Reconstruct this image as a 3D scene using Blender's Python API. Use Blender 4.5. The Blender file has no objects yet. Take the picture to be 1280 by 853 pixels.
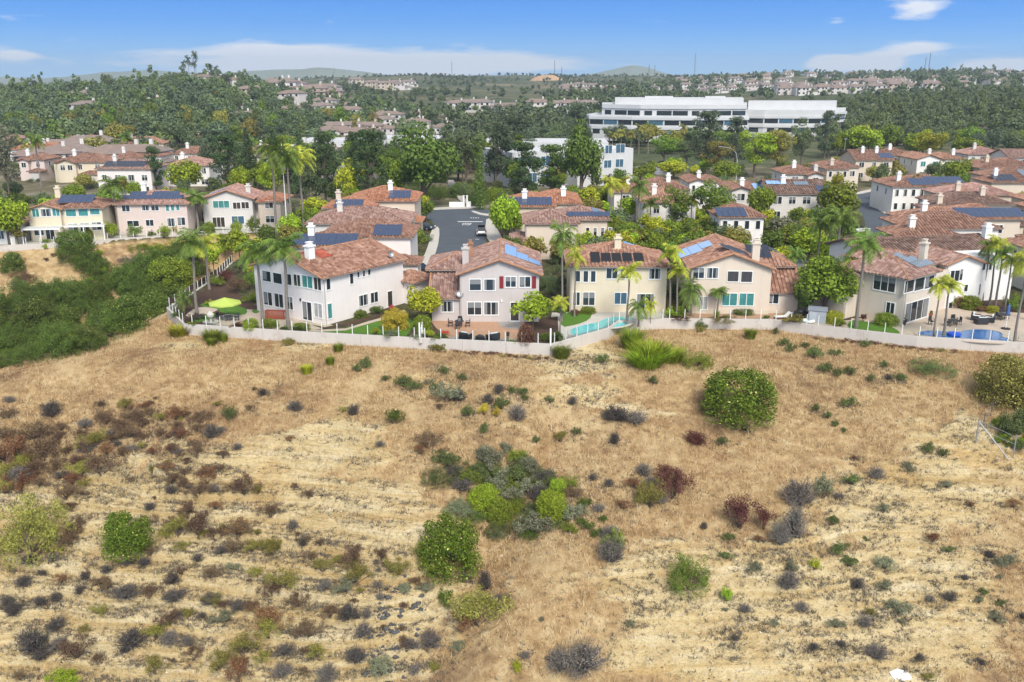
import bpy, math, random
import numpy as np
from mathutils import Vector, Matrix
rng = random.Random(7)
nr = np.random.default_rng(11)
SC = bpy.context.scene
COL = SC.collection
R = math.radians
PI = math.pi

# ------------------------------------------------------------------ camera
F, CX, CY, PT, CZ = 1150.0, 640.0, 426.5, R(16.05), 28.0
cam = bpy.data.cameras.new('camera')
cam.sensor_width = 36.0
cam.lens = F / 1280 * 36
cam.clip_start = 1.0
cam.clip_end = 40000
camo = bpy.data.objects.new('camera', cam)
COL.objects.link(camo)
camo.location = (0, 0, CZ)
camo.rotation_euler = (PI / 2 - PT, 0, 0)
SC.camera = camo


def ray(px, py):
    u = (px - CX) / F
    v = (CY - py) / F
    return u, math.cos(PT) + v * math.sin(PT), -math.sin(PT) + v * math.cos(PT)


def P(px, py, z=0.0):
    d = ray(px, py)
    t = (z - CZ) / d[2]
    return Vector((d[0] * t, d[1] * t, z))


def PY(px, py, y):
    d = ray(px, py)
    t = y / d[1]
    return Vector((d[0] * t, y, CZ + d[2] * t))


def depth(p):
    return p[1] * math.cos(PT) + (CZ - p[2]) * math.sin(PT)


def mpp(p):
    return depth(p) / F


# ------------------------------------------------------------------ noise
def _h(ix, iy, s):
    n = (ix.astype(np.int64) * 374761393 + iy.astype(np.int64) * 668265263 + s * 974711) & 0xFFFFFFFF
    n = ((n ^ (n >> 13)) * 1274126177) & 0xFFFFFFFF
    n = (n ^ (n >> 16)) & 0xFFFF
    return n / 65535.0


def vnoise(x, y, s=0):
    x = np.asarray(x, float); y = np.asarray(y, float)
    ix = np.floor(x); iy = np.floor(y)
    fx = x - ix; fy = y - iy
    fx = fx * fx * (3 - 2 * fx); fy = fy * fy * (3 - 2 * fy)
    a = _h(ix, iy, s); b = _h(ix + 1, iy, s); c = _h(ix, iy + 1, s); d = _h(ix + 1, iy + 1, s)
    return (a * (1 - fx) + b * fx) * (1 - fy) + (c * (1 - fx) + d * fx) * fy


def fbm(x, y, o=4, s=0):
    r = 0; a = .5; t = 0
    for k in range(o):
        r = r + a * vnoise(x, y, s + k * 17); t += a
        x = x * 2.03 + 3.1; y = y * 2.03 + 1.7; a *= .5
    return r / t


def sstep(a, b, x):
    t = np.clip((x - a) / (b - a), 0, 1)
    return t * t * (3 - 2 * t)


# ------------------------------------------------------------------ materials
MATS = {}
KIDS = {}


class NT:
    def __init__(s, name):
        s.m = bpy.data.materials.new(name); s.m.use_nodes = True
        s.t = s.m.node_tree; s.t.nodes.clear()
        s.out = s.n('ShaderNodeOutputMaterial')

    def n(s, typ, **kw):
        x = s.t.nodes.new(typ)
        for k, v in kw.items():
            if k.startswith('i_'):
                x.inputs[k[2:].replace('_', ' ')].default_value = v
            else:
                setattr(x, k, v)
        return x

    def l(s, a, b):
        s.t.links.new(a, b)

    def math(s, op, a, b=None, c=None):
        x = s.n('ShaderNodeMath', operation=op)
        for i, v in enumerate((a, b, c)):
            if v is None: continue
            if isinstance(v, (int, float)): x.inputs[i].default_value = v
            else: s.l(v, x.inputs[i])
        return x.outputs[0]

    def mix(s, fac, a, b, mode='MIX'):
        x = s.n('ShaderNodeMix', data_type='RGBA', blend_type=mode)
        for sock, v in ((x.inputs[0], fac), (x.inputs[6], a), (x.inputs[7], b)):
            if isinstance(v, (int, float)): sock.default_value = v
            elif isinstance(v, tuple): sock.default_value = v if len(v) == 4 else (*v, 1)
            else: s.l(v, sock)
        return x.outputs[2]

    def ramp(s, fac, stops):
        x = s.n('ShaderNodeValToRGB')
        e = x.color_ramp.elements
        while len(e) < len(stops): e.new(.5)
        for q, (p, c) in zip(e, stops):
            q.position = p; q.color = (*c, 1) if len(c) == 3 else c
        s.l(fac, x.inputs[0])
        return x.outputs[0]

    def noise(s, scale, detail=3, vec=None, rough=.55, dist=0):
        x = s.n('ShaderNodeTexNoise')
        x.inputs['Scale'].default_value = scale; x.inputs['Detail'].default_value = detail
        x.inputs['Roughness'].default_value = rough; x.inputs['Distortion'].default_value = dist
        if vec is not None: s.l(vec, x.inputs['Vector'])
        return x.outputs[0]

    def pbr(s, col, rough=.8, spec=.3, metal=0, normal=None):
        x = s.n('ShaderNodeBsdfPrincipled')
        for sock, v in ((x.inputs['Base Color'], col), (x.inputs['Roughness'], rough), (x.inputs['Metallic'], metal), (x.inputs['Specular IOR Level'], spec)):
            if isinstance(v, (int, float)): sock.default_value = v
            elif isinstance(v, tuple): sock.default_value = (*v, 1) if len(v) == 3 else v
            else: s.l(v, sock)
        if normal is not None: s.l(normal, x.inputs['Normal'])
        return x

    def bump(s, h, dist=.05, strength=.6):
        b = s.n('ShaderNodeBump'); b.inputs['Strength'].default_value = strength; b.inputs['Distance'].default_value = dist
        s.l(h, b.inputs['Height']); return b.outputs[0]

    def end(s, sh):
        s.l(sh.outputs[0] if hasattr(sh, 'outputs') else sh, s.out.inputs[0]); return s.m


def mat_simple(name, col, rough=.7, var=.15, scale=2.0, spec=.3, metal=0, bump=0):
    if name in MATS: return MATS[name]
    t = NT(name)
    co = t.n('ShaderNodeTexCoord').outputs['Object']
    nz = t.noise(scale, 4, co)
    c = t.mix(nz, tuple(v * (1 - var) for v in col), tuple(min(1, v * (1 + var)) for v in col))
    MATS[name] = t.end(t.pbr(c, rough, spec, metal, t.bump(t.noise(scale * 8, 3, co), .02, bump) if bump else None))
    return MATS[name]


def mat_stucco(name, col):
    if name in MATS: return MATS[name]
    t = NT(name)
    co = t.n('ShaderNodeTexCoord').outputs['Object']
    big = t.noise(.45, 4, co, .6)
    fine = t.noise(9, 3, co)
    mp = t.n('ShaderNodeMapping'); mp.inputs['Scale'].default_value = (2.2, 2.2, .22); t.l(co, mp.inputs[0])
    streak = t.noise(1.0, 4, mp.outputs[0], .6)
    c = t.mix(big, tuple(v * .86 for v in col), tuple(min(1, v * 1.07) for v in col))
    c = t.mix(t.math('MULTIPLY', t.math('SUBTRACT', streak, .52), 1.1), c, tuple(v * .72 for v in col))
    MATS[name] = t.end(t.pbr(c, .9, .15, 0, t.bump(fine, .015, .5)))
    return MATS[name]


def mat_roof(name, cols):
    """barrel tile; cols = (dark, mid, light)"""
    if name in MATS: return MATS[name]
    t = NT(name)
    uv = t.n('ShaderNodeUVMap'); uv.uv_map = 'uv'
    sp = t.n('ShaderNodeSeparateXYZ'); t.l(uv.outputs[0], sp.inputs[0])
    U = t.math('DIVIDE', sp.outputs[0], .46); V = t.math('DIVIDE', sp.outputs[1], .42)
    fu = t.math('FRACT', U); fv = t.math('FRACT', V)
    cmb = t.n('ShaderNodeCombineXYZ'); t.l(t.math('FLOOR', U), cmb.inputs[0]); t.l(t.math('FLOOR', V), cmb.inputs[1])
    wn = t.n('ShaderNodeTexWhiteNoise', noise_dimensions='3D'); t.l(cmb.outputs[0], wn.inputs['Vector'])
    co = t.n('ShaderNodeTexCoord').outputs['Object']
    big = t.noise(.5, 4, co, .65)
    f = t.math('ADD', t.math('MULTIPLY', wn.outputs[0], .62), t.math('MULTIPLY', big, .5))
    c = t.ramp(f, [(.12, cols[0]), (.52, cols[1]), (.95, cols[2])])
    # mortar / efflorescence patches
    pat = t.math('GREATER_THAN', t.math('ADD', t.noise(.9, 3, co, .6), t.math('MULTIPLY', wn.outputs[0], .12)), .70)
    c = t.mix(t.math('MULTIPLY', pat, .3), c, tuple(min(1, v * 1.5 + .05) for v in cols[2]))
    MATS[name] = t.end(t.pbr(c, .85, .2, 0, t.bump(t.math('SUBTRACT', 1.0, fv), .06, 1.0)))
    return MATS[name]


def mat_leaf(name, col, var=.5, transl=.25, yellow=.12):
    if name in MATS: return MATS[name]
    t = NT(name)
    g = t.n('ShaderNodeNewGeometry'); oi = t.n('ShaderNodeObjectInfo')
    co = t.n('ShaderNodeTexCoord').outputs['Object']
    r1 = g.outputs['Random Per Island']
    base = t.mix(r1, tuple(v * (1 - var) for v in col), tuple(min(1, v * (1 + var)) for v in col))
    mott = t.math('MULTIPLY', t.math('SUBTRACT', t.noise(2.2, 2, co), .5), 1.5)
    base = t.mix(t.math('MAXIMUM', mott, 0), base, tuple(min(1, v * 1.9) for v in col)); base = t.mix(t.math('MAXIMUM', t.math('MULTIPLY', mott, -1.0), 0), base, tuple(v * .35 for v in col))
    pale = tuple(min(1, a * b) for a, b in zip(col, (2.0, 1.55, 1.3)))
    base = t.mix(t.math('MULTIPLY', t.noise(.55, 2, co), yellow * 2), base, pale)
    hs = t.n('ShaderNodeHueSaturation')
    t.l(t.math('ADD', .480, t.math('MULTIPLY', oi.outputs['Random'], .026)), hs.inputs['Hue'])
    t.l(t.math('ADD', .78, t.math('MULTIPLY', oi.outputs['Random'], .44)), hs.inputs['Value'])
    t.l(base, hs.inputs['Color'])
    p = t.pbr(hs.outputs[0], .6, .25)
    tr = t.n('ShaderNodeBsdfTranslucent'); t.l(hs.outputs[0], tr.inputs[0])
    mx = t.n('ShaderNodeMixShader'); mx.inputs[0].default_value = transl
    t.l(p.outputs[0], mx.inputs[1]); t.l(tr.outputs[0], mx.inputs[2])
    MATS[name] = t.end(mx)
    return MATS[name]


LEAF = dict(
    green=(.072, .118, .014), bright=(.135, .20, .012), lime=(.27, .30, .02), yellow=(.38, .33, .03), dark=(.028, .060, .018),
    pine=(.032, .058, .018), euc=(.066, .094, .038), olive=(.130, .128, .026), deep=(.050, .082, .012), palm=(.068, .112, .018),
    palmyellow=(.20, .23, .025), brown=(.108, .074, .040), grey=(.135, .124, .104), maroon=(.105, .046, .030), greygreen=(.110, .120, .072),
    rust=(.150, .082, .036), blackish=(.075, .068, .058), redflower=(.30, .05, .04), canyon=(.064, .088, .026), sage=(.105, .128, .070), gum=(.088, .125, .010),
    farwood=(.066, .092, .040), farwood_dark=(.050, .072, .038), tips=(.30, .31, .07), bushgreen=(.056, .090, .006))


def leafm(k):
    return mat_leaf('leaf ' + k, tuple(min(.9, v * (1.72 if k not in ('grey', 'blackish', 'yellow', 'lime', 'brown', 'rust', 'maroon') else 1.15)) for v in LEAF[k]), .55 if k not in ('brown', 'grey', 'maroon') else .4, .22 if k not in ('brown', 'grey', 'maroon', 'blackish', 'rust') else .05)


def bark(): return mat_simple('bark', (.13, .10, .075), .9, .35, 3, .1, 0, .8)
def palmbark(): return mat_simple('palm bark', (.20, .175, .15), .9, .3, 5, .1, 0, .8)


def glassm(k='dark'):
    name = 'window glass ' + k
    if name in MATS: return MATS[name]
    col = dict(dark=(.022, .028, .032), teal=(.05, .20, .19), blue=(.05, .11, .16), blind=(.34, .34, .32), brown=(.05, .04, .035))[k]
    t = NT(name)
    co = t.n('ShaderNodeTexCoord').outputs['Object']
    nz = t.noise(1.3, 3, co, .6, .8)
    c = t.mix(nz, tuple(v * .5 for v in col), tuple(v * 1.7 for v in col))
    MATS[name] = t.end(t.pbr(c, .06, .6))
    return MATS[name]


M_WHITE = mat_simple('white paint', (.78, .78, .75), .55, .05, 2, .3)
M_FRAME = mat_simple('window frame paint', (.74, .74, .71), .5, .05, 2)
M_CONC = mat_simple('concrete', (.42, .40, .36), .9, .2, .8, .1, 0, .4)
M_CAP = mat_simple('ridge cap tile', (.36, .19, .11), .85, .35, 1.5, .2, 0, .5)
M_CAPD = mat_simple('dark ridge cap tile', (.20, .115, .085), .85, .35, 1.5, .2, 0, .5)
M_METAL = mat_simple('grey metal', (.35, .36, .37), .45, .1, 2, .4, .6)
M_DARK = mat_simple('dark wicker', (.035, .036, .04), .6, .4, 8)
M_CUSH = mat_simple('pale cushion', (.68, .69, .68), .8, .08, 3)
M_WOODR = mat_simple('red brown wood', (.27, .065, .03), .6, .3, 5)
M_BLACK = mat_simple('black trim', (.02, .02, .022), .5, .3, 3)
M_PANEL = None


def mat_solar(name, c1, spec=.6, rough=.12):
    if name in MATS: return MATS[name]
    t = NT(name)
    uv = t.n('ShaderNodeUVMap'); uv.uv_map = 'uv'
    br = t.n('ShaderNodeTexBrick'); br.offset = 0
    for k, v in (('Scale', 1.0), ('Mortar Size', .012), ('Brick Width', .17), ('Row Height', .17), ('Bias', 0)): br.inputs[k].default_value = v
    br.inputs['Color1'].default_value = (*c1, 1); br.inputs['Color2'].default_value = (*[v * 1.12 for v in c1], 1)
    br.inputs['Mortar'].default_value = (*[min(1, v * 1.6 + .02) for v in c1], 1)
    t.l(uv.outputs[0], br.inputs['Vector'])
    MATS[name] = t.end(t.pbr(br.outputs[0], rough, spec))
    return MATS[name]


SOLAR = dict(blue=(.026, .042, .085), dark=(.014, .018, .03), light=(.20, .33, .52), black=(.008, .008, .009), grey=(.12, .16, .20))
def solarm(k): return mat_solar('solar glass ' + k, SOLAR[k], .6 if k != 'black' else .3, .15 if k != 'black' else .45)


# ------------------------------------------------------------------ mesh building
class MB:
    def __init__(s):
        s.v = []; s.f = []; s.m = []; s.uv = []

    def face(s, pts, m=0, uv=None):
        i = len(s.v); s.v += [tuple(p) for p in pts]
        s.f.append(list(range(i, i + len(pts)))); s.m.append(m); s.uv.append(uv or [(0, 0)] * len(pts))

    def box(s, x0, x1, y0, y1, z0, z1, m=0, T=None):
        c = [(x0, y0, z0), (x1, y0, z0), (x1, y1, z0), (x0, y1, z0), (x0, y0, z1), (x1, y0, z1), (x1, y1, z1), (x0, y1, z1)]
        if T is not None: c = [T @ Vector(p) for p in c]
        for q in ((0, 3, 2, 1), (4, 5, 6, 7), (0, 1, 5, 4), (1, 2, 6, 5), (2, 3, 7, 6), (3, 0, 4, 7)):
            s.face([c[k] for k in q], m)

    def prism(s, poly, z0, z1, m=0, mtop=None, close=True):
        """poly ccw list of (x,y); z0,z1 floats"""
        n = len(poly)
        s.face([(p[0], p[1], z1) for p in poly], m if mtop is None else mtop)
        if close: s.face([(p[0], p[1], z0) for p in reversed(poly)], m)
        for i in range(n):
            a = poly[i]; b = poly[(i + 1) % n]
            s.face([(a[0], a[1], z0), (b[0], b[1], z0), (b[0], b[1], z1), (a[0], a[1], z1)], m)

    def path(s, pts, radii, n=6, m=0, cap=True):
        pts = [Vector(p) for p in pts]
        rings = []
        for i, p in enumerate(pts):
            d = (pts[min(i + 1, len(pts) - 1)] - pts[max(i - 1, 0)])
            d.normalize()
            a = d.orthogonal().normalized() if abs(d.z) < .95 else Vector((1, 0, 0)).cross(d).normalized()
            b = d.cross(a)
            r = radii[i] if isinstance(radii, (list, tuple)) else radii
            rings.append([p + (a * math.cos(2 * PI * k / n) + b * math.sin(2 * PI * k / n)) * r for k in range(n)])
        i0 = len(s.v)
        for rg in rings: s.v += [tuple(q) for q in rg]
        for i in range(len(rings) - 1):
            for k in range(n):
                k2 = (k + 1) % n
                s.f.append([i0 + i * n + k, i0 + i * n + k2, i0 + (i + 1) * n + k2, i0 + (i + 1) * n + k]); s.m.append(m); s.uv.append([(0, 0)] * 4)
        if cap:
            s.f.append([i0 + k for k in reversed(range(n))]); s.m.append(m); s.uv.append([(0, 0)] * n)
            j = i0 + (len(rings) - 1) * n
            s.f.append([j + k for k in range(n)]); s.m.append(m); s.uv.append([(0, 0)] * n)

    def lathe(s, prof, n=12, m=0, c=(0, 0), T=None):
        i0 = len(s.v)
        for r, z in prof:
            for k in range(n):
                p = Vector((c[0] + r * math.cos(2 * PI * k / n), c[1] + r * math.sin(2 * PI * k / n), z))
                s.v.append(tuple(T @ p if T is not None else p))
        for i in range(len(prof) - 1):
            for k in range(n):
                k2 = (k + 1) % n
                s.f.append([i0 + i * n + k, i0 + i * n + k2, i0 + (i + 1) * n + k2, i0 + (i + 1) * n + k]); s.m.append(m); s.uv.append([(0, 0)] * 4)

    def mesh(s, name, mats):
        me = bpy.data.meshes.new(name)
        me.from_pydata(s.v, [], s.f)
        me.polygons.foreach_set('material_index', s.m)
        u = me.uv_layers.new(name='uv')
        flat = [c for f in s.uv for p in f for c in p]
        u.data.foreach_set('uv', flat)
        for x in (mats if isinstance(mats, (list, tuple)) else [mats]): me.materials.append(x)
        me.update()
        return me

    def obj(s, name, mats, parent=None, loc=None, rz=0):
        return link(name, s.mesh(name, mats), parent, loc, rz)


def link(name, data, parent=None, loc=None, rz=0):
    o = bpy.data.objects.new(name, data)
    COL.objects.link(o)
    if parent:
        o.parent = parent
        KIDS.setdefault(parent.name, []).append(o)
    if loc is not None: o.location = loc
    if rz: o.rotation_euler = (0, 0, rz)
    return o


def npmesh(name, V, Q, mats, smooth=False, midx=None):
    """V (n,3), Q (k,4) or (k,3)"""
    me = bpy.data.meshes.new(name)
    V = np.asarray(V, np.float32); Q = np.asarray(Q, np.int32)
    k, w = Q.shape
    me.vertices.add(len(V)); me.vertices.foreach_set('co', V.ravel())
    me.loops.add(k * w); me.loops.foreach_set('vertex_index', Q.ravel())
    me.polygons.add(k); me.polygons.foreach_set('loop_start', np.arange(0, k * w, w, dtype=np.int32))
    try: me.polygons.foreach_set('loop_total', np.full(k, w, np.int32))
    except Exception: pass
    for x in (mats if isinstance(mats, (list, tuple)) else [mats]): me.materials.append(x)
    if midx is not None: me.polygons.foreach_set('material_index', np.asarray(midx, np.int32))
    if smooth: me.polygons.foreach_set('use_smooth', np.ones(k, bool))
    me.update(calc_edges=True)
    return me


def tag(o, label=None, cat=None, group=None, kind=None):
    if label: o['label'] = label
    if cat: o['category'] = cat
    if group: o['group'] = group
    if kind: o['kind'] = kind
    return o


def empty(name, loc=(0, 0, 0), rz=0, label=None, cat=None, group=None):
    o = link(name, None, None, loc, rz)
    o.empty_display_size = .2
    return tag(o, label, cat, group)


def kid(parent, o):
    KIDS.setdefault(parent.name, []).append(o); return o


def dup(o, parent=None):
    c = o.copy(); COL.objects.link(c)
    if parent: c.parent = parent
    for ch in KIDS.get(o.name, []):
        kid(c, dup(ch, c))
    return c
# ------------------------------------------------------------------ world, sun, view
SUN_EL, SUN_AZ = R(45), R(163)      # azimuth: direction the light comes from, measured from +Y clockwise
w = bpy.data.worlds.new('World'); SC.world = w; w.use_nodes = True
nt = w.node_tree; nt.nodes.clear()
T = NT.__new__(NT); T.t = nt
out = T.n('ShaderNodeOutputWorld')
sky = T.n('ShaderNodeTexSky', sky_type='NISHITA'); sky.sun_disc = False
sky.sun_elevation = SUN_EL; sky.sun_rotation = SUN_AZ; sky.altitude = 100; sky.air_density = 1.0; sky.dust_density = 1.5
bg1 = T.n('ShaderNodeBackground'); bg1.inputs[1].default_value = .112
hs_ = T.n('ShaderNodeHueSaturation'); hs_.inputs['Saturation'].default_value = .42; T.l(sky.outputs[0], hs_.inputs['Color'])   # a thin bright overcast higher up
T.l(hs_.outputs[0], bg1.inputs[0])
co = T.n('ShaderNodeTexCoord').outputs['Generated']
sp = T.n('ShaderNodeSeparateXYZ'); T.l(co, sp.inputs[0])
X, Y, Z = sp.outputs
grad = T.ramp(T.math('MULTIPLY', Z, 10.0), [(0, (.36, .66, .98)), (.22, (.22, .54, .98)), (.50, (.11, .39, .93)), (.85, (.06, .29, .87)), (1, (.05, .27, .85))])
# clouds: soft streaks low over the hills and a few puffs
az = T.math('DIVIDE', X, T.math('MAXIMUM', Y, .05))
cv = T.n('ShaderNodeCombineXYZ'); T.l(T.math('MULTIPLY', az, 9), cv.inputs[0]); T.l(T.math('MULTIPLY', Z, 62), cv.inputs[1])
n1 = T.noise(1.0, 7, cv.outputs[0], .62, .5)


def blob(px, py, wx, wy):
    d = ray(px, py); a0 = d[0] / d[1]; l = math.sqrt(sum(k * k for k in d)); z0 = d[2] / l
    dx = T.math('DIVIDE', T.math('SUBTRACT', az, a0), wx / F); dz = T.math('DIVIDE', T.math('SUBTRACT', Z, z0), wy / F)
    q = T.math('ADD', T.math('MULTIPLY', dx, dx), T.math('MULTIPLY', dz, dz))
    return T.math('POWER', 2.71828, T.math('MULTIPLY', q, -1.0))


acc = None
for px, py, wx, wy, k in ((430, 78, 230, 17, 1.0), (345, 66, 60, 12, .5), (640, 82, 90, 9, .5), (1038, 79, 28, 10, 1.3), (1098, 80, 28, 10, 1.3), (1150, 61, 42, 7, .75),
                          (1155, 12, 36, 12, .62), (1255, 88, 55, 10, 1.3), (20, 70, 22, 5, .7), (1047, 27, 16, 7, .4), (-260, 60, 200, 20, .8), (1560, 60, 220, 18, .9)):
    b = T.math('MULTIPLY', blob(px, py, wx, wy), k)
    acc = b if acc is None else T.math('ADD', acc, b)
cl = T.math('MULTIPLY', T.math('MAXIMUM', T.math('SUBTRACT', T.math('ADD', acc, T.math('MULTIPLY', n1, 1.5)), .98), 0), 2.6)
cl = T.math('MINIMUM', cl, .92)
skyc = T.mix(cl, grad, (.86, .89, .95))
bg2 = T.n('ShaderNodeBackground'); bg2.inputs[1].default_value = .46
T.l(skyc, bg2.inputs[0])
ms = T.n('ShaderNodeMixShader')
mr = T.n('ShaderNodeMapRange'); mr.interpolation_type = 'SMOOTHSTEP'
T.l(Z, mr.inputs[0]); mr.inputs[1].default_value = .10; mr.inputs[2].default_value = .30
T.l(mr.outputs[0], ms.inputs[0]); T.l(bg2.outputs[0], ms.inputs[1]); T.l(bg1.outputs[0], ms.inputs[2])
T.l(ms.outputs[0], out.inputs[0])

sl = bpy.data.lights.new('sun', 'SUN'); sl.energy = 1.5; sl.angle = R(18); sl.color = (1, .95, .87)
so = bpy.data.objects.new('sun', sl); COL.objects.link(so)
sd = Vector((math.sin(SUN_AZ) * math.cos(SUN_EL), math.cos(SUN_AZ) * math.cos(SUN_EL), math.sin(SUN_EL)))
so.rotation_euler = sd.to_track_quat('Z', 'Y').to_euler(); so.location = (30, -60, 120)
SC.view_settings.view_transform = 'Standard'; SC.view_settings.look = 'None'
SC.view_settings.exposure = 1.22; SC.view_settings.gamma = 1.0
SC.render.engine = 'CYCLES'
SC.cycles.max_bounces = 6; SC.cycles.transparent_max_bounces = 8; SC.cycles.volume_bounces = 0
SC.cycles.use_denoising = True

# ------------------------------------------------------------------ terrain heights
def wxy(px, py, z=0): p = P(px, py, z); return (p.x, p.y)
WALL = [wxy(*q, -.9) for q in ((211, 396), (232, 417), (380, 427), (525, 435), (688, 443), (760, 422), (772, 413), (830, 410), (965, 411), (1015, 418), (1145, 433), (1280, 441), (1480, 441))]
WX = np.array([p[0] for p in WALL]); WY = np.array([p[1] for p in WALL])
RX = np.array([-140, -110, -80, -55.5, WX[0]]); RY = np.array([50, 62, 75, 95, WY[0]]); RZ = np.array([-18, -13, -8, -2.6, -.9])   # ridge left of the yards
XAy = np.array([100, 110.6, 126, 141, 172, 190]); XAx = np.array([-42.2, -42.2, -43.2, -43.6, -45.2, -45.5])
LB = [(-200, 142), wxy(-90, 313), wxy(0, 308), wxy(110, 303.5), wxy(150, 300), wxy(340, 290)]
LX = np.array([p[0] for p in LB] + [-40]); LY = np.array([p[1] for p in LB] + [172.5])


def onz(px, py, z): return wxy(px, py, z)


GUL = [(onz(735, 480, -5)), (onz(700, 560, -7)), (onz(640, 650, -9)), (onz(590, 740, -11)), (onz(540, 830, -13.5)), (onz(500, 900, -15))]


def segdist(x, y, pts):
    d = np.full(np.shape(x), 1e9)
    for a, b in zip(pts[:-1], pts[1:]):
        ax, ay = a; bx, by = b
        L2 = (bx - ax) ** 2 + (by - ay) ** 2
        t = np.clip(((x - ax) * (bx - ax) + (y - ay) * (by - ay)) / L2, 0, 1)
        d = np.minimum(d, np.hypot(x - ax - t * (bx - ax), y - ay - t * (by - ay)))
    return d


def base_front(x, y):
    yw = np.where(x < WX[0], np.interp(x, RX, RY), np.interp(x, WX, WY))
    zr = np.where(x < WX[0], np.interp(x, RX, RZ), -1.0)
    yref = np.interp(x, [-140, -80, -57, -46, -36, -20, 0, 15, 30, 60, 110], [50, 74, 93.5, 98.5, 98, 95.5, 92.5, 94, 95, 93.5, 90])
    t = np.maximum(np.minimum(yref, yw) - y, 0)
    zr = zr - .045 * np.maximum(yw - np.maximum(y, np.minimum(yref, yw)), 0)
    z = zr - .2 * t * sstep(-1, 8, t) - .003 * t * t
    return z, yw, t


def soilness(x, y):
    """1 = bare pale soil, 0 = dry grass"""
    n = fbm(x * .12, y * .2, 4, 5)
    n2 = fbm(x * .5, y * .9, 3, 9)
    def ell(px, py, z, rx, ry):
        c = onz(px, py, z)
        return np.exp(-((x - c[0]) / rx) ** 2 - ((y - c[1]) / ry) ** 2)
    m = 1.05 * ell(150, 700, -11, 24, 12) + .9 * ell(1080, 760, -12, 17, 13) + .75 * ell(720, 490, -4, 6, 7) + .8 * ell(1180, 600, -7, 9, 9)
    m = m + .8 * ell(330, 640, -9, 14, 11) + .9 * ell(200, 820, -14, 26, 8) + .7 * ell(480, 780, -12, 7, 7) + .5 * ell(230, 440, -2, 5, 2) + .5 * ell(760, 420 + 60, -4, 4, 6)
    m = m + .55 * ell(430, 480, -5, 7, 4) + .45 * ell(560, 470, -4, 8, 4) + .8 * ell(950, 830, -13, 12, 6) + .5 * ell(800, 700, -9, 5, 5)
    m = m - .6 * ell(670, 790, -11, 7, 9)
    return np.clip(sstep(.52, .86, m + (n - .5) * 1.5 + (n2 - .5) * .8), 0, 1)


def H(x, y, detail=True):
    x = np.asarray(x, float); y = np.asarray(y, float)
    zf, yw, t = base_front(x, y)
    if detail:
        zf = zf + (fbm(x * .05, y * .05, 3, 3) - .5) * 3.0 * sstep(4, 18, t) * sstep(-70, -30, x * 0 + 0)
        gd = segdist(x, y, GUL)
        zf = zf - 2.1 * np.exp(-(gd / 4.2) ** 2) * sstep(6, 18, t)
        so_ = soilness(x, y)
        # strata ledges on bare ground
        st = .78
        q = (zf + .35 * (fbm(x * .11, y * .11, 3, 21) - .5) + .012 * x) / st
        fr = q - np.floor(q)
        led = (sstep(.02, .13, fr) - fr) * st - .25 * np.exp(-((fr - .03) / .07) ** 2)
        q2 = (zf + .2 * (fbm(x * .2, y * .2, 3, 27) - .5)) / .21; f2 = q2 - np.floor(q2); led = led + (sstep(0, .2, f2) - f2) * .21 * .7
        zf = zf + led * np.minimum(so_ * 1.2, 1) * (.32 + .62 * sstep(2, -12, x)) * sstep(8, 16, t)
        zf = zf + (fbm(x * .9, y * .9, 3, 31) - .5) * (.22 + .18 * so_) * sstep(1, 5, t) + (fbm(x * 3.1, y * 3.1, 2, 33) - .5) * (.10 + .16 * so_) * sstep(.5, 3, t)
    # canyon on the left
    xa = np.interp(y, XAy, XAx); yb = np.interp(x, LX, LY)
    yr = np.interp(x, RX, RY); zr = np.interp(x, RX, RZ)
    dA = np.minimum(np.maximum(xa - x, 0), np.maximum(y - yr, 0) * .8)
    dB = np.maximum(yb - y, 0)
    zA = zr - .42 * dA * sstep(0, 4, dA); zB = -.5 - .40 * dB
    zc = np.maximum(np.maximum(zA, zB), -15) + .25 * np.log1p(np.exp(-np.abs(zA - zB)))
    if detail: zc = zc + (fbm(x * .12, y * .12, 4, 8) - .5) * 1.8 * sstep(2, 8, np.minimum(dA, dB))
    can = (x < xa) & (y > yr) & (y < yb)
    dev = ((x >= xa) & (y > yw + .12)) | ((x < xa) & (y >= yb))
    z = np.where(can, zc, zf)
    z = np.where(dev, 0.0, z)
    z = np.where(dev & (y > 195), farH(x, y), z)
    return z


PC = np.array([-250, 0, 130, 265, 340, 430, 500, 640, 800, 900, 1000, 1130, 1280, 1530])
PYS = np.array([195, 300, 450, 600, 800, 1100, 1500, 2000, 3000, 5000, 30000])
PZ = np.array([
    [0, 0, 6, 15, 12, 8, 8, 8, 0, -30, -260],
    [0, 0, 6, 14, 11, 8, 8, 10, 0, -30, -260],
    [0, 1, 7, 16, 13, 9, 8, 10, 0, -30, -260],
    [0, 1, 9, 23, 19, 12, 10, 10, 0, -30, -260],
    [0, 0, 6, 16, 15, 14, 15, 20, 0, -30, -260],
    [0, 0, 3, 8, 13, 16, 21, 27, 5, -30, -260],
    [0, 0, 1, 3, 6, 12, 21, 31, 10, -30, -260],
    [0, 0, 1, 3, 7, 9, 16, 29, 10, -30, -260],
    [0, 0, 1, 4, 7, 10, 20, 30, 10, -30, -260],
    [0, 0, 1, 4, 8, 14, 25, 28, 10, -30, -260],
    [0, 0, 2, 6, 10, 17, 28, 29, 10, -30, -260],
    [0, 0, 4, 9, 14, 20, 29, 29, 10, -30, -260],
    [0, 1, 6, 12, 17, 23, 28, 28, 10, -30, -260],
    [0, 1, 7, 13, 18, 24, 28, 28, 10, -30, -260]], float)


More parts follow.
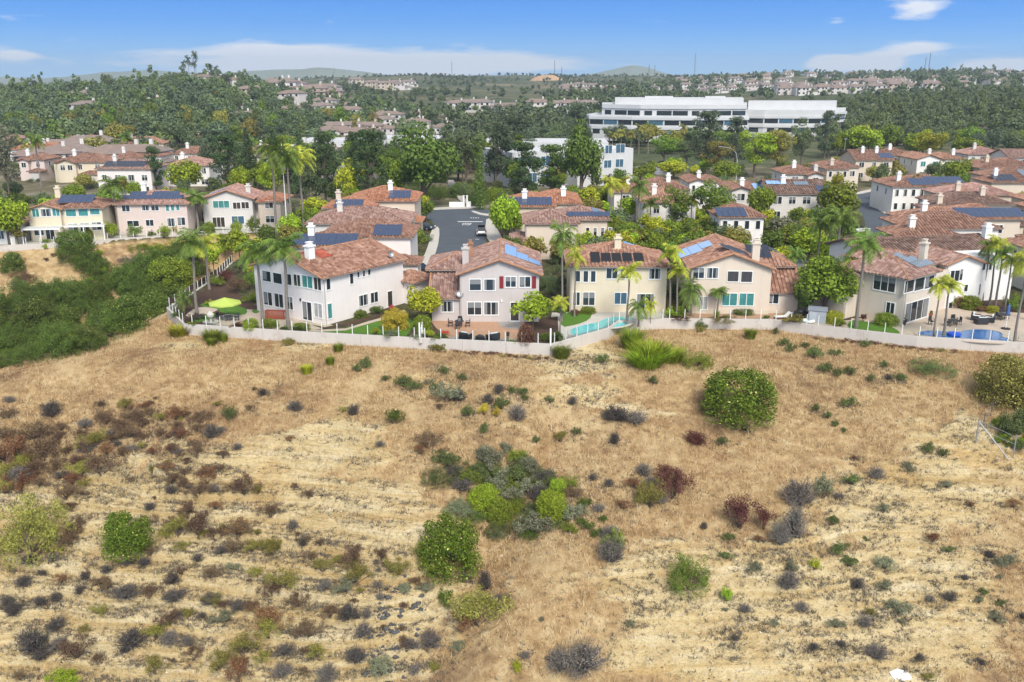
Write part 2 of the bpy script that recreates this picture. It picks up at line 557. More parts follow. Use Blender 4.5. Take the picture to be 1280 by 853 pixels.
def farH(x, y):
    px = 640 + x / (y * .961 + 7) * F
    ci = np.clip(np.interp(px, PC, np.arange(len(PC))), 0, len(PC) - 1)
    yi = np.clip(np.interp(y, PYS, np.arange(len(PYS))), 0, len(PYS) - 1)
    c0 = np.minimum(np.floor(ci).astype(int), len(PC) - 2); y0 = np.minimum(np.floor(yi).astype(int), len(PYS) - 2)
    a = ci - c0; b = yi - y0
    a = a * a * (3 - 2 * a); 
    z = (PZ[c0, y0] * (1 - a) + PZ[c0 + 1, y0] * a) * (1 - b) + (PZ[c0, y0 + 1] * (1 - a) + PZ[c0 + 1, y0 + 1] * a) * b
    k = sstep(300, 600, y)
    z = z + (fbm(x * .0045, y * .003, 3, 47) - .5) * 14 * sstep(600, 1000, y) * sstep(2100, 1500, y)
    return z + (fbm(x * .006, y * .006, 4, 41) - .5) * 7 * k * sstep(30000, 3000, y) + (fbm(x * .03, y * .03, 3, 43) - .5) * 2.5 * k


def H1(x, y): return float(H(np.array([x]), np.array([y]))[0])


def onT(px, py):
    """the point of the ground seen at a pixel of the photograph"""
    d = ray(px, py)
    ys = np.linspace(45, 190, 900)
    t = ys / d[1]
    g = CZ + d[2] * t - H(d[0] * t, ys)
    k = np.argmax(g < 0) if (g < 0).any() else len(ys) - 1
    y = ys[k]; x = d[0] * t[k]
    return Vector((float(x), float(y), H1(x, y)))


# ------------------------------------------------------------------ ground meshes
def fan(name, rows, ncol, mats, smax, attr=None, slot=None):
    s = np.linspace(-smax, smax, ncol)
    S, Yg = np.meshgrid(s, rows)
    X = S * (Yg * .961 + 12)
    Z = H(X, Yg)
    V = np.stack([X, Yg, Z], -1).reshape(-1, 3)
    r, c = len(rows), ncol
    idx = np.arange(r * c).reshape(r, c)
    Q = np.stack([idx[:-1, :-1], idx[:-1, 1:], idx[1:, 1:], idx[1:, :-1]], -1).reshape(-1, 4)
    me = npmesh(name, V, Q, mats, smooth=True)
    if attr:
        for an, fn in attr.items():
            a = me.attributes.new(an, 'FLOAT', 'POINT'); a.data.foreach_set('value', fn(V[:, 0], V[:, 1]).astype(np.float32))
    return tag(link(name, me), kind='structure')


def mat_hillside():
    t = NT('dry hillside')
    so_ = t.n('ShaderNodeAttribute', attribute_name='soil').outputs['Fac']
    co = t.n('ShaderNodeNewGeometry').outputs['Position']
    n_big = t.noise(.16, 5, co, .6); n_mid = t.noise(.9, 5, co, .65); n_fine = t.noise(6, 4, co, .7)
    mp = t.n('ShaderNodeMapping'); mp.inputs['Scale'].default_value = (.10, .3, 2.2); t.l(co, mp.inputs[0])
    strata = t.noise(1.0, 5, mp.outputs[0], .6, .3)
    soil = t.ramp(strata, [(.26, (.42, .285, .115)), (.42, (.55, .405, .19)), (.55, (.64, .51, .275)), (.72, (.72, .615, .40))])
    ochre = t.math('MULTIPLY', t.math('MAXIMUM', t.math('SUBTRACT', n_big, .52), 0), 5.0)
    soil = t.mix(t.math('MINIMUM', ochre, .7), soil, (.52, .34, .13))
    soil = t.mix(t.math('MULTIPLY', t.math('GREATER_THAN', n_fine, .57), .40), soil, (.26, .18, .095))
    grass = t.ramp(n_mid, [(.30, (.26, .165, .075)), (.5, (.44, .30, .145)), (.68, (.58, .44, .24))])
    grass = t.mix(t.math('MULTIPLY', t.math('MAXIMUM', t.math('SUBTRACT', n_big, .57), 0), 3.5), grass, (.33, .20, .105))
    grass = t.mix(t.math('MULTIPLY', t.math('GREATER_THAN', n_fine, .58), .35), grass, (.17, .11, .06))
    pal = t.noise(.11, 5, co, .7)
    grass = t.mix(t.math('MINIMUM', t.math('MULTIPLY', t.math('MAXIMUM', t.math('SUBTRACT', pal, .53), 0), 6.0), .75), grass, (.56, .43, .235))
    grass = t.mix(t.math('MINIMUM', t.math('MULTIPLY', t.math('MAXIMUM', t.math('SUBTRACT', .44, pal), 0), 7.0), .7), grass, (.22, .135, .075))
    c = t.mix(so_, grass, soil)
    dv = t.n('ShaderNodeAttribute', attribute_name='dev').outputs['Fac']
    c = t.mix(dv, c, t.ramp(n_mid, [(.35, (.050, .062, .022)), (.5, (.085, .085, .035)), (.65, (.15, .125, .08))]))
    mp2 = t.n('ShaderNodeMapping'); mp2.inputs['Scale'].default_value = (.35, .35, 6.5); t.l(co, mp2.inputs[0])
    st2 = t.noise(1.0, 4, mp2.outputs[0], .7, .4)
    speck = t.noise(2.6, 6, co, .8)
    c = t.mix(t.math('MULTIPLY', t.math('GREATER_THAN', speck, .58), t.math('MULTIPLY', so_, .42)), c, (.24, .18, .115))
    c = t.mix(t.math('MULTIPLY', t.math('LESS_THAN', speck, .40), t.math('MULTIPLY', so_, .6)), c, (.66, .58, .44))
    n_fine = t.math('ADD', n_fine, t.math('MULTIPLY', t.math('MULTIPLY', st2, so_), 1.6))
    hgt = t.math('ADD', t.math('MULTIPLY', n_fine, .6), t.math('MULTIPLY', t.noise(22, 3, co, .7), .4))
    return t.end(t.pbr(c, .95, .08, 0, t.bump(hgt, .2, 1.0)))


def mat_dev():
    t = NT('garden soil and gravel')
    co = t.n('ShaderNodeNewGeometry').outputs['Position']
    n1 = t.noise(.12, 4, co); n2 = t.noise(1.6, 5, co, .7)
    c = t.ramp(n1, [(.35, (.10, .095, .05)), (.5, (.15, .12, .075)), (.62, (.27, .23, .17))])
    c = t.mix(t.math('MULTIPLY', n2, .6), c, (.09, .10, .045))
    return t.end(t.pbr(c, .95, .1, 0, t.bump(n2, .1, .6)))


def mat_hills():
    t = NT('chaparral hills')
    co = t.n('ShaderNodeNewGeometry').outputs['Position']
    n1 = t.noise(.011, 6, co, .65); n2 = t.noise(.09, 5, co, .7)
    c = t.ramp(n1, [(.33, (.058, .076, .040)), (.46, (.085, .100, .050)), (.56, (.135, .130, .072)), (.68, (.25, .20, .125))])
    c = t.mix(t.math('MULTIPLY', t.math('GREATER_THAN', n2, .53), .55), c, (.050, .068, .036))
    return t.end(t.pbr(c, .95, .05, 0, t.bump(n2, 2.5, .8)))


M_HILL = mat_hillside(); M_DEV = mat_dev(); M_FAR = mat_hills()
rows1 = np.concatenate([np.arange(38, 55, .3), np.arange(55, 101, .15), np.arange(101, 114, .3), np.arange(114, 195.1, .75)])
rows1[-1] = 195.0
hillside = fan('hillside', rows1, 640, M_HILL, .80, {'soil': soilness, 'dev': lambda x, y: ((H(x, y, False) == 0) & (y > 90)).astype(float)})
rows2 = np.concatenate([np.array([195.0]), np.arange(200, 300, 10)])
ground = fan('ground', np.append(rows2, 300.0), 160, M_DEV, 1.0)
rows3 = np.concatenate([np.geomspace(300, 2600, 150), np.geomspace(2700, 7000, 16)])
hills = fan('hills', rows3, 420, M_FAR, 1.0)

# pale far mountains
mb = MB()


def mountain(name, y0, pts, thick):
    V = []; nx = 160
    pxs = np.linspace(pts[0][0], pts[-1][0], nx)
    pys = np.interp(pxs, [p[0] for p in pts], [p[1] for p in pts]) - (fbm(pxs * .03, pxs * 0 + 1.3, 4, 77) - .5) * 5
    prof = [(-1.0, 0), (-.55, .42), (-.2, .85), (0, 1.0), (.3, .8), (1, 0)]
    for f, hz in prof:
        for a, b in zip(pxs, pys):
            c = PY(a, b, y0)
            zz = -40 + (c.z + 40) * hz + (float(vnoise(a * .09, f * 3 + 9, 5)) - .5) * 30 * (1 - abs(f)) * (hz < 1)
            yy = y0 + f * thick
            V.append((c.x / y0 * yy, yy, zz))
    idx = np.arange(len(prof) * nx).reshape(len(prof), nx)
    Q = np.stack([idx[:-1, :-1], idx[:-1, 1:], idx[1:, 1:], idx[1:, :-1]], -1).reshape(-1, 4)
    tag(link(name, npmesh(name, V, Q, M_MT, smooth=True)), kind='structure')


t_ = NT('far mountain scrub'); co_ = t_.n('ShaderNodeNewGeometry').outputs['Position']
M_MT = t_.end(t_.pbr(t_.mix(t_.noise(.002, 5, co_), (.12, .15, .09), (.24, .26, .17)), 1, .02))
mountain('mountains', 5200, [(-160, 100), (-40, 96), (60, 97), (130, 92), (190, 87), (260, 92), (330, 88), (400, 84.5), (450, 89), (500, 96), (560, 101), (640, 104)], 900)
mountain('mountains', 5600, [(700, 100), (740, 93), (765, 87), (790, 82.5), (815, 86), (835, 92), (860, 100)], 500)

# the air
hb = MB(); hb.box(-4800, 4800, -60, 7200, -330, 160)
hz = hb.obj('haze', [])
mh = bpy.data.materials.new('haze'); mh.use_nodes = True; mh.node_tree.nodes.clear()
ho = mh.node_tree.nodes.new('ShaderNodeOutputMaterial'); hv = mh.node_tree.nodes.new('ShaderNodeVolumePrincipled')
hv.inputs['Color'].default_value = (.74, .86, .97, 1); hv.inputs['Density'].default_value = .00014; hv.inputs['Anisotropy'].default_value = .2
mh.node_tree.links.new(hv.outputs[0], ho.inputs['Volume'])
hz.data.materials.append(mh); tag(hz, kind='stuff')
# ------------------------------------------------------------------ foliage
def unit(n, g):
    v = g.normal(size=(n, 3)); return v / np.linalg.norm(v, axis=1, keepdims=True)


def leaf_quads(clumps, n, size, seed, jit=.8, up=.25, asp=.62, rin=.72, sq=1.0):
    g = np.random.default_rng(seed)
    c = np.array(clumps, float)
    w_ = c[:, 3] ** 2; w_ = w_ / w_.sum()
    k = g.choice(len(c), n, p=w_)
    d = unit(n, g); d[:, 2] = d[:, 2] * .9 + .1
    rad = c[k, 3] * g.uniform(rin, 1.06, n)
    s3 = np.array([1, 1, sq])
    pos = c[k, :3] + d * rad[:, None] * s3
    nrm = d + g.normal(size=(n, 3)) * jit * .6; nrm[:, 2] += up
    nrm /= np.linalg.norm(nrm, axis=1, keepdims=True)
    a = np.cross(nrm, unit(n, g)); a /= np.linalg.norm(a, axis=1, keepdims=True)
    b = np.cross(nrm, a)
    s = size * g.uniform(.55, 1.35, n)[:, None]
    V = np.stack([pos + a * s, pos + b * s * asp, pos - a * s, pos - b * s * asp], 1).reshape(-1, 3)
    return V, np.arange(n * 4).reshape(n, 4)


def crown_mesh(name, clumps, n, size, seed, mat='green', zmin=None, **kw):
    V, Q = leaf_quads(clumps, n, size, seed, **kw)
    if zmin is not None: V[:, 2] = np.maximum(V[:, 2], zmin + .02 * V[:, 2])
    return npmesh(name, V, Q, leafm(mat))


def ell_clumps(seed, n, W, Ht, z0, r, lo=-1.0, inner=.3, irr=.25):
    g = np.random.default_rng(seed)
    out = []
    for i in range(n):
        d = unit(1, g)[0]
        while d[2] < lo: d = unit(1, g)[0]
        f = 1 if g.random() > inner else g.uniform(.2, .8)
        f *= g.uniform(1 - irr, 1 + irr * .5)
        rr = r * g.uniform(.7, 1.25)
        out.append((d[0] * max(W / 2 - rr, .1) * f, d[1] * max(W / 2 - rr, .1) * f, z0 + Ht / 2 + d[2] * max(Ht / 2 - rr, .1) * f, rr))
    return out


def trunk_mb(Ht, r, clumps, seed, lean=.04, nb=7, fork=.35):
    g = random.Random(seed); mb = MB()
    top = Vector((g.uniform(-1, 1) * lean * Ht, g.uniform(-1, 1) * lean * Ht, Ht))
    mid = Vector((top.x * .3 + g.uniform(-.1, .1), top.y * .3, Ht * .5))
    mb.path([(0, 0, -.3), (0, 0, Ht * .08), mid, top], [r * 1.35, r, r * .75, r * .35], 7)
    cs = sorted(clumps, key=lambda c: -c[3])[:nb * 2]; g.shuffle(cs)
    for c in cs[:nb]:
        z = Ht * g.uniform(fork, .8); f = z / Ht
        st = mid.lerp(top, max(0, (f - .5) * 2)) if f > .5 else Vector((0, 0, 0)).lerp(mid, f * 2)
        e = Vector(c[:3])
        m_ = st.lerp(e, .5) + Vector((0, 0, -.06 * (e - st).length))
        mb.path([st, m_, e], [r * .42, r * .3, r * .08], 5)
    return mb


KIND = {}      # kind -> list of (root prototype, W, H)


def reg_tree(kind, i, crown, trunk, W, Ht, nm):
    root = empty(nm, (0, 0, -500))
    if trunk is not None:
        to = link('trunk', trunk.mesh('trunk', [bark()]), root)
    cro = link('crown', crown, root)
    KIND.setdefault(kind, []).append((root, W, Ht))


def build_protos():
    for i in range(4):       # round broadleaf street tree
        cl = ell_clumps(100 + i, 30, 8, 6.2, 1.9, 1.35, irr=.3)
        reg_tree('broad', i, crown_mesh('crown', cl, 3600, .27, i, 'green', jit=.9), trunk_mb(6.5, .22, cl, i), 8, 8.0, 'broadleaf_tree')
    for i in range(2):       # big dense fig
        cl = ell_clumps(130 + i, 44, 12, 10.2, 1.8, 1.9, irr=.16, lo=-.7)
        reg_tree('dense', i, crown_mesh('crown', cl, 6500, .30, 10 + i, 'deep', jit=.7), trunk_mb(8, .5, cl, i, nb=10, fork=.2), 12, 12.0, 'fig_tree')
    for i in range(3):       # pine: irregular flattened clumps
        g = random.Random(50 + i); cl = []
        for k in range(34):
            z = g.uniform(3.2, 13.4); rr = (1.0 - abs(z - 7) / 9.5) * 4.2 * g.uniform(.45, 1.0); a = g.uniform(0, 2 * PI)
            cl.append((math.cos(a) * rr, math.sin(a) * rr, z, g.uniform(.75, 1.45)))
        cl += [(0, 0, z, 1.1) for z in (5, 7, 9, 11, 12.6)]
        reg_tree('pine', i, crown_mesh('crown', cl, 4600, .30, 20 + i, 'pine', jit=1.0, asp=.35, sq=.72), trunk_mb(12.5, .3, cl, i, nb=14, fork=.2), 10, 14.0, 'pine_tree')
    for i in range(2):       # spruce-like spire
        cl = []; g = random.Random(70 + i)
        for k in range(40):
            z = 1.4 + 13.6 * (k / 40) ; rr = (1 - z / 15.8) * 3.1; a = k * 2.4
            cl.append((math.cos(a) * rr * .75, math.sin(a) * rr * .75, z, .5 + rr * .33))
        reg_tree('conifer', i, crown_mesh('crown', cl, 3800, .28, 30 + i, 'pine', jit=1.0, asp=.4, sq=.7), trunk_mb(14.5, .25, cl, i, nb=3), 6.6, 16.0, 'conifer_tree')
    for i in range(3):       # open eucalyptus
        cl = ell_clumps(170 + i, 26, 9, 11, 4.2, 1.25, irr=.35, inner=.35)
        reg_tree('euc', i, crown_mesh('crown', cl, 3300, .30, 40 + i, 'euc', jit=1.1, asp=.4), trunk_mb(12, .24, cl, i, nb=12, fork=.25), 9, 15.4, 'eucalyptus_tree')
    cl = [(.15 * math.sin(k * 2.1), .15 * math.cos(k * 1.7), .6 + k * .62, .78 * (1 - (k / 19.5) ** 2.2) + .14) for k in range(19)]
    reg_tree('cypress', 0, crown_mesh('crown', cl, 2600, .16, 60, 'deep', jit=.6, asp=.4), trunk_mb(6, .14, cl, 1, nb=0), 1.9, 12.0, 'cypress_tree')
    for i in range(3):       # airy small tree with light leaves
        cl = ell_clumps(200 + i, 24, 5, 4.2, 1.5, .8, irr=.4, inner=.35)
        reg_tree('airy', i, crown_mesh('crown', cl, 2000, .20, 70 + i, 'bright', jit=1.1), trunk_mb(4.6, .11, cl, i, nb=9, fork=.25), 5, 5.7, 'leafy_tree')
    # --- shrubs (foliage, stem)
    def shrub(kind, i, cl, n, size, W, Ht, mat, nm, twigs=6, tips=0, **kw):
        root = empty(nm, (0, 0, -500))
        g = random.Random(i * 7 + len(kind))
        m = MB()
        for k in range(twigs):
            c = g.choice(cl)
            m.path([(g.uniform(-.06, .06) * W, g.uniform(-.06, .06) * W, -.15), (c[0] * .5, c[1] * .5, c[2] * .45), c[:3]], [.022 * W / 2, .016 * W / 2, .006], 5)
        link('stem', m.mesh('stem', [bark()]), root)
        V, Q = leaf_quads(cl, n, size, 300 + i, **kw); V[:, 2] = np.where(V[:, 2] < .02, .02 + np.abs(V[:, 2]) * .2, V[:, 2])
        mi_ = (np.random.default_rng(i).random(len(Q)) < tips).astype(int)
        link('foliage', npmesh('foliage', V, Q, [leafm(mat), leafm('tips')], midx=mi_), root)
        KIND.setdefault(kind, []).append((root, W, Ht))
    for i in range(3):
        shrub('bush', i, ell_clumps(220 + i, 95, 3.2, 2.9, -.35, .33, irr=.14, lo=-.75, inner=.2) + [(0, 0, 1.25, 1.05)] + [(1.1 * math.cos(k * .7), 1.1 * math.sin(k * .7), .25, .5) for k in range(9)], 13000, .05, 3.2, 2.55, 'deep', 'green_shrub', jit=.9, tips=.03)
    for i in range(4):
        shrub('loose', i, ell_clumps(240 + i, 34, 3, 2.1, -.3, .30, irr=.45, lo=-.5, inner=.4), 3200, .07, 3, 2.0, 'green', 'leafy_shrub', 12, jit=1.2, asp=.45)
    for i in range(3):
        shrub('scrub', i, ell_clumps(340 + i, 80, 4.4, 2.9, -.45, .34, irr=.45, lo=-.6, inner=.3) + [(1.7 * math.cos(k * .6), 1.7 * math.sin(k * .6), .2, .4) for k in range(10)], 11000, .05, 4.4, 2.6, 'green', 'green_shrub', 16, jit=1.1, asp=.5)
    for i in range(4):       # dry brush
        shrub('dry', i, ell_clumps(260 + i, 26, 2, 1.2, -.15, .24, irr=.5, lo=-.2, inner=.4), 3000, .036, 2.05, 1.15, 'brown', 'dry_shrub', 14, jit=1.4, asp=.42, rin=.3)
    for i in range(2):       # twiggy bare brush
        root = empty('bare_shrub', (0, 0, -500)); g = random.Random(90 + i); m = MB()
        for k in range(130):
            a = g.uniform(0, 2 * PI); e = g.uniform(.15, 1.35); L = g.uniform(.6, 1.15)
            p1 = Vector((math.cos(a) * math.cos(e), math.sin(a) * math.cos(e), math.sin(e) * .95)) * L
            q = p1 * .5 + Vector((g.uniform(-.1, .1), g.uniform(-.1, .1), .06))
            m.path([(g.uniform(-.1, .1), g.uniform(-.1, .1), -.05), q, p1], [.022, .015, .006], 3, cap=False)
            for j in range(3):
                s0 = q.lerp(p1, g.uniform(.1, .9)); m.path([s0, s0 + Vector((g.uniform(-.25, .25), g.uniform(-.25, .25), g.uniform(0, .25)))], [.012, .004], 3, cap=False)
        link('twigs', m.mesh('twigs', [leafm('grey')]), root)
        V, Q = leaf_quads(ell_clumps(280 + i, 12, 1.9, 1.0, 0, .34, irr=.4, lo=0), 900, .04, 330 + i, jit=1.5, asp=.35, rin=.3)
        link('foliage', npmesh('foliage', V, Q, leafm('greygreen')), root)
        KIND.setdefault('bare', []).append((root, 2.1, 1.1))
    for i in range(2):       # tall grass clump
        root = empty('grass_clump', (0, 0, -500)); g = np.random.default_rng(95 + i)
        n = 900; a = g.uniform(0, 2 * PI, n); r0 = np.sqrt(g.uniform(0, 1, n)) * .7; L = g.uniform(.35, 1.5, n); sp_ = g.uniform(.05, .75, n)
        p0 = np.stack([r0 * np.cos(a), r0 * np.sin(a), a * 0], 1)
        dr = np.stack([np.cos(a) * sp_, np.sin(a) * sp_, np.ones(n)], 1)
        p1 = p0 + dr * L[:, None] * .55; p2 = p0 + dr * L[:, None] * .9; p2[:, :2] += (dr[:, :2] * (L[:, None] * .35)); p2[:, 2] = p1[:, 2] + .25 * L
        sd_ = np.stack([-np.sin(a), np.cos(a), a * 0], 1) * .022
        V = np.stack([p0 - sd_, p0 + sd_, p1 + sd_, p1 - sd_, p2 + sd_ * .3, p2 - sd_ * .3], 1).reshape(-1, 3)
        b = np.arange(n)[:, None] * 6
        Q = np.concatenate([b + np.array([0, 1, 2, 3]), b + np.array([3, 2, 4, 5])])
        link('blades', npmesh('blades', V, Q, leafm('gum')), root)
        KIND.setdefault('grass', []).append((root, 2.2, 1.25))
    # --- palms
    for i, (kind, nf, mat) in enumerate((('palm', 22, 'palm'), ('palm', 19, 'palm'), ('palmlow', 18, 'palm'))):
        g = random.Random(400 + i); hT = 8.0 if kind == 'palm' else 2.2
        root = empty('palm_tree', (0, 0, -500)); m = MB()
        bx = g.uniform(-.35, .35)
        pts = [(bx * (k / 6) ** 1.5, .1 * math.sin(k), hT * k / 6) for k in range(7)]; pts[0] = (0, 0, -.3)
        m.path(pts, [.26, .2, .175, .165, .155, .15, .14], 9)
        link('trunk', m.mesh('trunk', [palmbark()]), root)
        m = MB(); top = Vector(pts[-1])
        m.path([top - Vector((0, 0, .2)), top + Vector((0, 0, .9))], [.17, .06], 7)
        for k in range(nf):
            az_ = k * 2.39996 + g.uniform(-.2, .2); el = g.choice([1.1, .8, .5, .25, .0]) + g.uniform(-.15, .15); L = g.uniform(2.5, 3.3)
            sp0 = []; p = top + Vector((0, 0, .6)); dirv = Vector((math.cos(az_) * math.cos(el), math.sin(az_) * math.cos(el), math.sin(el)))
            N = 9
            for q in range(N + 1):
                sp0.append(p.copy()); p = p + dirv * (L / N); dirv = (dirv + Vector((0, 0, -.17 - .02 * q))).normalized()
            m.path(sp0, [.035, .03, .026, .022, .02, .017, .014, .011, .008, .005], 3, cap=False)
            for q in range(N * 3):
                f = .12 + .88 * q / (N * 3); ii = min(int(f * N), N - 1); t = f * N - ii
                c = sp0[ii].lerp(sp0[ii + 1], t); tv = (sp0[ii + 1] - sp0[ii]).normalized()
                side = tv.cross(Vector((0, 0, 1)))
                if side.length < .05: side = Vector((1, 0, 0))
                side.normalize()
                ll = .75 * math.sin(PI * min(1, f * .85 + .12)) + .15
                for s_ in (-1, 1):
                    dv = (side * s_ + tv * .55 + Vector((0, 0, -.35 + g.uniform(-.35, .25)))).normalized()
                    e = c + dv * ll; wv = tv * .045
                    m.face([c - wv, c + wv, e + wv * .3 + Vector((0, 0, -.08)), e - wv * .3 + Vector((0, 0, -.08))])
        link('crown', m.mesh('crown', [leafm(mat)]), root)
        KIND.setdefault(kind, []).append((root, 5.4, hT + 1.6))
    # far small trees: one mesh each (too small to show parts)
    for i in range(5):
        cl = ell_clumps(500 + i, 9, 9, 6.5, 1.6, 1.9, irr=.3) if i < 3 else [(rng.uniform(-1.5, 1.5), rng.uniform(-1.5, 1.5), z, 2.2 - .1 * z) for z in (3, 4.5, 6, 7.5, 9, 10.5, 12)]
        V, Q = leaf_quads(cl, 1300, .33, 500 + i, jit=.9)
        tm = MB(); tm.path([(0, 0, -2), (0, 0, 3), (0, 0, 6)], [.35, .28, .12], 5)
        V2 = np.array(tm.v); Q2 = np.array([f for f in tm.f if len(f) == 4])
        me = npmesh('far_tree', np.concatenate([V, V2]), np.concatenate([Q, Q2 + len(V)]), [leafm('farwood'), bark()], midx=[0] * len(Q) + [1] * len(Q2))
        o = link('hill_tree', me, None, (0, 0, -500)); KIND.setdefault('far', []).append((o, 9, 8.5 if i < 3 else 12.5))


build_protos()
PROTO_USED = set()
NAME_OF = dict(scrub='green_shrub', broad='broadleaf_tree', dense='fig_tree', pine='pine_tree', conifer='conifer_tree', euc='eucalyptus_tree', cypress='cypress_tree', airy='leafy_tree',
               bush='green_shrub', loose='leafy_shrub', dry='dry_shrub', bare='bare_shrub', grass='grass_clump', palm='palm_tree', palmlow='palm_tree', far='hill_tree')
CAT_OF = dict(scrub='shrub', broad='tree', dense='tree', pine='tree', conifer='tree', euc='tree', cypress='tree', airy='tree', bush='shrub', loose='shrub', dry='shrub', bare='shrub', grass='grass clump', palm='palm', palmlow='palm', far='tree')


def put(kind, loc, W, Ht, label, group=None, mat=None, v=None, nm=None):
    L = KIND[kind]
    if kind == 'loose' and W > 3.6: L = KIND['scrub']
    root, w0, h0 = L[v % len(L)] if v is not None else rng.choice(L)
    c = dup(root)
    c.location = loc; c.rotation_euler = (0, 0, rng.uniform(0, 2 * PI)); k_ = rng.uniform(.82, 1.22) if kind in ('dry', 'loose', 'bare') else 1
    c.scale = (W / w0 * k_, W / w0 / k_, Ht / h0)
    tag(c, label, CAT_OF[kind], group)
    if mat:
        for o in ([c] if kind == 'far' else KIDS.get(c.name, [])):
            if kind == 'far' or o.name.startswith(('crown', 'foliage', 'blades', 'twigs')):
                o.material_slots[0].link = 'OBJECT'; o.material_slots[0].material = leafm(mat)
    if nm: c.name = nm
    return c


def px_put(kind, px, py, wpx, hpx, label, group=None, mat=None, z=0.0, v=None, terr=False, nm=None):
    p = onT(px, py) if terr else P(px, py, z)
    k = mpp(p)
    return put(kind, p, max(wpx * k, .25), max(hpx * k, .2) * (1.06 if not terr else 1.0), label, group, mat, v, nm)


# ------------------------------------------------------------------ houses
ROOF = dict(
    brown=((.12, .060, .042), (.235, .125, .085), (.35, .215, .155)),
    rust=((.16, .078, .052), (.295, .155, .105), (.42, .26, .185)),
    red=((.18, .075, .042), (.33, .142, .082), (.44, .235, .145)),
    pink=((.20, .105, .085), (.33, .19, .155), (.45, .30, .245)),
    dark=((.085, .052, .040), (.17, .105, .080), (.28, .19, .145)),
    mauve=((.15, .082, .064), (.275, .165, .132), (.40, .275, .225)))
WALLC = dict(white=(.74, .685, .645), cream=(.66, .575, .425), beige=(.63, .535, .43), grey=(.51, .465, .435), pinkish=(.64, .53, .475), paleg=(.62, .59, .545), sand=(.61, .535, .44), bright=(.76, .735, .69))
FOOT = []       # footprints (polygons of world points) to keep plants out of
WINCACHE = {}
M_BLIND = mat_simple('blind behind glass', (.20, .205, .20), .25, .2, 3, .5)


def window_meshes(w_, h_, n, style, var=0):
    key = (round(w_, 2), round(h_, 2), n, style, var)
    if key in WINCACHE: return WINCACHE[key]
    g = MB()                      # glass, recessed
    g.face([(-w_ / 2, -.012, 0), (w_ / 2, -.012, 0), (w_ / 2, -.012, h_), (-w_ / 2, -.012, h_)])
    rect = lambda a, b, c, e: g.face([(a, -.016, c), (b, -.016, c), (b, -.016, e), (a, -.016, e)], 1)
    if var == 1: rect(-w_ / 2, -w_ * .28, 0, h_); rect(w_ * .3, w_ / 2, 0, h_)          # drawn curtains
    elif var == 2: rect(-w_ / 2, w_ / 2, h_ * .55, h_)                                    # blind half down
    elif var == 3: rect(-w_ / 2, -.01, h_ * .12, h_)                                      # one blind closed
    f = MB(); t_ = .085; d = -.075
    f.box(-w_ / 2 - t_, w_ / 2 + t_, d, -.003, -t_ * 1.3, 0); f.box(-w_ / 2 - t_, w_ / 2 + t_, d, -.003, h_, h_ + t_)
    f.box(-w_ / 2 - t_, -w_ / 2, d, -.003, 0, h_); f.box(w_ / 2, w_ / 2 + t_, d, -.003, 0, h_)
    for k in range(1, n):
        x = -w_ / 2 + w_ * k / n; f.box(x - .035, x + .035, d + .025, -.014, 0, h_)
    r = (g.mesh('window', [glassm(style), M_BLIND]), f.mesh('window_frame', [M_FRAME]))
    WINCACHE[key] = r
    return r


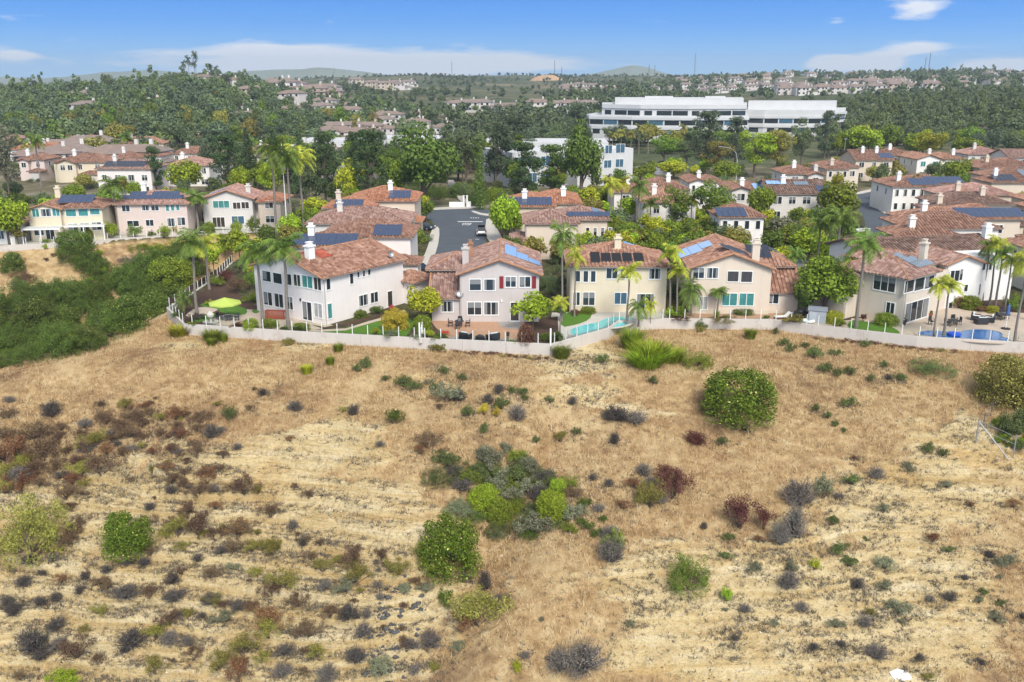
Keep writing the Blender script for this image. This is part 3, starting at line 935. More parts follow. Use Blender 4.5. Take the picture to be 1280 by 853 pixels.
class House:
    def __init__(s, origin, ang, wall='white', roof='brown', cap=None, label=None, group=None, name='house', far=False):
        s.root = empty(name, origin, ang, label, 'house', group)
        s.o = Vector(origin); s.a = ang
        s.M = Matrix.Translation(s.o) @ Matrix.Rotation(ang, 4, 'Z'); s.Mi = s.M.inverted()
        s.wall = MB(); s.roofmb = MB(); s.cap = MB(); s.fas = MB(); s.B = []; s.wc = wall; s.rc = roof; s.capm = cap or M_CAP
        s.far = far; s.items = []

    def lray(s, px, py):
        d = Vector(ray(px, py))
        o = s.Mi @ Vector((0, 0, CZ)); d = s.Mi.to_3x3() @ d
        return o, d

    def block(s, x0, x1, y0, y1, h, roof='hip', pitch=.36, oh=.5, z0=0.0):
        b = dict(x0=x0, x1=x1, y0=y0, y1=y1, h=h, z0=z0, pl={})
        s.B.append(b)
        FOOT.append([tuple((s.M @ Vector(p))[:2]) for p in ((x0 - .3, y0 - .3, 0), (x1 + .3, y0 - .3, 0), (x1 + .3, y1 + .3, 0), (x0 - .3, y1 + .3, 0))])
        w = s.wall
        for a, c in (((x0, y0), (x1, y0)), ((x1, y0), (x1, y1)), ((x1, y1), (x0, y1)), ((x0, y1), (x0, y0))):
            w.face([(*a, z0 - .3), (*c, z0 - .3), (*c, h), (*a, h)])
        X0, X1, Y0, Y1 = x0 - oh, x1 + oh, y0 - oh, y1 + oh
        ze = h - oh * pitch * .4; W = X1 - X0; D = Y1 - Y0
        n = math.sqrt(1 + pitch * pitch)
        fr = dict(f=((X0, Y0, ze), (1, 0, 0), (0, 1 / n, pitch / n)), r=((X1, Y0, ze), (0, 1, 0), (-1 / n, 0, pitch / n)),
                  b=((X1, Y1, ze), (-1, 0, 0), (0, -1 / n, pitch / n)), l=((X0, Y1, ze), (0, -1, 0), (1 / n, 0, pitch / n)))
        P4 = [Vector((X0, Y0, ze)), Vector((X1, Y0, ze)), Vector((X1, Y1, ze)), Vector((X0, Y1, ze))]
        pl = {}
        caps = []
        if roof == 'hip':
            if W >= D:
                rl = Vector((X0 + D / 2, (Y0 + Y1) / 2, ze + pitch * D / 2)); rr = Vector((X1 - D / 2, (Y0 + Y1) / 2, ze + pitch * D / 2))
                pl = dict(f=[P4[0], P4[1], rr, rl], r=[P4[1], P4[2], rr], b=[P4[2], P4[3], rl, rr], l=[P4[3], P4[0], rl])
                caps = [(P4[0], rl), (P4[3], rl), (P4[1], rr), (P4[2], rr), (rl, rr)]
            else:
                ra = Vector(((X0 + X1) / 2, Y0 + W / 2, ze + pitch * W / 2)); rb = Vector(((X0 + X1) / 2, Y1 - W / 2, ze + pitch * W / 2))
                pl = dict(f=[P4[0], P4[1], ra], r=[P4[1], P4[2], rb, ra], b=[P4[2], P4[3], rb], l=[P4[3], P4[0], ra, rb])
                caps = [(P4[0], ra), (P4[1], ra), (P4[2], rb), (P4[3], rb), (ra, rb)]
        elif roof in ('gf', 'gfh'):   # gable to the front; gfh: hipped at the back
            xm = (x0 + x1) / 2; zr = ze + pitch * W / 2; yb = Y1 if roof == 'gf' else Y1 - W / 2
            ra = Vector((xm, Y0, zr)); rb = Vector((xm, yb, zr))
            pl = dict(r=[P4[1], P4[2], rb, ra], l=[P4[3], P4[0], ra, rb])
            caps = [(P4[0], ra), (P4[1], ra), (ra, rb)]
            zg = ze + pitch * W / 2 - .05
            k = h - ze
            w.face([(x0, y0, h), (x1, y0, h), (x1, y0, ze + pitch * oh - .02), (xm, y0, zg), (x0, y0, ze + pitch * oh - .02)])
            if roof == 'gf':
                w.face([(x1, y1, h), (x0, y1, h), (x0, y1, ze + pitch * oh - .02), (xm, y1, zg), (x1, y1, ze + pitch * oh - .02)])
                caps += [(P4[2], rb), (P4[3], rb)]
            else:
                pl['b'] = [P4[2], P4[3], rb]; caps += [(P4[2], rb), (P4[3], rb)]
        elif roof == 'gs':
            ym = (y0 + y1) / 2; zr = ze + pitch * D / 2
            ra = Vector((X0, ym, zr)); rb = Vector((X1, ym, zr))
            pl = dict(f=[P4[0], P4[1], rb, ra], b=[P4[2], P4[3], ra, rb])
            caps = [(P4[0], ra), (P4[3], ra), (P4[1], rb), (P4[2], rb), (ra, rb)]
            zg = ze + pitch * D / 2 - .05
            for xx in (x0, x1): w.face([(xx, y0, h), (xx, y1, h), (xx, y1, ze + pitch * oh - .02), (xx, ym, zg), (xx, y0, ze + pitch * oh - .02)])
        elif roof == 'sf':
            z2 = ze + pitch * D
            pl = dict(f=[P4[0], P4[1], Vector((X1, Y1, z2)), Vector((X0, Y1, z2))])
            for xx in (x0, x1): w.face([(xx, y0, h), (xx, y1, h), (xx, y1, z2 - pitch * oh - .05)])
            caps = [(P4[0], Vector((X0, Y1, z2))), (P4[1], Vector((X1, Y1, z2)))]
        for k_, pts in pl.items():
            o, u, v = (Vector(q) for q in fr[k_])
            nrm = u.cross(v)
            b['pl'][k_] = (o, u, v, nrm, pts)
            uv = [((p - o).dot(u) + 40, (p - o).dot(v) + 40) for p in pts]
            s.roofmb.face(pts, 0, uv)
            uu = [(p - o).dot(u) for p in pts]; vv = [(p - o).dot(v) for p in pts]; np_ = len(pts)
            k0 = math.ceil((min(uu) + .12) / .46)
            for kk in range(k0, int((max(uu) - .12) / .46) + 1):
                c_ = kk * .46; hit = []
                for i in range(np_):
                    a_, b_ = uu[i], uu[(i + 1) % np_]
                    if (a_ - c_) * (b_ - c_) < 0:
                        f_ = (c_ - a_) / (b_ - a_); hit.append(vv[i] + f_ * (vv[(i + 1) % np_] - vv[i]))
                if len(hit) < 2 or max(hit) - min(hit) < .25: continue
                va, vb = min(hit), max(hit) - .06
                row = []
                for du, dn in ((-.17, .012), (-.10, .125), (.10, .125), (.17, .012)):
                    row.append((o + u * (c_ + du) + v * (va - .04) + nrm * dn, o + u * (c_ + du) + v * vb + nrm * dn, c_ + .23 + du + 40))
                for q0, q1 in zip(row[:-1], row[1:]):
                    s.roofmb.face([q0[0], q1[0], q1[1], q0[1]], 0, [(q0[2], va + 40), (q1[2], va + 40), (q1[2], vb + 40), (q0[2], vb + 40)])
                s.roofmb.face([row[3][0], row[2][0], row[1][0], row[0][0]], 0, [(c_ + 40.23, va + 40)] * 4)
            low = [p - Vector((0, 0, .14)) for p in pts]
            s.fas.face(list(reversed(low)))
            e0, e1 = pts[0], pts[1]
            s.fas.face([low[0], low[1], e1 - Vector((0, 0, .004)), e0 - Vector((0, 0, .004))])
            if roof in ('gf', 'gfh', 'gs', 'sf'):
                m_ = len(pts)
                for i in range(1, m_):
                    a, c = pts[i], pts[(i + 1) % m_]
                    if abs(a.z - c.z) > .2: s.fas.face([low[i], low[(i + 1) % m_], c - Vector((0, 0, .004)), a - Vector((0, 0, .004))])
        if roof == 'flat':
            s.wall.face([(x0, y0, h), (x1, y0, h), (x1, y1, h), (x0, y1, h)])
        for a, c in caps:
            n_ = max(2, int((c - a).length / .45)) if not s.far else 2
            q = [a.lerp(c, i / n_) + Vector((0, 0, .03)) for i in range(n_ + 1)]
            s.cap.path(q, [(.15 if i % 2 else .12) for i in range(n_ + 1)], 5)
        return len(s.B) - 1

    def plane_hit(s, b, k, px, py):
        o, u, v, n, pts = s.B[b]['pl'][k]
        ro, rd = s.lray(px, py)
        t = (o - ro).dot(n) / rd.dot(n)
        return ro + rd * t

    def face_frame(s, b, side):
        B = s.B[b]
        return dict(f=(Vector((B['x0'], B['y0'], 0)), Vector((1, 0, 0)), Vector((0, -1, 0))), r=(Vector((B['x1'], B['y0'], 0)), Vector((0, 1, 0)), Vector((1, 0, 0))),
                    l=(Vector((B['x0'], B['y1'], 0)), Vector((0, -1, 0)), Vector((-1, 0, 0))), b=(Vector((B['x1'], B['y1'], 0)), Vector((-1, 0, 0)), Vector((0, 1, 0))))[side]

    def win(s, b, side, u, z, w_, h_, n=2, style='dark', name='window'):
        o, ud, nd = s.face_frame(b, side)
        g, f = window_meshes(round(w_ * 20) / 20, round(h_ * 20) / 20, n, style, rng.choice((0, 0, 1, 2, 3)) if style == 'dark' else 0)
        p = o + ud * u + Vector((0, 0, z))
        a = math.atan2(ud.y, ud.x)
        wo = link(name, g, s.root, p, a)
        link(name + '_frame', f, wo)
        return wo

    def wpx(s, b, side, x0, x1, y0, y1, n=2, style='dark', name='window'):
        """window whose glass covers the photo rectangle"""
        o, ud, nd = s.face_frame(b, side)
        def hit(px, py):
            ro, rd = s.lray(px, py); t = (o - ro).dot(nd) / rd.dot(nd); q = ro + rd * t - o
            return q.dot(ud), q.z
        u0, _ = hit(x0, (y0 + y1) / 2); u1, _ = hit(x1, (y0 + y1) / 2)
        xm = (x0 + x1) / 2
        z1 = hit(xm, y0)[1]; z0 = hit(xm, y1)[1]
        return s.win(b, side, (u0 + u1) / 2, z0, max(.3, u1 - u0), max(.3, z1 - z0), n, style, name)

    def box_on(s, name, b, side, u, z, w_, h_, d, mat):
        o, ud, nd = s.face_frame(b, side)
        m = MB(); m.box(-w_ / 2, w_ / 2, -d, -.004, 0, h_)
        return m.obj(name, [mat], s.root, o + ud * u + Vector((0, 0, z)), math.atan2(ud.y, ud.x))

    def chimney(s, p, h, w_=.95, mat=None):
        m = MB(); m.box(-w_ / 2, w_ / 2, -w_ * .4, w_ * .4, -1.2, h); m.box(-w_ / 2 - .12, w_ / 2 + .12, -w_ * .4 - .12, w_ * .4 + .12, h, h + .18)
        m.box(-w_ / 3, w_ / 3, -w_ * .25, w_ * .25, h + .18, h + .5); m.box(-w_ / 2.4, w_ / 2.4, -w_ * .32, w_ * .32, h + .5, h + .58)
        s.items.append(('chimney', m, mat or mat_stucco('stucco ' + s.wc, WALLC[s.wc]), p))

    def chim_px(s, b, k, px, py, h=1.9, w_=.95, mat=None): s.chimney(s.plane_hit(b, k, px, py), h * .8, w_ * .9, mat)

    def solar(s, b, k, c, cells, tone='blue', pw=1.0, ph=1.65, uv=False):
        """cells: list of (col,row) panels around the centre point c (local point, or (fu,fv) fractions)"""
        o, u, v, n, pts = s.B[b]['pl'][k]
        cu, cv = (c if uv else ((c - o).dot(u), (c - o).dot(v)))
        m = MB()
        xs = [q[0] for q in cells]; ys = [q[1] for q in cells]
        mx = (min(xs) + max(xs) + 1) / 2; my = (min(ys) + max(ys) + 1) / 2
        for i, j in cells:
            u0 = cu + (i - mx) * pw + .02; v0 = cv + (j - my) * ph + .02; u1 = u0 + pw - .04; v1 = v0 + ph - .04
            q = [o + u * a + v * c_ for a, c_ in ((u0, v0), (u1, v0), (u1, v1), (u0, v1))]
            top = [p + n * .19 for p in q]; bot = [p + n * .15 for p in q]
            m.face(top, 0, [(0, 0), (pw, 0), (pw, ph), (0, ph)])
            m.face(list(reversed(bot)), 1)
            for a in range(4): m.face([bot[a], bot[(a + 1) % 4], top[(a + 1) % 4], top[a]], 1)
        s.items.append(('solar_panels', m, [solarm(tone), M_METAL], None))

    def solar_px(s, b, k, px, py, nx, ny, tone='blue', skip=(), **kw):
        s.solar(b, k, s.plane_hit(b, k, px, py), [(i, j) for i in range(nx) for j in range(ny) if (i, j) not in skip], tone, **kw)

    def done(s):
        for B in s.B:
            if B['h'] > 4.5 and s.o.y < 182 and s.o.y > 0:
                m = MB(); x = B['x0'] + .14; m.box(x - .05, x + .05, B['y0'] - .09, B['y0'] - .005, .05, B['h'] - .05)
                m.obj('downpipe', [mat_simple('downpipe paint', (.42, .38, .34), .6, .08)], s.root)
        s.wall.obj('wall', [mat_stucco('stucco ' + s.wc, WALLC[s.wc])], s.root)
        if s.roofmb.f:
            r = s.roofmb.obj('roof', [mat_roof('roof tile ' + s.rc, ROOF[s.rc])], s.root)
            if s.cap.f: s.cap.obj('ridge_cap', [s.capm], r)
            if s.fas.f: s.fas.obj('fascia', [mat_simple('fascia paint', (.30, .23, .18), .7, .1)], r)
        else: r = s.root
        for nm, m, mat, p in s.items: m.obj(nm, mat, r, p)
        return s.root


def local_frame(A, B_):
    d = B_ - A
    return math.atan2(d.y, d.x), math.hypot(d.x, d.y)


ZQ = lambda ox, oy, k: (lambda x0, x1, y0, y1: (ox + x0 / k, ox + x1 / k, oy + y0 / k, oy + y1 / k))
Z6 = ZQ(200, 220, 4); Z7 = ZQ(500, 220, 4); Z8 = ZQ(700, 220, 4); Z9 = ZQ(960, 220, 4); Z5 = ZQ(0, 220, 4)
ZA = ZQ(320, 300, 6.4); ZB = ZQ(1060, 300, 6.4); ZC = ZQ(510, 340, 6.4)
qp = lambda ox, oy, k, x, y: (ox + x / k, oy + y / k)
L_ROOT = {}

# --- H0: white house at the corner of the wall
A = P(406.7, 407); ang = R(54)
h = House(A, ang, 'white', 'rust', label='big white house whose brown tile roof has one bright red patch')
# local x along the right (garden) face, local y towards the left end of the view face
b0 = h.block(0, 13.6, 0, 12.2, 5.75, 'gs', .30)
b1 = h.block(11.2, 16.2, 3.0, 10.5, 5.3, 'hip', .34)
b2 = h.block(13.6, 18.0, -1.6, 3.0, 3.0, 'hip', .34)
for r_ in ((562, 592, 305, 398), (750, 776, 262, 352), (806, 826, 250, 300), (850, 870, 238, 292), (893, 914, 230, 280)):
    h.wpx(b0, 'f', *ZA(*r_), n=1)
for r_ in ((822, 894, 442, 525), (916, 974, 420, 500)): h.wpx(b0, 'f', *ZA(*r_), n=2)
h.wpx(b0, 'f', *ZA(573, 606, 510, 628), n=1, style='teal')
d_ = h.wpx(b0, 'f', *ZA(1052, 1090, 412, 530), n=1, style='brown', name='door')
for r_ in ((53, 120, 250, 330), (140, 208, 268, 348), (230, 285, 275, 358)): h.wpx(b0, 'l', *ZA(*r_), n=1)
for r_, st in (((304, 356, 278, 368), 'dark'), ((372, 452, 288, 382), 'teal'), ((466, 522, 302, 400), 'brown')): h.wpx(b0, 'l', *ZA(*r_), n=2, style=st)
for r_ in ((65, 130, 420, 520), (152, 220, 435, 538), (245, 296, 455, 555)): h.wpx(b0, 'l', *ZA(*r_), n=2)
h.wpx(b0, 'l', *ZA(374, 448, 497, 640), n=2, name='sliding_door'); h.wpx(b0, 'l', *ZA(468, 530, 512, 620), n=2, style='blind')
o_, u_, v_, n_, pts_ = h.B[b0]['pl']['b' if False else 'f']
c_ = h.plane_hit(b0, 'f', *qp(320, 300, 6.4, 520, 118))
m = MB(); q_ = [c_ + u_ * a + v_ * b for a, b in ((-.9, -1.1), (1.0, -1.1), (1.0, 1.1), (-.9, 1.1))]
m.face([p + n_ * .15 for p in q_], 0, [(0, 0), (2.2, 0), (2.2, 2.6), (0, 2.6)]); h.items.append(('roof_patch', m, [mat_roof('roof tile fresh', ((.25, .05, .03), (.36, .08, .045), (.42, .12, .07)))], None))
h.chimney(h.plane_hit(b0, 'f', *qp(320, 300, 6.4, 432, 150)), 1.45, .95, M_WHITE)
h.box_on('wall_lamp', b0, 'l', 8.2, 2.4, .15, .3, .15, M_BLACK)
c_ = h.plane_hit(b0, 'f', *qp(320, 300, 6.4, 1072, 150))
m = MB(); m.lathe([(0, .0), (.25, .05), (.42, .18)], 12, T=Matrix.Translation((0, 0, .5)) @ Matrix.Rotation(R(70), 4, 'X')); m.path([(0, 0, 0), (0, 0, .5)], .03, 5)
h.items.append(('satellite_dish', m, M_METAL, c_))
h.done()

# --- H1: grey gabled house with red shutters
A = P(575.5, 402.5)
h = House(A, 0, 'grey', 'mauve', label='grey gabled house with dark red shutters and pale blue solar panels, behind a brick patio')
b0 = h.block(0, 9.3, 0, 13.5, 5.75, 'gf', .36, .45)
b1 = h.block(-3.9, 2.0, 4.6, 12.5, 5.5, 'hip', .36, .5)
b2 = h.block(-3.4, 0, .4, 4.6, 2.85, 'sf', .50, .35)
for r_, st in (((495, 582, 60, 147), 'dark'), ((610, 695, 60, 147), 'dark')): h.wpx(b0, 'f', *ZC(*r_), n=1, style=st)
for r_ in ((780, 863, 40, 120), (893, 978, 40, 120), (478, 586, 242, 342), (610, 720, 242, 342)): h.wpx(b0, 'f', *ZC(*r_), n=2)
h.wpx(b0, 'f', *ZC(822, 885, 245, 390), n=1, name='door', style='brown')
h.wpx(b2, 'f', *ZC(268, 358, 236, 318), n=2)
o, u, nn = h.face_frame(b0, 'f')
sm = mat_simple('shutter red', (.22, .025, .03), .6, .15, 6)
for px in (748, 1008):
    ro, rd = h.lray(*qp(510, 340, 6.4, px, 132)); t = -ro.y / rd.y; q = ro + rd * t
    m = MB(); m.box(-.24, .24, -.06, -.004, 0, 1.45)
    for k in range(14): m.box(-.2, .2, -.075, -.061, .06 + k * .098, .12 + k * .098)
    m.obj('shutter', [sm], h.root, (q.x, 0, q.z))
h.solar(b0, 'r', h.plane_hit(b0, 'r', *qp(520, 250, 8, 1060, 560)), [(0, 2), (1, 2), (0, 1), (1, 1), (2, 1), (2, 2), (3, 2), (0, 0), (1, 0), (4, 2), (4, 1)][:10], 'light', 1.25, 1.55)
h.chim_px(b0, 'l', *qp(520, 250, 8, 497, 640), 2.3, .85)
h.chim_px(b1, 'f', *qp(520, 250, 8, 545, 500), .9, .6, M_CAP)
m = MB(); m.lathe([(0, .0), (.28, .06), (.45, .2)], 12, T=Matrix.Translation((0, 0, .55)) @ Matrix.Rotation(R(60), 4, 'X')); m.path([(0, 0, 0), (0, 0, .55)], .03, 5)
h.items.append(('satellite_dish', m, M_METAL, h.plane_hit(b2, 'f', *qp(510, 340, 6.4, 415, 215))))
h.box_on('wall_lamp', b0, 'f', 4.9, 2.45, .16, .26, .14, M_FRAME)
h.done()

# --- H2: cream house behind the turquoise pool
A = P(712, 390)
h = House(A, R(-1), 'cream', 'rust', label='cream house with five black solar water panels over its gutter, behind the turquoise pool')
b0 = h.block(0, 11.8, 0, 9.5, 5.85, 'hip', .34, .5)
b1 = h.block(2.5, 9.5, 6, 13, 5.85, 'hip', .34, .5)
for r_ in ((118, 140, 475, 530), (155, 177, 475, 530), (80, 100, 475, 528)): h.wpx(b0, 'f', *Z8(*r_), n=1)
for r_ in ((232, 288, 462, 513), (302, 356, 462, 513), (446, 502, 464, 515), (66, 98, 583, 646), (116, 172, 583, 646)): h.wpx(b0, 'f', *Z8(*r_), n=2)
h.wpx(b0, 'f', *Z8(274, 332, 584, 640), n=2, style='blue'); h.wpx(b0, 'f', *Z8(384, 468, 590, 668), n=2, name='sliding_door')
for i, px in enumerate((176, 230, 282, 334, 390)):
    h.solar_px(b0, 'f', *qp(700, 220, 4, px, 412), 1, 1, 'black', pw=1.18, ph=2.6 if i == 0 else 2.1)
h.chim_px(b0, 'f', *qp(700, 220, 4, 288, 362), 1.5, .9)
h.solar_px(b1, 'r', *qp(700, 220, 4, 345, 350), 3, 1, 'light')
h.done()

# --- H3: beige gabled house
A = P(861.5, 392)
h = House(A, R(-3), 'beige', 'rust', label='beige gabled house with light blue solar panels and a low red tiled wing')
b0 = h.block(0, 9.6, 0, 13.5, 5.7, 'gf', .36, .45)
b1 = h.block(8.2, 13.0, 4.2, 11, 5.3, 'hip', .36, .5)
b2 = h.block(9.6, 13.2, .6, 4.2, 2.7, 'sf', .55, .35)
for r_ in ((666, 720, 460, 511), (735, 790, 460, 511), (812, 884, 588, 648), (897, 967, 588, 648)): h.wpx(b0, 'f', *Z8(*r_), n=2, style='teal' if r_[2] > 550 else 'dark')
for r_ in ((838, 892, 477, 528), (906, 960, 478, 531)): h.wpx(b0, 'f', *Z8(*r_), n=1, style='brown')
h.wpx(b0, 'f', *Z8(694, 736, 605, 668), n=2, name='door', style='blind')
h.wpx(b2, 'f', *Z8(1038, 1092, 590, 638), n=2)
h.solar(b0, 'l', h.plane_hit(b0, 'l', *qp(700, 220, 4, 675, 372)), [(0, 0), (0, 1), (1, 0), (1, 1), (2, 0), (2, 1), (3, 0), (3, 1), (1, 2), (2, 2), (0, 2)], 'light', 1.2, 1.5)
h.solar_px(b0, 'r', *qp(700, 220, 4, 868, 372), 3, 3, 'black', pw=1.3, ph=1.3, skip=((0, 0), (2, 2)))
h.chim_px(b0, 'r', *qp(700, 220, 4, 975, 425), 2.6, 1.0)
h.solar_px(b1, 'f', *qp(700, 220, 4, 990, 382), 3, 2, 'dark')
h.solar_px(b1, 'r', *qp(700, 220, 4, 1055, 370), 3, 1, 'dark')
h.done()

# --- H4: beige house behind the deep blue pool
A = P(*qp(1060, 300, 6.4, 425, 690)); ang = R(39)
h = House(A, ang, 'sand', 'mauve', M_CAP, label='sand coloured house with a corner of wide dark windows, behind the deep blue pool')
b0 = h.block(0, 6.9, 0, 9, 5.75, 'hip', .34, .5)
b1 = h.block(6.9, 13.0, 2.6, 12, 5.75, 'hip', .30, .4)
b2 = h.block(7.4, 12.2, 1.0, 2.6, 5.0, 'flat')
b3 = h.block(-2.5, 0, 6, 12, 5.2, 'hip', .30, .4)
for r_ in ((452, 524, 325, 416), (534, 606, 305, 400), (614, 682, 292, 384), ): h.wpx(b0, 'f', *ZB(*r_), n=1)
for r_, n in (((207, 382, 282, 408), 3), ((306, 372, 502, 590), 2)): h.wpx(b0, 'l', *ZB(*r_), n=n)
h.wpx(b0, 'f', *ZB(458, 634, 490, 636), n=4, name='sliding_door')
h.solar(b0, 'f', h.plane_hit(b0, 'f', *qp(1060, 300, 6.4, 520, 160)), [(0, 0), (1, 0), (2, 0), (0, 1), (1, 1), (0, 2)], 'grey', 1.3, 1.2)
h.chim_px(b0, 'f', *qp(1060, 300, 6.4, 600, 145), 2.2, .95)
h.done()
# gabled wing to its right, facing the pool
A = P(1176.5, 386)
h = House(A, R(14), 'bright', 'mauve', label='white gabled house wing with a three light window, right of the wide chimney')
b0 = h.block(0, 5.2, 0, 9, 5.6, 'gf', .36, .45)
h.wpx(b0, 'f', *ZB(812, 888, 245, 330), n=2); h.wpx(b0, 'f', *ZB(893, 915, 235, 322), n=1); h.wpx(b0, 'f', *ZB(792, 810, 258, 338), n=1)
h.wpx(b0, 'f', *ZB(928, 955, 358, 412), n=1); h.wpx(b0, 'f', *ZB(800, 830, 500, 590), n=1, name='door')
h.done()
A = P(1212, 381)
h = House(A, R(12), 'bright', 'dark', M_CAPD, label='white house with a long dark brown tile roof behind the row of palms')
b0 = h.block(-12.0, 7.5, 6, 14, 5.9, 'gs', .30, .5)
b1 = h.block(0, 7, 1.5, 6, 5.9, 'flat')
for r_ in ((1040, 1070, 168, 245), (1074, 1098, 168, 240), (1125, 1150, 185, 240), (1010, 1055, 355, 440)): h.wpx(b1, 'f', *ZB(*r_), n=1)
h.chim_px(b0, 'f', *qp(960, 220, 4, 1090, 312), 1.9, 1.1, M_WHITE)
h.done()

# --- left row on its own white wall
A = P(40, 302)
h = House(A, R(7), 'cream', 'brown', label='cream yellow house with a white slatted patio cover, leftmost above the brush canyon')
b0 = h.block(0, 5.4, 0, 9, 5.6, 'gf', .33, .45)
b1 = h.block(5.4, 12.2, .7, 9.7, 5.75, 'hip', .33, .5)
for r_, st in (((162, 195, 167, 205), 'teal'), ((205, 255, 166, 202), 'dark'), ((263, 297, 162, 200), 'teal')): h.wpx(b0, 'f', *Z5(*r_), n=2, style=st)
for r_, st in (((330, 380, 168, 202), 'teal'), ((392, 440, 163, 200), 'teal'), ((450, 498, 161, 193), 'teal'), ((342, 390, 240, 283), 'dark'), ((402, 448, 237, 278), 'dark'), ((460, 507, 232, 270), 'dark')): h.wpx(b1, 'f', *Z5(*r_), n=2 if st == 'dark' else 1, style=st)
h.wpx(b0, 'f', *Z5(172, 218, 259, 297), n=2); h.wpx(b0, 'f', *Z5(230, 272, 255, 318), n=2, name='sliding_door')
h.solar_px(b1, 'f', *qp(0, 220, 4, 385, 118), 6, 2, 'blue', pw=1.0)
h.chim_px(b0, 'r', *qp(0, 220, 4, 294, 112), 2.2, 1.0)
m = MB()
for k in range(26): m.box(-.3 + k * .24, -.18 + k * .24, -3.0, 0, 2.62, 2.7)
m.box(-.4, 6.0, -3.05, -2.9, 2.45, 2.62); m.box(-.4, 6.0, -.16, -.01, 2.45, 2.62)
for x in (-.3, 2.7, 5.9): m.box(x - .09, x + .09, -3.02, -2.84, 0, 2.45)
for k in range(28): m.box(6.1 + k * .24, 6.22 + k * .24, -1.2, .66, 2.72, 2.8)
m.box(6.05, 12.9, -1.22, -1.08, 2.55, 2.72)
for x in (9.3, 12.7): m.box(x - .08, x + .08, -1.21, -1.05, 0, 2.55)
m.obj('patio_cover', [M_WHITE], h.root)
h.done()
A = P(149, 294)
h = House(A, R(4), 'pinkish', 'pink', label='pinkish house with broad blue solar panels, between the cream and the pale grey houses')
b0 = h.block(0, 12.6, 0, 10, 5.7, 'hip', .33, .5)
for r_, n in (((610, 648, 143, 178), 2), ((708, 746, 138, 173), 2), ((756, 793, 138, 173), 2), ((830, 845, 142, 176), 1), ((855, 871, 140, 174), 1), ((881, 897, 138, 172), 1), ((637, 695, 225, 252), 2), ((730, 768, 220, 250), 2), ((838, 874, 212, 252), 2), ((888, 926, 208, 246), 2)):
    h.wpx(b0, 'f', *Z5(*r_), n=n, style='teal' if n == 1 else 'dark')
h.solar_px(b0, 'f', *qp(0, 220, 4, 772, 100), 11, 2, 'blue', skip=((0, 1), (10, 1), (4, 1)))
h.chim_px(b0, 'l', *qp(0, 220, 4, 722, 80), 1.9, 1.0, M_WHITE)
h.done()
A = P(256, 287)
h = House(A, R(6), 'paleg', 'pink', label='pale grey gabled house at the right end of the row above the canyon')
b0 = h.block(0, 9.2, 0, 11, 5.7, 'gf', .34, .45)
b1 = h.block(9.2, 12.8, 3, 11, 5.3, 'hip', .34, .4)
for r_, st in (((1066, 1146, 126, 160), 'teal'), ((1165, 1202, 133, 165), 'brown'), ((1208, 1244, 131, 163), 'brown'), ((1160, 1220, 202, 240), 'blue')): h.wpx(b0, 'f', *Z5(*r_), n=3 if st == 'teal' else 2, style=st)
h.wpx(b0, 'f', *Z5(1064, 1124, 207, 256), n=3, name='sliding_door', style='brown')
h.solar_px(b0, 'l', *qp(0, 220, 4, 1092, 80), 4, 2, 'light')
h.chim_px(b1, 'f', *qp(0, 220, 4, 1243, 92), 1.9, 1.0)
h.done()


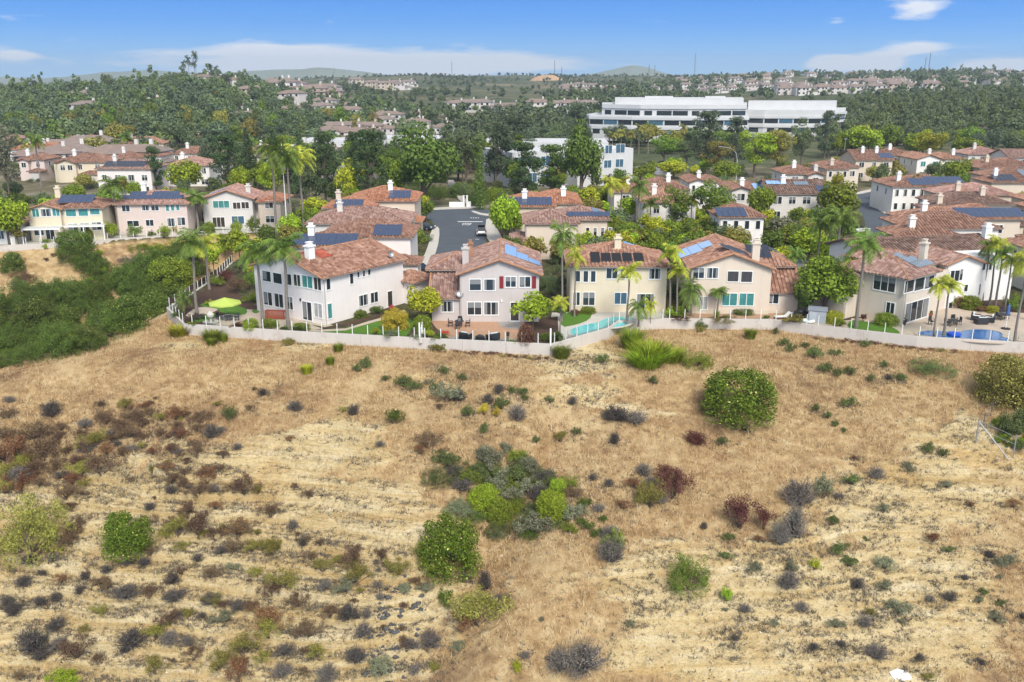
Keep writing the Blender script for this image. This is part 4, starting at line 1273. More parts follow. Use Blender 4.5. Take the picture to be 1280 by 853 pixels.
# --- houses further back: found by their eaves
def mid(xl, xr, py, label, wall='white', roof='brown', dep=10, hh=5.8, rot=0, shape=0, solar=None, chim=1, wins=3, seed=0, pitch=.33, z=0.0, lower=True, st='dark', cap=None):
    g = random.Random(seed * 31 + int(xl))
    A = P(xl, py, hh + z); B_ = P(xr, py, hh + z)
    A.z = z
    W = (B_ - A).xy.length
    h = House(A, R(rot), wall, roof, cap or (M_CAP if roof in ('rust', 'red', 'pink') else M_CAPD), label)
    pm = dict(oh=.45, pitch=pitch)
    if shape == 0: b = [h.block(0, W, 0, dep, hh, 'hip', **pm)]
    elif shape == 1: b = [h.block(0, W * .5, 0, dep, hh, 'gf', **pm), h.block(W * .5, W, 1.2, dep + 1, hh, 'hip', **pm)]
    elif shape == 2: b = [h.block(0, W, 1.5, dep + 1.5, hh, 'hip', **pm), h.block(W * .55, W * .95, 0, 4, hh - .2, 'gf', **pm)]
    elif shape == 3: b = [h.block(0, W, 0, dep, hh, 'gs', **pm)]
    elif shape == 4: b = [h.block(0, W, 1.2, dep, hh, 'hip', **pm), h.block(W * .1, W * .45, 0, 3, hh - .2, 'gf', **pm), h.block(W * .6, W * 1.02, -2.4, 1.2, 2.9, 'hip', **pm)]
    elif shape == 5: b = [h.block(0, W * .62, 0, dep, hh, 'hip', **pm), h.block(W * .38, W, 2.2, dep + 2, hh + .25, 'hip', **pm)]
    elif shape == 6: b = [h.block(0, W * .55, 0, dep * .7, hh, 'hip', **pm), h.block(W * .2, W, dep * .45, dep * 1.35, hh + .5, 'hip', **pm), h.block(W * .75, W * 1.08, dep * .2, dep * .6, 3.0, 'hip', **pm)]
    if wins:
        B0 = h.B[b[0]]; Wb = B0['x1'] - B0['x0']
        for k in range(wins):
            u = Wb * (k + .5) / wins
            if shape == 4 and u > Wb * .6 : pass
            h.win(b[0], 'f', u, 3.75 if hh > 4.6 else 1.0, g.choice((1.0, 1.3, 1.5)) if Wb / wins > 2 else .7, 1.35, 2 if Wb / wins > 2 else 1, st)
            if lower and hh > 4.6: h.win(b[0], 'f', u, .95, g.choice((1.3, 1.6)) if Wb / wins > 2 else .7, 1.3, 2 if Wb / wins > 2 else 1, st)
        for bi in b[1:]:
            Bb = h.B[bi]
            wb = Bb['x1'] - Bb['x0']
            if Bb['h'] > 4:
                for f_ in ((.3, .7) if wb > 4 else (.5,)):
                    u = wb * f_
                    if shape in (5, 6) and Bb['x0'] + u < B0['x1'] + .8: continue
                    h.win(bi, 'f', u, 3.7, 1.2, 1.3, 2, st)
            elif wb > 2.6:
                m = MB(); m.box(-1.2, 1.2, -.07, -.004, 0, 2.1)
                for j in range(4): m.box(-1.15, 1.15, -.085, -.071, .08 + j * .5, .52 + j * .5)
                o, u_, nd = h.face_frame(bi, 'f'); m.obj('garage_door', [mat_simple('garage paint', (.5, .48, .45), .6, .08)], h.root, o + u_ * (wb / 2))
        sd = 'l' if A.x > 0 else 'r'
        for f_ in (.3, .7):
            h.win(b[0], sd, (h.B[b[0]]['y1'] - h.B[b[0]]['y0']) * f_, 3.8 if hh > 4.6 else 1.0, .9, 1.2, 1, st)
    for k in range(chim):
        bi = b[k % len(b)]; pk = 'f' if 'f' in h.B[bi]['pl'] else 'r'
        o, u, v, n, pts = h.B[bi]['pl'][pk]
        mxv = max((p - o).dot(v) for p in pts); wid = (pts[1] - pts[0]).length
        h.chimney(o + u * wid * (.3 + .35 * k + g.uniform(-.05, .05)) + v * mxv * .72, 1.25, .85, M_WHITE if g.random() < .6 else None)
    if solar:
        for (bi, pk, fu, fv, nx, ny, tone) in solar:
            o, u, v, n, pts = h.B[b[bi]]['pl'][pk]
            mxv = max((p - o).dot(v) for p in pts); wid = (pts[1] - pts[0]).length
            h.solar(b[bi], pk, (wid * fu, mxv * fv), [(i, j) for i in range(nx) for j in range(ny)], tone, uv=True)
    h.done()
    return h


mid(364, 508, 308, 'brown tiled house just behind the big white house, long blue solar rows on its roof', 'white', 'brown', 11, shape=6, wins=0, chim=1, solar=[(0, 'f', .5, .45, 9, 2, 'blue'), (1, 'f', .72, .35, 4, 2, 'blue'), (2, 'f', .5, .5, 2, 1, 'blue')], seed=1)
mid(382, 508, 281, 'dusty brown tiled house, middle one of the three stacked roofs left of the street', 'paleg', 'mauve', 11, shape=2, wins=2, chim=1, seed=2)
mid(405, 514, 260, 'orange ridged tile house with a solar triangle and two chimneys, nearest the big fig tree', 'beige', 'red', 13, shape=6, wins=2, chim=2, solar=[(0, 'f', .5, .35, 5, 2, 'blue'), (1, 'f', .75, .4, 4, 2, 'blue')], seed=3)
mid(638, 726, 258, 'orange tiled house right of the street, its roof beyond the pale mauve roof', 'beige', 'red', 14, shape=5, wins=0, chim=2, solar=[(0, 'f', .45, .45, 8, 2, 'blue')], seed=4)
h = mid(657, 761, 279, 'beige house with a pale mauve hip roof and four narrow windows under its eave', 'beige', 'mauve', 10, shape=5, wins=0, chim=0, solar=[(1, 'f', .62, .4, 7, 1, 'blue'), (1, 'r', .5, .4, 5, 1, 'grey')], seed=5)
for k in range(4): h.win(1, 'f', 5.0 + k * 1.2, 3.2, .5, 1.5, 1)
h2 = mid(640, 662, 303, 'low mauve roofed garage wing beside the street tree with the pale trunk', 'beige', 'mauve', 8, hh=3.0, shape=0, wins=0, chim=0, seed=6)
mid(768, 862, 240, 'brown tiled house behind the yellow palms, right of the low white office', 'white', 'brown', 13, shape=5, wins=2, chim=2, seed=7)
mid(806, 872, 254, 'brown roofed house half hidden by tall light green trees', 'bright', 'rust', 12, shape=2, wins=2, chim=1, seed=8)
h = mid(900, 955, 271, 'white house with four narrow upper windows and blue solar strip behind the beige gabled house', 'bright', 'brown', 12, shape=0, wins=4, chim=0, solar=[(0, 'f', .3, .4, 5, 2, 'blue')], seed=9)
mid(862, 905, 228, 'house with a white gable and one shuttered window, right of the curved street lamp', 'bright', 'brown', 11, shape=1, wins=2, chim=1, seed=10)
mid(915, 962, 238, 'house with a small gabled bay and white window, left of the long brown roof', 'paleg', 'brown', 11, shape=1, wins=1, chim=1, solar=[(1, 'f', .6, .5, 3, 2, 'light')], seed=11)
mid(964, 1036, 242, 'grey walled house with a long brown roof and several solar sets, left of round tree', 'paleg', 'dark', 12, shape=3, wins=4, chim=1, solar=[(0, 'f', .2, .75, 4, 1, 'light'), (0, 'f', .6, .7, 3, 1, 'grey'), (0, 'f', .92, .3, 3, 2, 'blue')], seed=12)
mid(985, 1032, 218, 'brown roofed house with twin chimneys in front of the tall white office', 'paleg', 'brown', 12, shape=2, wins=2, chim=2, seed=13)
mid(1034, 1078, 211, 'house with a brown ridge roof beside the top of the curved street', 'sand', 'brown', 14, shape=5, wins=3, chim=1, seed=14)
mid(1070, 1116, 200, 'brown roofed house with a blue solar patch behind the curved street', 'beige', 'brown', 13, shape=3, wins=3, chim=2, solar=[(0, 'f', .85, .4, 4, 2, 'blue')], seed=15)
mid(1103, 1146, 194, 'small hip roofed house left of the white house with teal shutters', 'beige', 'brown', 11, shape=0, wins=4, chim=1, seed=16)
mid(1147, 1208, 199, 'white gabled house with two teal shuttered windows near the yellow green trees', 'bright', 'rust', 12, shape=1, wins=2, chim=2, st='teal', seed=17)
mid(1211, 1259, 193, 'pale house with a pinkish brown hip roof at the far right edge of the estate', 'paleg', 'pink', 11, shape=0, wins=4, chim=1, seed=18)
mid(1262, 1330, 197, 'low pale grey roofed house cut by the right edge of the picture', 'paleg', 'mauve', 11, shape=3, wins=2, chim=0, seed=19)
mid(1117, 1200, 233, 'white corner house with blue solar rows, inside the bend of the curved street', 'bright', 'brown', 12, shape=5, wins=5, chim=1, solar=[(0, 'f', .75, .45, 6, 2, 'blue'), (1, 'f', .75, .4, 8, 2, 'blue')], seed=20)
mid(1225, 1300, 210, 'brown roofed house behind the bushy trees at the right edge', 'beige', 'brown', 12, shape=5, wins=3, chim=1, seed=21)
mid(1240, 1330, 228, 'dark red roofed house with two grey solar blocks at the right edge', 'beige', 'brown', 12, shape=6, wins=0, chim=1, solar=[(0, 'f', .4, .5, 5, 2, 'dark'), (1, 'f', .7, .4, 5, 2, 'grey')], seed=22)
mid(1192, 1276, 247, 'pale pink tiled house with orange ridges, above the dark brown roofs at the right', 'beige', 'pink', 13, shape=5, wins=0, chim=1, seed=23)
mid(1166, 1282, 263, 'long dark brown roof house with two white chimneys at the right', 'beige', 'dark', 10, shape=6, wins=0, chim=2, seed=24)
mid(1143, 1285, 278, 'rust tiled house with a long row of blue solar panels at the right edge', 'beige', 'rust', 10, shape=5, wins=2, chim=1, solar=[(0, 'f', .55, .5, 4, 1, 'blue'), (1, 'f', .6, .4, 11, 2, 'blue')], seed=25)
mid(1124, 1270, 296, 'brown hip roofed house with cream chimney, behind the white house with the long dark roof', 'bright', 'brown', 11, shape=6, wins=3, chim=1, seed=26)
# left cluster behind the first row
mid(121, 188, 211, 'white house with a dark solar roof between the black pine and the small street', 'white', 'mauve', 11, hh=6.6, shape=0, wins=4, chim=1, solar=[(0, 'f', .48, .45, 10, 2, 'dark')], seed=30)
mid(64, 130, 203, 'cream house with a garage door facing the short street at the left', 'cream', 'brown', 12, shape=4, wins=3, chim=1, seed=31)
mid(20, 52, 200, 'pinkish narrow house with an arched porch, beside the grey green tree', 'pinkish', 'brown', 11, shape=4, wins=2, chim=1, seed=32)
mid(10, 73, 187, 'white house under an orange red roof behind a lone palm at the left', 'bright', 'red', 11, shape=0, wins=4, chim=2, st='blue', seed=33)
mid(74, 142, 183, 'cream house with twin dark windows in its right gable and a grey solar patch', 'beige', 'brown', 12, shape=2, wins=2, chim=1, solar=[(0, 'f', .4, .55, 4, 2, 'grey')], seed=34)
mid(141, 204, 179, 'cream house with an orange roof behind a small palm', 'cream', 'rust', 11, shape=0, wins=4, chim=1, seed=35)
mid(139, 198, 197, 'brown hip roof house just behind the white house with the dark solar roof', 'white', 'brown', 9, shape=5, wins=2, chim=1, seed=36)
mid(207, 261, 207, 'white house with a salmon pink roof in front of the bright green tree', 'bright', 'pink', 11, shape=0, wins=4, chim=1, seed=37)
mid(212, 278, 192, 'brown roofed white house behind the salmon pink roof', 'bright', 'brown', 10, shape=0, wins=4, chim=1, seed=38)
mid(74, 152, 171, 'wide orange red roof house among pale green palms', 'cream', 'red', 13, shape=6, wins=0, chim=1, seed=39)
mid(194, 228, 173, 'small orange roofed house with a white chimney below the palm grove', 'cream', 'rust', 11, shape=0, wins=3, chim=1, seed=40)
mid(240, 264, 174, 'small white gabled house beside the tall fan palm', 'bright', 'brown', 10, shape=3, wins=2, chim=1, seed=41)
mid(266, 312, 172, 'low grey roofed house in front of the wooded hill', 'paleg', 'mauve', 10, shape=5, wins=3, chim=1, seed=42)
mid(-20, 18, 175, 'pale house with a grey brown roof at the left edge of the picture', 'paleg', 'mauve', 10, shape=5, wins=2, chim=1, seed=43)
mid(-50, 16, 283, 'low house with an orange tile roof cut by the left edge, beside the bright shrub', 'white', 'pink', 9, hh=3.2, shape=0, wins=2, chim=1, lower=False, seed=44)
mid(312, 345, 186, 'white walled house with a brown roof just left of the twin dark conifers', 'bright', 'mauve', 11, shape=1, wins=2, chim=1, seed=45)
mid(322, 350, 252, 'house with a rounded orange roof behind the flagpole', 'beige', 'red', 9, hh=5, shape=0, wins=1, chim=0, seed=46)
mid(1310, 1390, 318, 'white house beyond the right edge of the picture, behind the pool terrace palms', 'bright', 'brown', 11, shape=5, wins=3, chim=1, seed=50)
mid(1300, 1400, 262, 'rust roofed house beyond the right edge of the picture', 'beige', 'rust', 11, shape=6, wins=2, chim=1, seed=51)
# ------------------------------------------------------------------ offices
def strips_building(root, poly, z0, floors, fh, zbase_h, bay, mat_w, band_t=.35, win_h=1.9, sill=1.0, parapet=1.2, sub='window', styles=('dark', 'dark', 'blue'), faces=None):
    """white banded office: poly ccw (x,y), a window band on every floor"""
    n = len(poly); w_ = MB()
    H_ = floors * fh + parapet
    cor = [Vector((p[0], p[1], 0)) for p in poly]
    c = sum(cor, Vector()) / n
    w_.prism([(p[0], p[1]) for p in poly], z0 - 1.5, z0 + H_)
    big = [(c.x + (p[0] - c.x) * 1.012, c.y + (p[1] - c.y) * 1.03) for p in poly]
    for f in range(floors + 1):
        zz = z0 + f * fh
        if f: w_.prism(big, zz - .55, zz + .55)
    w_.obj('wall', [mat_w], root)
    cnt = 0
    for i in range(n):
        a, b = cor[i], cor[(i + 1) % n]
        d = b - a; L = d.length; d.normalize(); nd = Vector((d.y, -d.x, 0))
        if nd.y > .25 or (faces and i not in faces): continue
        k = max(1, int(L / bay)); bw = L / k; ang = math.atan2(d.y, d.x)
        for f in range(floors):
            for j in range(k):
                ww = bw * (.92 if (j + f) % 4 else .5)
                if cnt >= 99: continue
                g_, f_ = window_meshes(round(ww * 4) / 4, win_h, 3 if ww > 2 else 1, styles[(j + f) % len(styles)])
                o = link('window', g_, root, a + d * (bw * (j + .5)) + nd * .03 + Vector((0, 0, z0 + f * fh + sill)), ang); cnt += 1
    return H_


M_OFF = mat_simple('office white panel', (.50, .505, .50), .7, .10, .25)
M_ROOFW = mat_simple('white flat roof', (.62, .63, .63), .8, .12, .3)
# tall four storey office
o_ = P(640, 190)
def oxy(px, y): q = PY(px, 150, y); return (q.x, y)
rt = empty('office_building', P(895, 176), 0, 'long white four storey office with dark window bands and a curved stepped front', 'office building')
Mi = Matrix.Translation(-rt.location)
def rel(pts): return [(p[0] - rt.location.x, p[1] - rt.location.y) for p in pts]
Y0 = 400.0
pl = rel([oxy(733, Y0 + 26), oxy(737, Y0 + 8), oxy(790, Y0 - 1), oxy(850, Y0 - 5), oxy(890, Y0 - 5), oxy(935, Y0 - 2), oxy(933, Y0 + 40), oxy(745, Y0 + 40)])
strips_building(rt, pl, 3.0, 2, 3.95, 4.4, 5.2, M_OFF, win_h=1.9, sill=1.3, parapet=.9)
pl2 = rel([oxy(752, Y0 + 14), oxy(800, Y0 + 2), oxy(860, Y0 - 2), oxy(932, Y0 + 1), oxy(932, Y0 + 40), oxy(752, Y0 + 40)])
up = MB(); up.prism(pl2, 9, 15.6); up.obj('upper_storey', [M_OFF], rt)
n2 = len(pl2)
for i in range(3):
    a = Vector((*pl2[i], 0)); b = Vector((*pl2[i + 1], 0)); d = b - a; L = d.length; d.normalize(); k = int(L / 5.2); nd = Vector((d.y, -d.x, 0))
    for j in range(k):
        ww = (L / k) * (.92 if j % 4 else .5)
        g_, f_ = window_meshes(round(ww * 4) / 4, 1.9, 3 if ww > 2 else 1, 'dark')
        link('window', g_, rt, a + d * (L / k * (j + .5)) + nd * .03 + Vector((0, 0, 12.1)), math.atan2(d.y, d.x))
pr = MB(); bigp = [(p[0] * 1.0, p[1] - .6) for p in pl2]; pr.prism(bigp, 14.8, 16.4); pr.obj('cornice', [M_OFF], rt)
pent = MB(); q = rel([oxy(768, Y0 + 10), oxy(928, Y0 + 6), oxy(926, Y0 + 32), oxy(768, Y0 + 32)]); pent.prism(q, 15.6, 18.9)
q = rel([oxy(805, Y0 + 14), oxy(840, Y0 + 14), oxy(840, Y0 + 24), oxy(805, Y0 + 24)]); pent.prism(q, 18.9, 19.6); q = rel([oxy(880, Y0 + 14), oxy(905, Y0 + 14), oxy(905, Y0 + 24), oxy(880, Y0 + 24)]); pent.prism(q, 18.9, 19.6)
pent.obj('penthouse', [M_OFF], rt)
FOOT.append([oxy(733, Y0 - 6), oxy(935, Y0 - 6), oxy(935, Y0 + 40), oxy(733, Y0 + 40)])
# right wing, set back
rt = empty('office_building', P(1000, 174), 0, 'white office wing set further back, right of the long white office, with stacked balconies', 'office building')
Y1 = 430.0
pl = rel([oxy(930, Y1 + 4), oxy(955, Y1), oxy(1010, Y1 - 2), oxy(1042, Y1 + 2), oxy(1056, Y1 + 12), oxy(1056, Y1 + 36), oxy(930, Y1 + 36)])
strips_building(rt, pl, 2.2, 2, 4.0, 4.4, 5.4, M_OFF, win_h=1.9, sill=1.3, parapet=3.1)
pent = MB(); q = rel([oxy(934, Y1 + 8), oxy(1044, Y1 + 8), oxy(1044, Y1 + 30), oxy(934, Y1 + 30)]); pent.prism(q, 13.2, 16.8); pent.obj('penthouse', [M_OFF], rt)
bal = MB()
for f in range(4):
    q = rel([oxy(1040, Y1 - 1), oxy(1058, Y1 + 6), oxy(1058, Y1 + 12), oxy(1040, Y1 + 6)]); bal.prism(q, f * 3.6 + .6, f * 3.6 + 1.6)
bal.obj('balcony', [M_OFF], rt)
FOOT.append([oxy(930, Y1 - 3), oxy(1056, Y1 - 3), oxy(1056, Y1 + 36), oxy(930, Y1 + 36)])
# low two storey office with square windows
A = PY(722, 209, 243); B_ = PY(791, 207, 250)
ang, W = local_frame(Vector((A.x, A.y, 0)), Vector((B_.x, B_.y, 0)))
h = House((A.x, A.y, 0), ang, 'bright', 'mauve', label='low white flat roofed office with big square teal windows behind the round pine', name='office_building')
h.wc = 'office'; WALLC['office'] = (.54, .545, .54)
b0 = h.block(0, W, 0, 22, 9.6, 'flat'); b1 = h.block(-16, 0, 6, 26, 9.0, 'flat')
for r_, n in (((466, 500, 487, 528), 2), ((520, 563, 482, 525), 2), ((460, 496, 563, 600), 2), ((518, 556, 557, 596), 2)):
    h.wpx(b0, 'f', *ZQ(640, 60, 4)(*r_), n=n, style='blue')
for k in range(5):
    h.win(b0, 'r', 2 + k * 4.2, 1.0, 3.6, 7.6, 3, 'teal', 'glass_wall')
for k in range(4): h.win(b1, 'f', 2 + k * 3.8, 5.4, 2.6, 2.4, 2, 'blue'); h.win(b1, 'f', 2 + k * 3.8, 1.2, 2.6, 2.4, 2, 'blue')
m = MB(); m.box(.3, W - .3, .3, 21.7, 9.605, 9.62); h.items.append(('roof_membrane', m, M_ROOFW, None))
m = MB(); m.box(3, 7, 6, 11, 9.63, 11.2); m.box(9, 12, 12, 16, 9.63, 10.8); h.items.append(('roof_unit', m, M_METAL, None))
h.done()
A = PY(470, 182, 300)
h = House((A.x, A.y, 0), R(-2), 'office', 'mauve', label='distant low white building with a blue glass front, seen between the tall dark conifers', name='office_building')
b0 = h.block(0, 24, 0, 18, 9, 'flat'); b1 = h.block(-26, -6, 4, 20, 8, 'flat'); b2 = h.block(34, 74, -2, 18, 8.0, 'flat')
for k in range(6): h.win(b0, 'f', 2 + k * 4, 1.0, 3.2, 5.6, 2, 'blue')
for k in range(5): h.win(b1, 'f', 2 + k * 4, 1.0, 3.0, 5, 2, 'teal')
for k in range(9): h.win(b2, 'f', 2 + k * 4.4, 1.0, 3.0, 5, 2, 'blue')
h.done()
A = PY(78, 165, 330)
h = House((A.x, A.y, farH(np.array([A.x]), np.array([A.y]))[0] + .2), R(3), 'office', 'mauve', label='long low white flat roofed house below the wooded hill at the left', name='house')
b0 = h.block(0, 12, 0, 10, 4.2, 'flat')
for k in range(4): h.win(b0, 'f', 1.6 + k * 2.9, .8, 1.8, 1.5, 2, 'dark')
h.done()


# ------------------------------------------------------------------ far houses
def gz(x, y): return float(farH(np.array([x]), np.array([y]))[0])


def far_house_mesh(i):
    g = random.Random(900 + i); m = MB()
    W = 11 + g.uniform(0, 6); D = 9; hh = 5.6 if i % 3 else 3.4
    def blk(x0, x1, y0, y1, hh, mr=1):
        m.box(x0, x1, y0, y1, -2.5, hh, 0)
        X0, X1, Y0, Y1 = x0 - .5, x1 + .5, y0 - .5, y1 + .5; ze = hh - .05; dd = (Y1 - Y0) / 2; p = .34
        a, b, c, d = (X0, Y0, ze), (X1, Y0, ze), (X1, Y1, ze), (X0, Y1, ze); e, f = (X0 + dd * .8, Y0 + dd, ze + p * dd), (X1 - dd * .8, Y0 + dd, ze + p * dd)
        for fc in ((a, b, f, e), (b, c, f), (c, d, e, f), (d, a, e)): m.face(fc, mr)
    blk(0, W, 0, D, hh); blk(W * .1, W * .5, -2.5, 3, hh - .4); 
    if i % 2: blk(W * .62, W * 1.15, -1.5, 5, 3.0)
    for fl in range(2 if hh > 5 else 1):
        for k in range(4):
            x = W * (k + .5) / 4
            y = -2.53 if .1 * W < x < .5 * W else -.03
            if x < W * .62 or fl: m.face([(x - .7, y, .9 + 2.8 * fl), (x + .7, y, .9 + 2.8 * fl), (x + .7, y, 2.2 + 2.8 * fl), (x - .7, y, 2.2 + 2.8 * fl)], 2)
    m.box(W * .7, W * .7 + .9, D * .5, D * .5 + .8, hh, hh + 3, 0)
    wc = ['bright', 'bright', 'white', 'bright', 'beige', 'bright'][i % 6]; rc = ['brown', 'mauve', 'pink', 'dark', 'rust', 'mauve'][(i * 5) % 6]
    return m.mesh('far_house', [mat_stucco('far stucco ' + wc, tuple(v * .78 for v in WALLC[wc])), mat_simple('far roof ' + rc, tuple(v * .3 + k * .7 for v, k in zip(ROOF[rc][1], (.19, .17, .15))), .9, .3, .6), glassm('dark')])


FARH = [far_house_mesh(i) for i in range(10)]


def far_rows(n, pxa, pxb, pya, pyb, ya, yb, label, group, seed, sc=1.0, rowsn=2, trees=True):
    """n houses in rows between two pixel columns; ya..yb metres away"""
    g = random.Random(seed)
    for i in range(n):
        r = i % rowsn; f = (i // rowsn + .5) / max(1, (n // rowsn)); f += g.uniform(-.3, .3) / n
        px = pxa + (pxb - pxa) * f; y = ya + (yb - ya) * (r + g.uniform(-.15, .15) + .3) / rowsn
        q = PY(px, 120, y); x = q.x
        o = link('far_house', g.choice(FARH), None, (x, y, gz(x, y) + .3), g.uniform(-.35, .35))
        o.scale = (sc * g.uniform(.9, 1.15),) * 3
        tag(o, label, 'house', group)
        if trees and g.random() < .8:
            put('far', (x + g.uniform(-9, 9), y - 7, gz(x, y - 7)), g.uniform(5, 8), g.uniform(4, 7), label.replace(label.split(' ')[0], 'small tree among', 1) if False else 'small garden tree among the ' + group, 'garden trees of the ' + group, g.choice(['farwood', 'farwood_dark', 'green']))


far_rows(22, 330, 520, 0, 0, 455, 600, 'small tiled house in the valley beyond the dark conifers', 'valley houses', 1, rowsn=4, sc=.85)
far_rows(12, 385, 470, 0, 0, 345, 430, 'nearer tiled house at the mouth of the valley, partly hidden by conifers', 'valley mouth houses', 2, rowsn=3, sc=.8)
far_rows(14, 555, 730, 0, 0, 650, 700, 'pale house lined up above the long retaining wall in the centre distance', 'terrace houses', 3, rowsn=1)
far_rows(10, 430, 510, 0, 0, 1150, 1350, 'tiny pale house on the brow left of the brown knoll', 'brow houses', 4, sc=1.2)
far_rows(12, 690, 760, 0, 0, 900, 1150, 'small pale house below the rocky knoll in the centre', 'knoll houses', 5, rowsn=3, sc=1.1)
far_rows(34, 800, 960, 0, 0, 1000, 1380, 'tiny pale house on the slope directly above the tall white office', 'slope houses', 6, rowsn=4, sc=1.0)
far_rows(34, 830, 1290, 0, 0, 1380, 1480, 'tiny pale house on the crest of the ridge at the right', 'ridge crest houses', 7, rowsn=2, sc=1.0)
far_rows(26, 960, 1140, 0, 0, 800, 980, 'pale house between the office wing and the dark canyon', 'canyon side houses', 8, rowsn=3, sc=1.1)
far_rows(30, 1060, 1290, 0, 0, 900, 1250, 'pale house in the long rows on the right hillside', 'hillside row houses', 9, rowsn=5, sc=1.0)
far_rows(9, 40, 340, 0, 0, 400, 590, 'house showing only partly between the trees of the wooded hill', 'hill houses', 10, rowsn=3, sc=.85)
far_rows(8, 320, 400, 0, 0, 620, 760, 'pale villa on the slope right of the wooded hill', 'villas', 11, rowsn=2, sc=1.3)
far_rows(3, 230, 290, 0, 0, 594, 606, 'house half hidden on the top of the wooded hill', 'hilltop houses', 12, rowsn=1)
far_rows(9, -10, 110, 0, 0, 260, 330, 'low tiled house in the trees at the foot of the wooded hill', 'foothill houses', 13, rowsn=2)
far_rows(6, 300, 420, 0, 0, 262, 300, 'tiled house just behind the conifer row', 'houses behind the conifers', 14, rowsn=2)
# retaining wall of the terrace
q = [PY(px, 140, 640 - abs(px - 640) * .05) for px in range(548, 722, 12)]
m = MB()
for a, b in zip(q[:-1], q[1:]):
    za, zb = gz(a.x, a.y), gz(b.x, b.y)
    m.face([(a.x, a.y, za - 2), (b.x, b.y, zb - 2), (b.x, b.y, zb + 1.6), (a.x, a.y, za + 1.6)]); m.face([(a.x, a.y, za + 1.6), (b.x, b.y, zb + 1.6), (b.x, b.y + 1, zb + 1.6), (a.x, a.y + 1, za + 1.6)])
    m.face([(b.x, b.y + 1, zb - 2), (a.x, a.y + 1, za - 2), (a.x, a.y + 1, za + 1.6), (b.x, b.y + 1, zb + 1.6)])
tag(m.obj('retaining_wall', [M_CONC]), 'long pale retaining wall under the terrace houses in the centre distance', 'wall')
# rocky knoll
for px, py, y, w_, hh in ((684, 97, 1700, 34, 17),):
    c = PY(px, py, y); g = np.random.default_rng(3)
    bm_v = []; mbk = MB(); mbk.lathe([(w_ * 1.3, -12), (w_ * .9, -4), (w_ * .55, 3), (w_ * .3, 6), (.2, 7.5)], 18)
    mbk.v = [(v[0] * (1 + .3 * float(vnoise(v[0] * .2, v[1] * .2, 3))), v[1], v[2] + 2 * float(vnoise(v[0] * .3, v[1] * .3, 4))) for v in mbk.v]
    tag(mbk.obj('rocky_knoll', [mat_simple('knoll rock', (.40, .26, .15), .95, .5, .1)], None, (c.x, y, gz(c.x, y))), kind='structure')
# radio masts on the skyline
for px, top, base, lab in ((565, 77, 97, 'thin lattice mast on the skyline above the chaparral ridge, left of the knoll'), (693, 76, 97, 'lattice mast standing beside the rocky knoll on the skyline'),
                           (702, 84, 97, 'shorter mast just right of the rocky knoll'), (811, 81, 97, 'short mast right of the distant dome hill'), (818, 82, 97, 'short twin mast near the distant dome hill'),
                           (868, 67, 97, 'tallest thin mast, above the left part of the white office'), (418, 86, 108, 'mast on the brow right of the wooded hill'), (404, 96, 110, 'short pylon on the brow right of the wooded hill'),
                           (1155, 72, 95, 'left one of the leaning mast pair on the right ridge'), (1160, 67, 95, 'right one of the leaning mast pair on the right ridge')):
    y = 1480 if px > 1000 else 1900
    if px in (418, 404): y = 1000
    b = PY(px, base, y); t = PY(px, top, y); gg = gz(b.x, y); hh = t.z - gg
    rt = empty('radio_mast', (b.x, y, gg), rng.uniform(0, 1), lab, 'mast')
    m = MB(); r = .8 * y / 1500
    for k in range(3):
        a = k * 2.094; m.path([(r * math.cos(a), r * math.sin(a), -1), (r * .5 * math.cos(a), r * .5 * math.sin(a), hh)], .22 * y / 1500, 4)
    nseg = int(hh / 3)
    for k in range(nseg):
        a = (k % 3) * 2.094; a2 = ((k + 1) % 3) * 2.094; f0 = 1 - .5 * k / nseg; f1 = 1 - .5 * (k + 1) / nseg
        m.path([(r * f0 * math.cos(a), r * f0 * math.sin(a), hh * k / nseg), (r * f1 * math.cos(a2), r * f1 * math.sin(a2), hh * (k + 1) / nseg)], .12 * y / 1500, 3)
    m.obj('lattice', [mat_simple('mast steel', (.22, .23, .25), .6, .1)], rt)
    m = MB(); m.path([(0, 0, hh - 2), (0, 0, hh + 3)], .15, 4); m.lathe([(.9, hh * .8), (.9, hh * .86)], 8); m.obj('antenna', [M_METAL], rt)

# ------------------------------------------------------------------ woods
def inside(poly, x, y):
    c = False; j = len(poly) - 1
    for i in range(len(poly)):
        if (poly[i][1] > y) != (poly[j][1] > y) and x < (poly[j][0] - poly[i][0]) * (y - poly[i][1]) / (poly[j][1] - poly[i][1]) + poly[i][0]: c = not c
        j = i
    return c


def in_foot(x, y): return any(inside(f, x, y) for f in FOOT)


HOUSES_FAR = np.array([tuple(o.location)[:2] for o in bpy.data.objects if o.name.startswith('far_house')])


def wood_points(n, pxa, pxb, ya, yb, seed, keep=None, clear=7):
    g = np.random.default_rng(seed); out = []
    while len(out) < n:
        px = g.uniform(pxa, pxb); y = ya + (yb - ya) * g.random() ** .8
        x = (px - 640) / F * (y * .961 + 7)
        if keep and g.random() > keep(px, y, x): continue
        if len(HOUSES_FAR) and np.min(np.hypot(HOUSES_FAR[:, 0] + 5 - x, (HOUSES_FAR[:, 1] - y) * .55)) < clear: continue
        out.append((x, y))
    return out


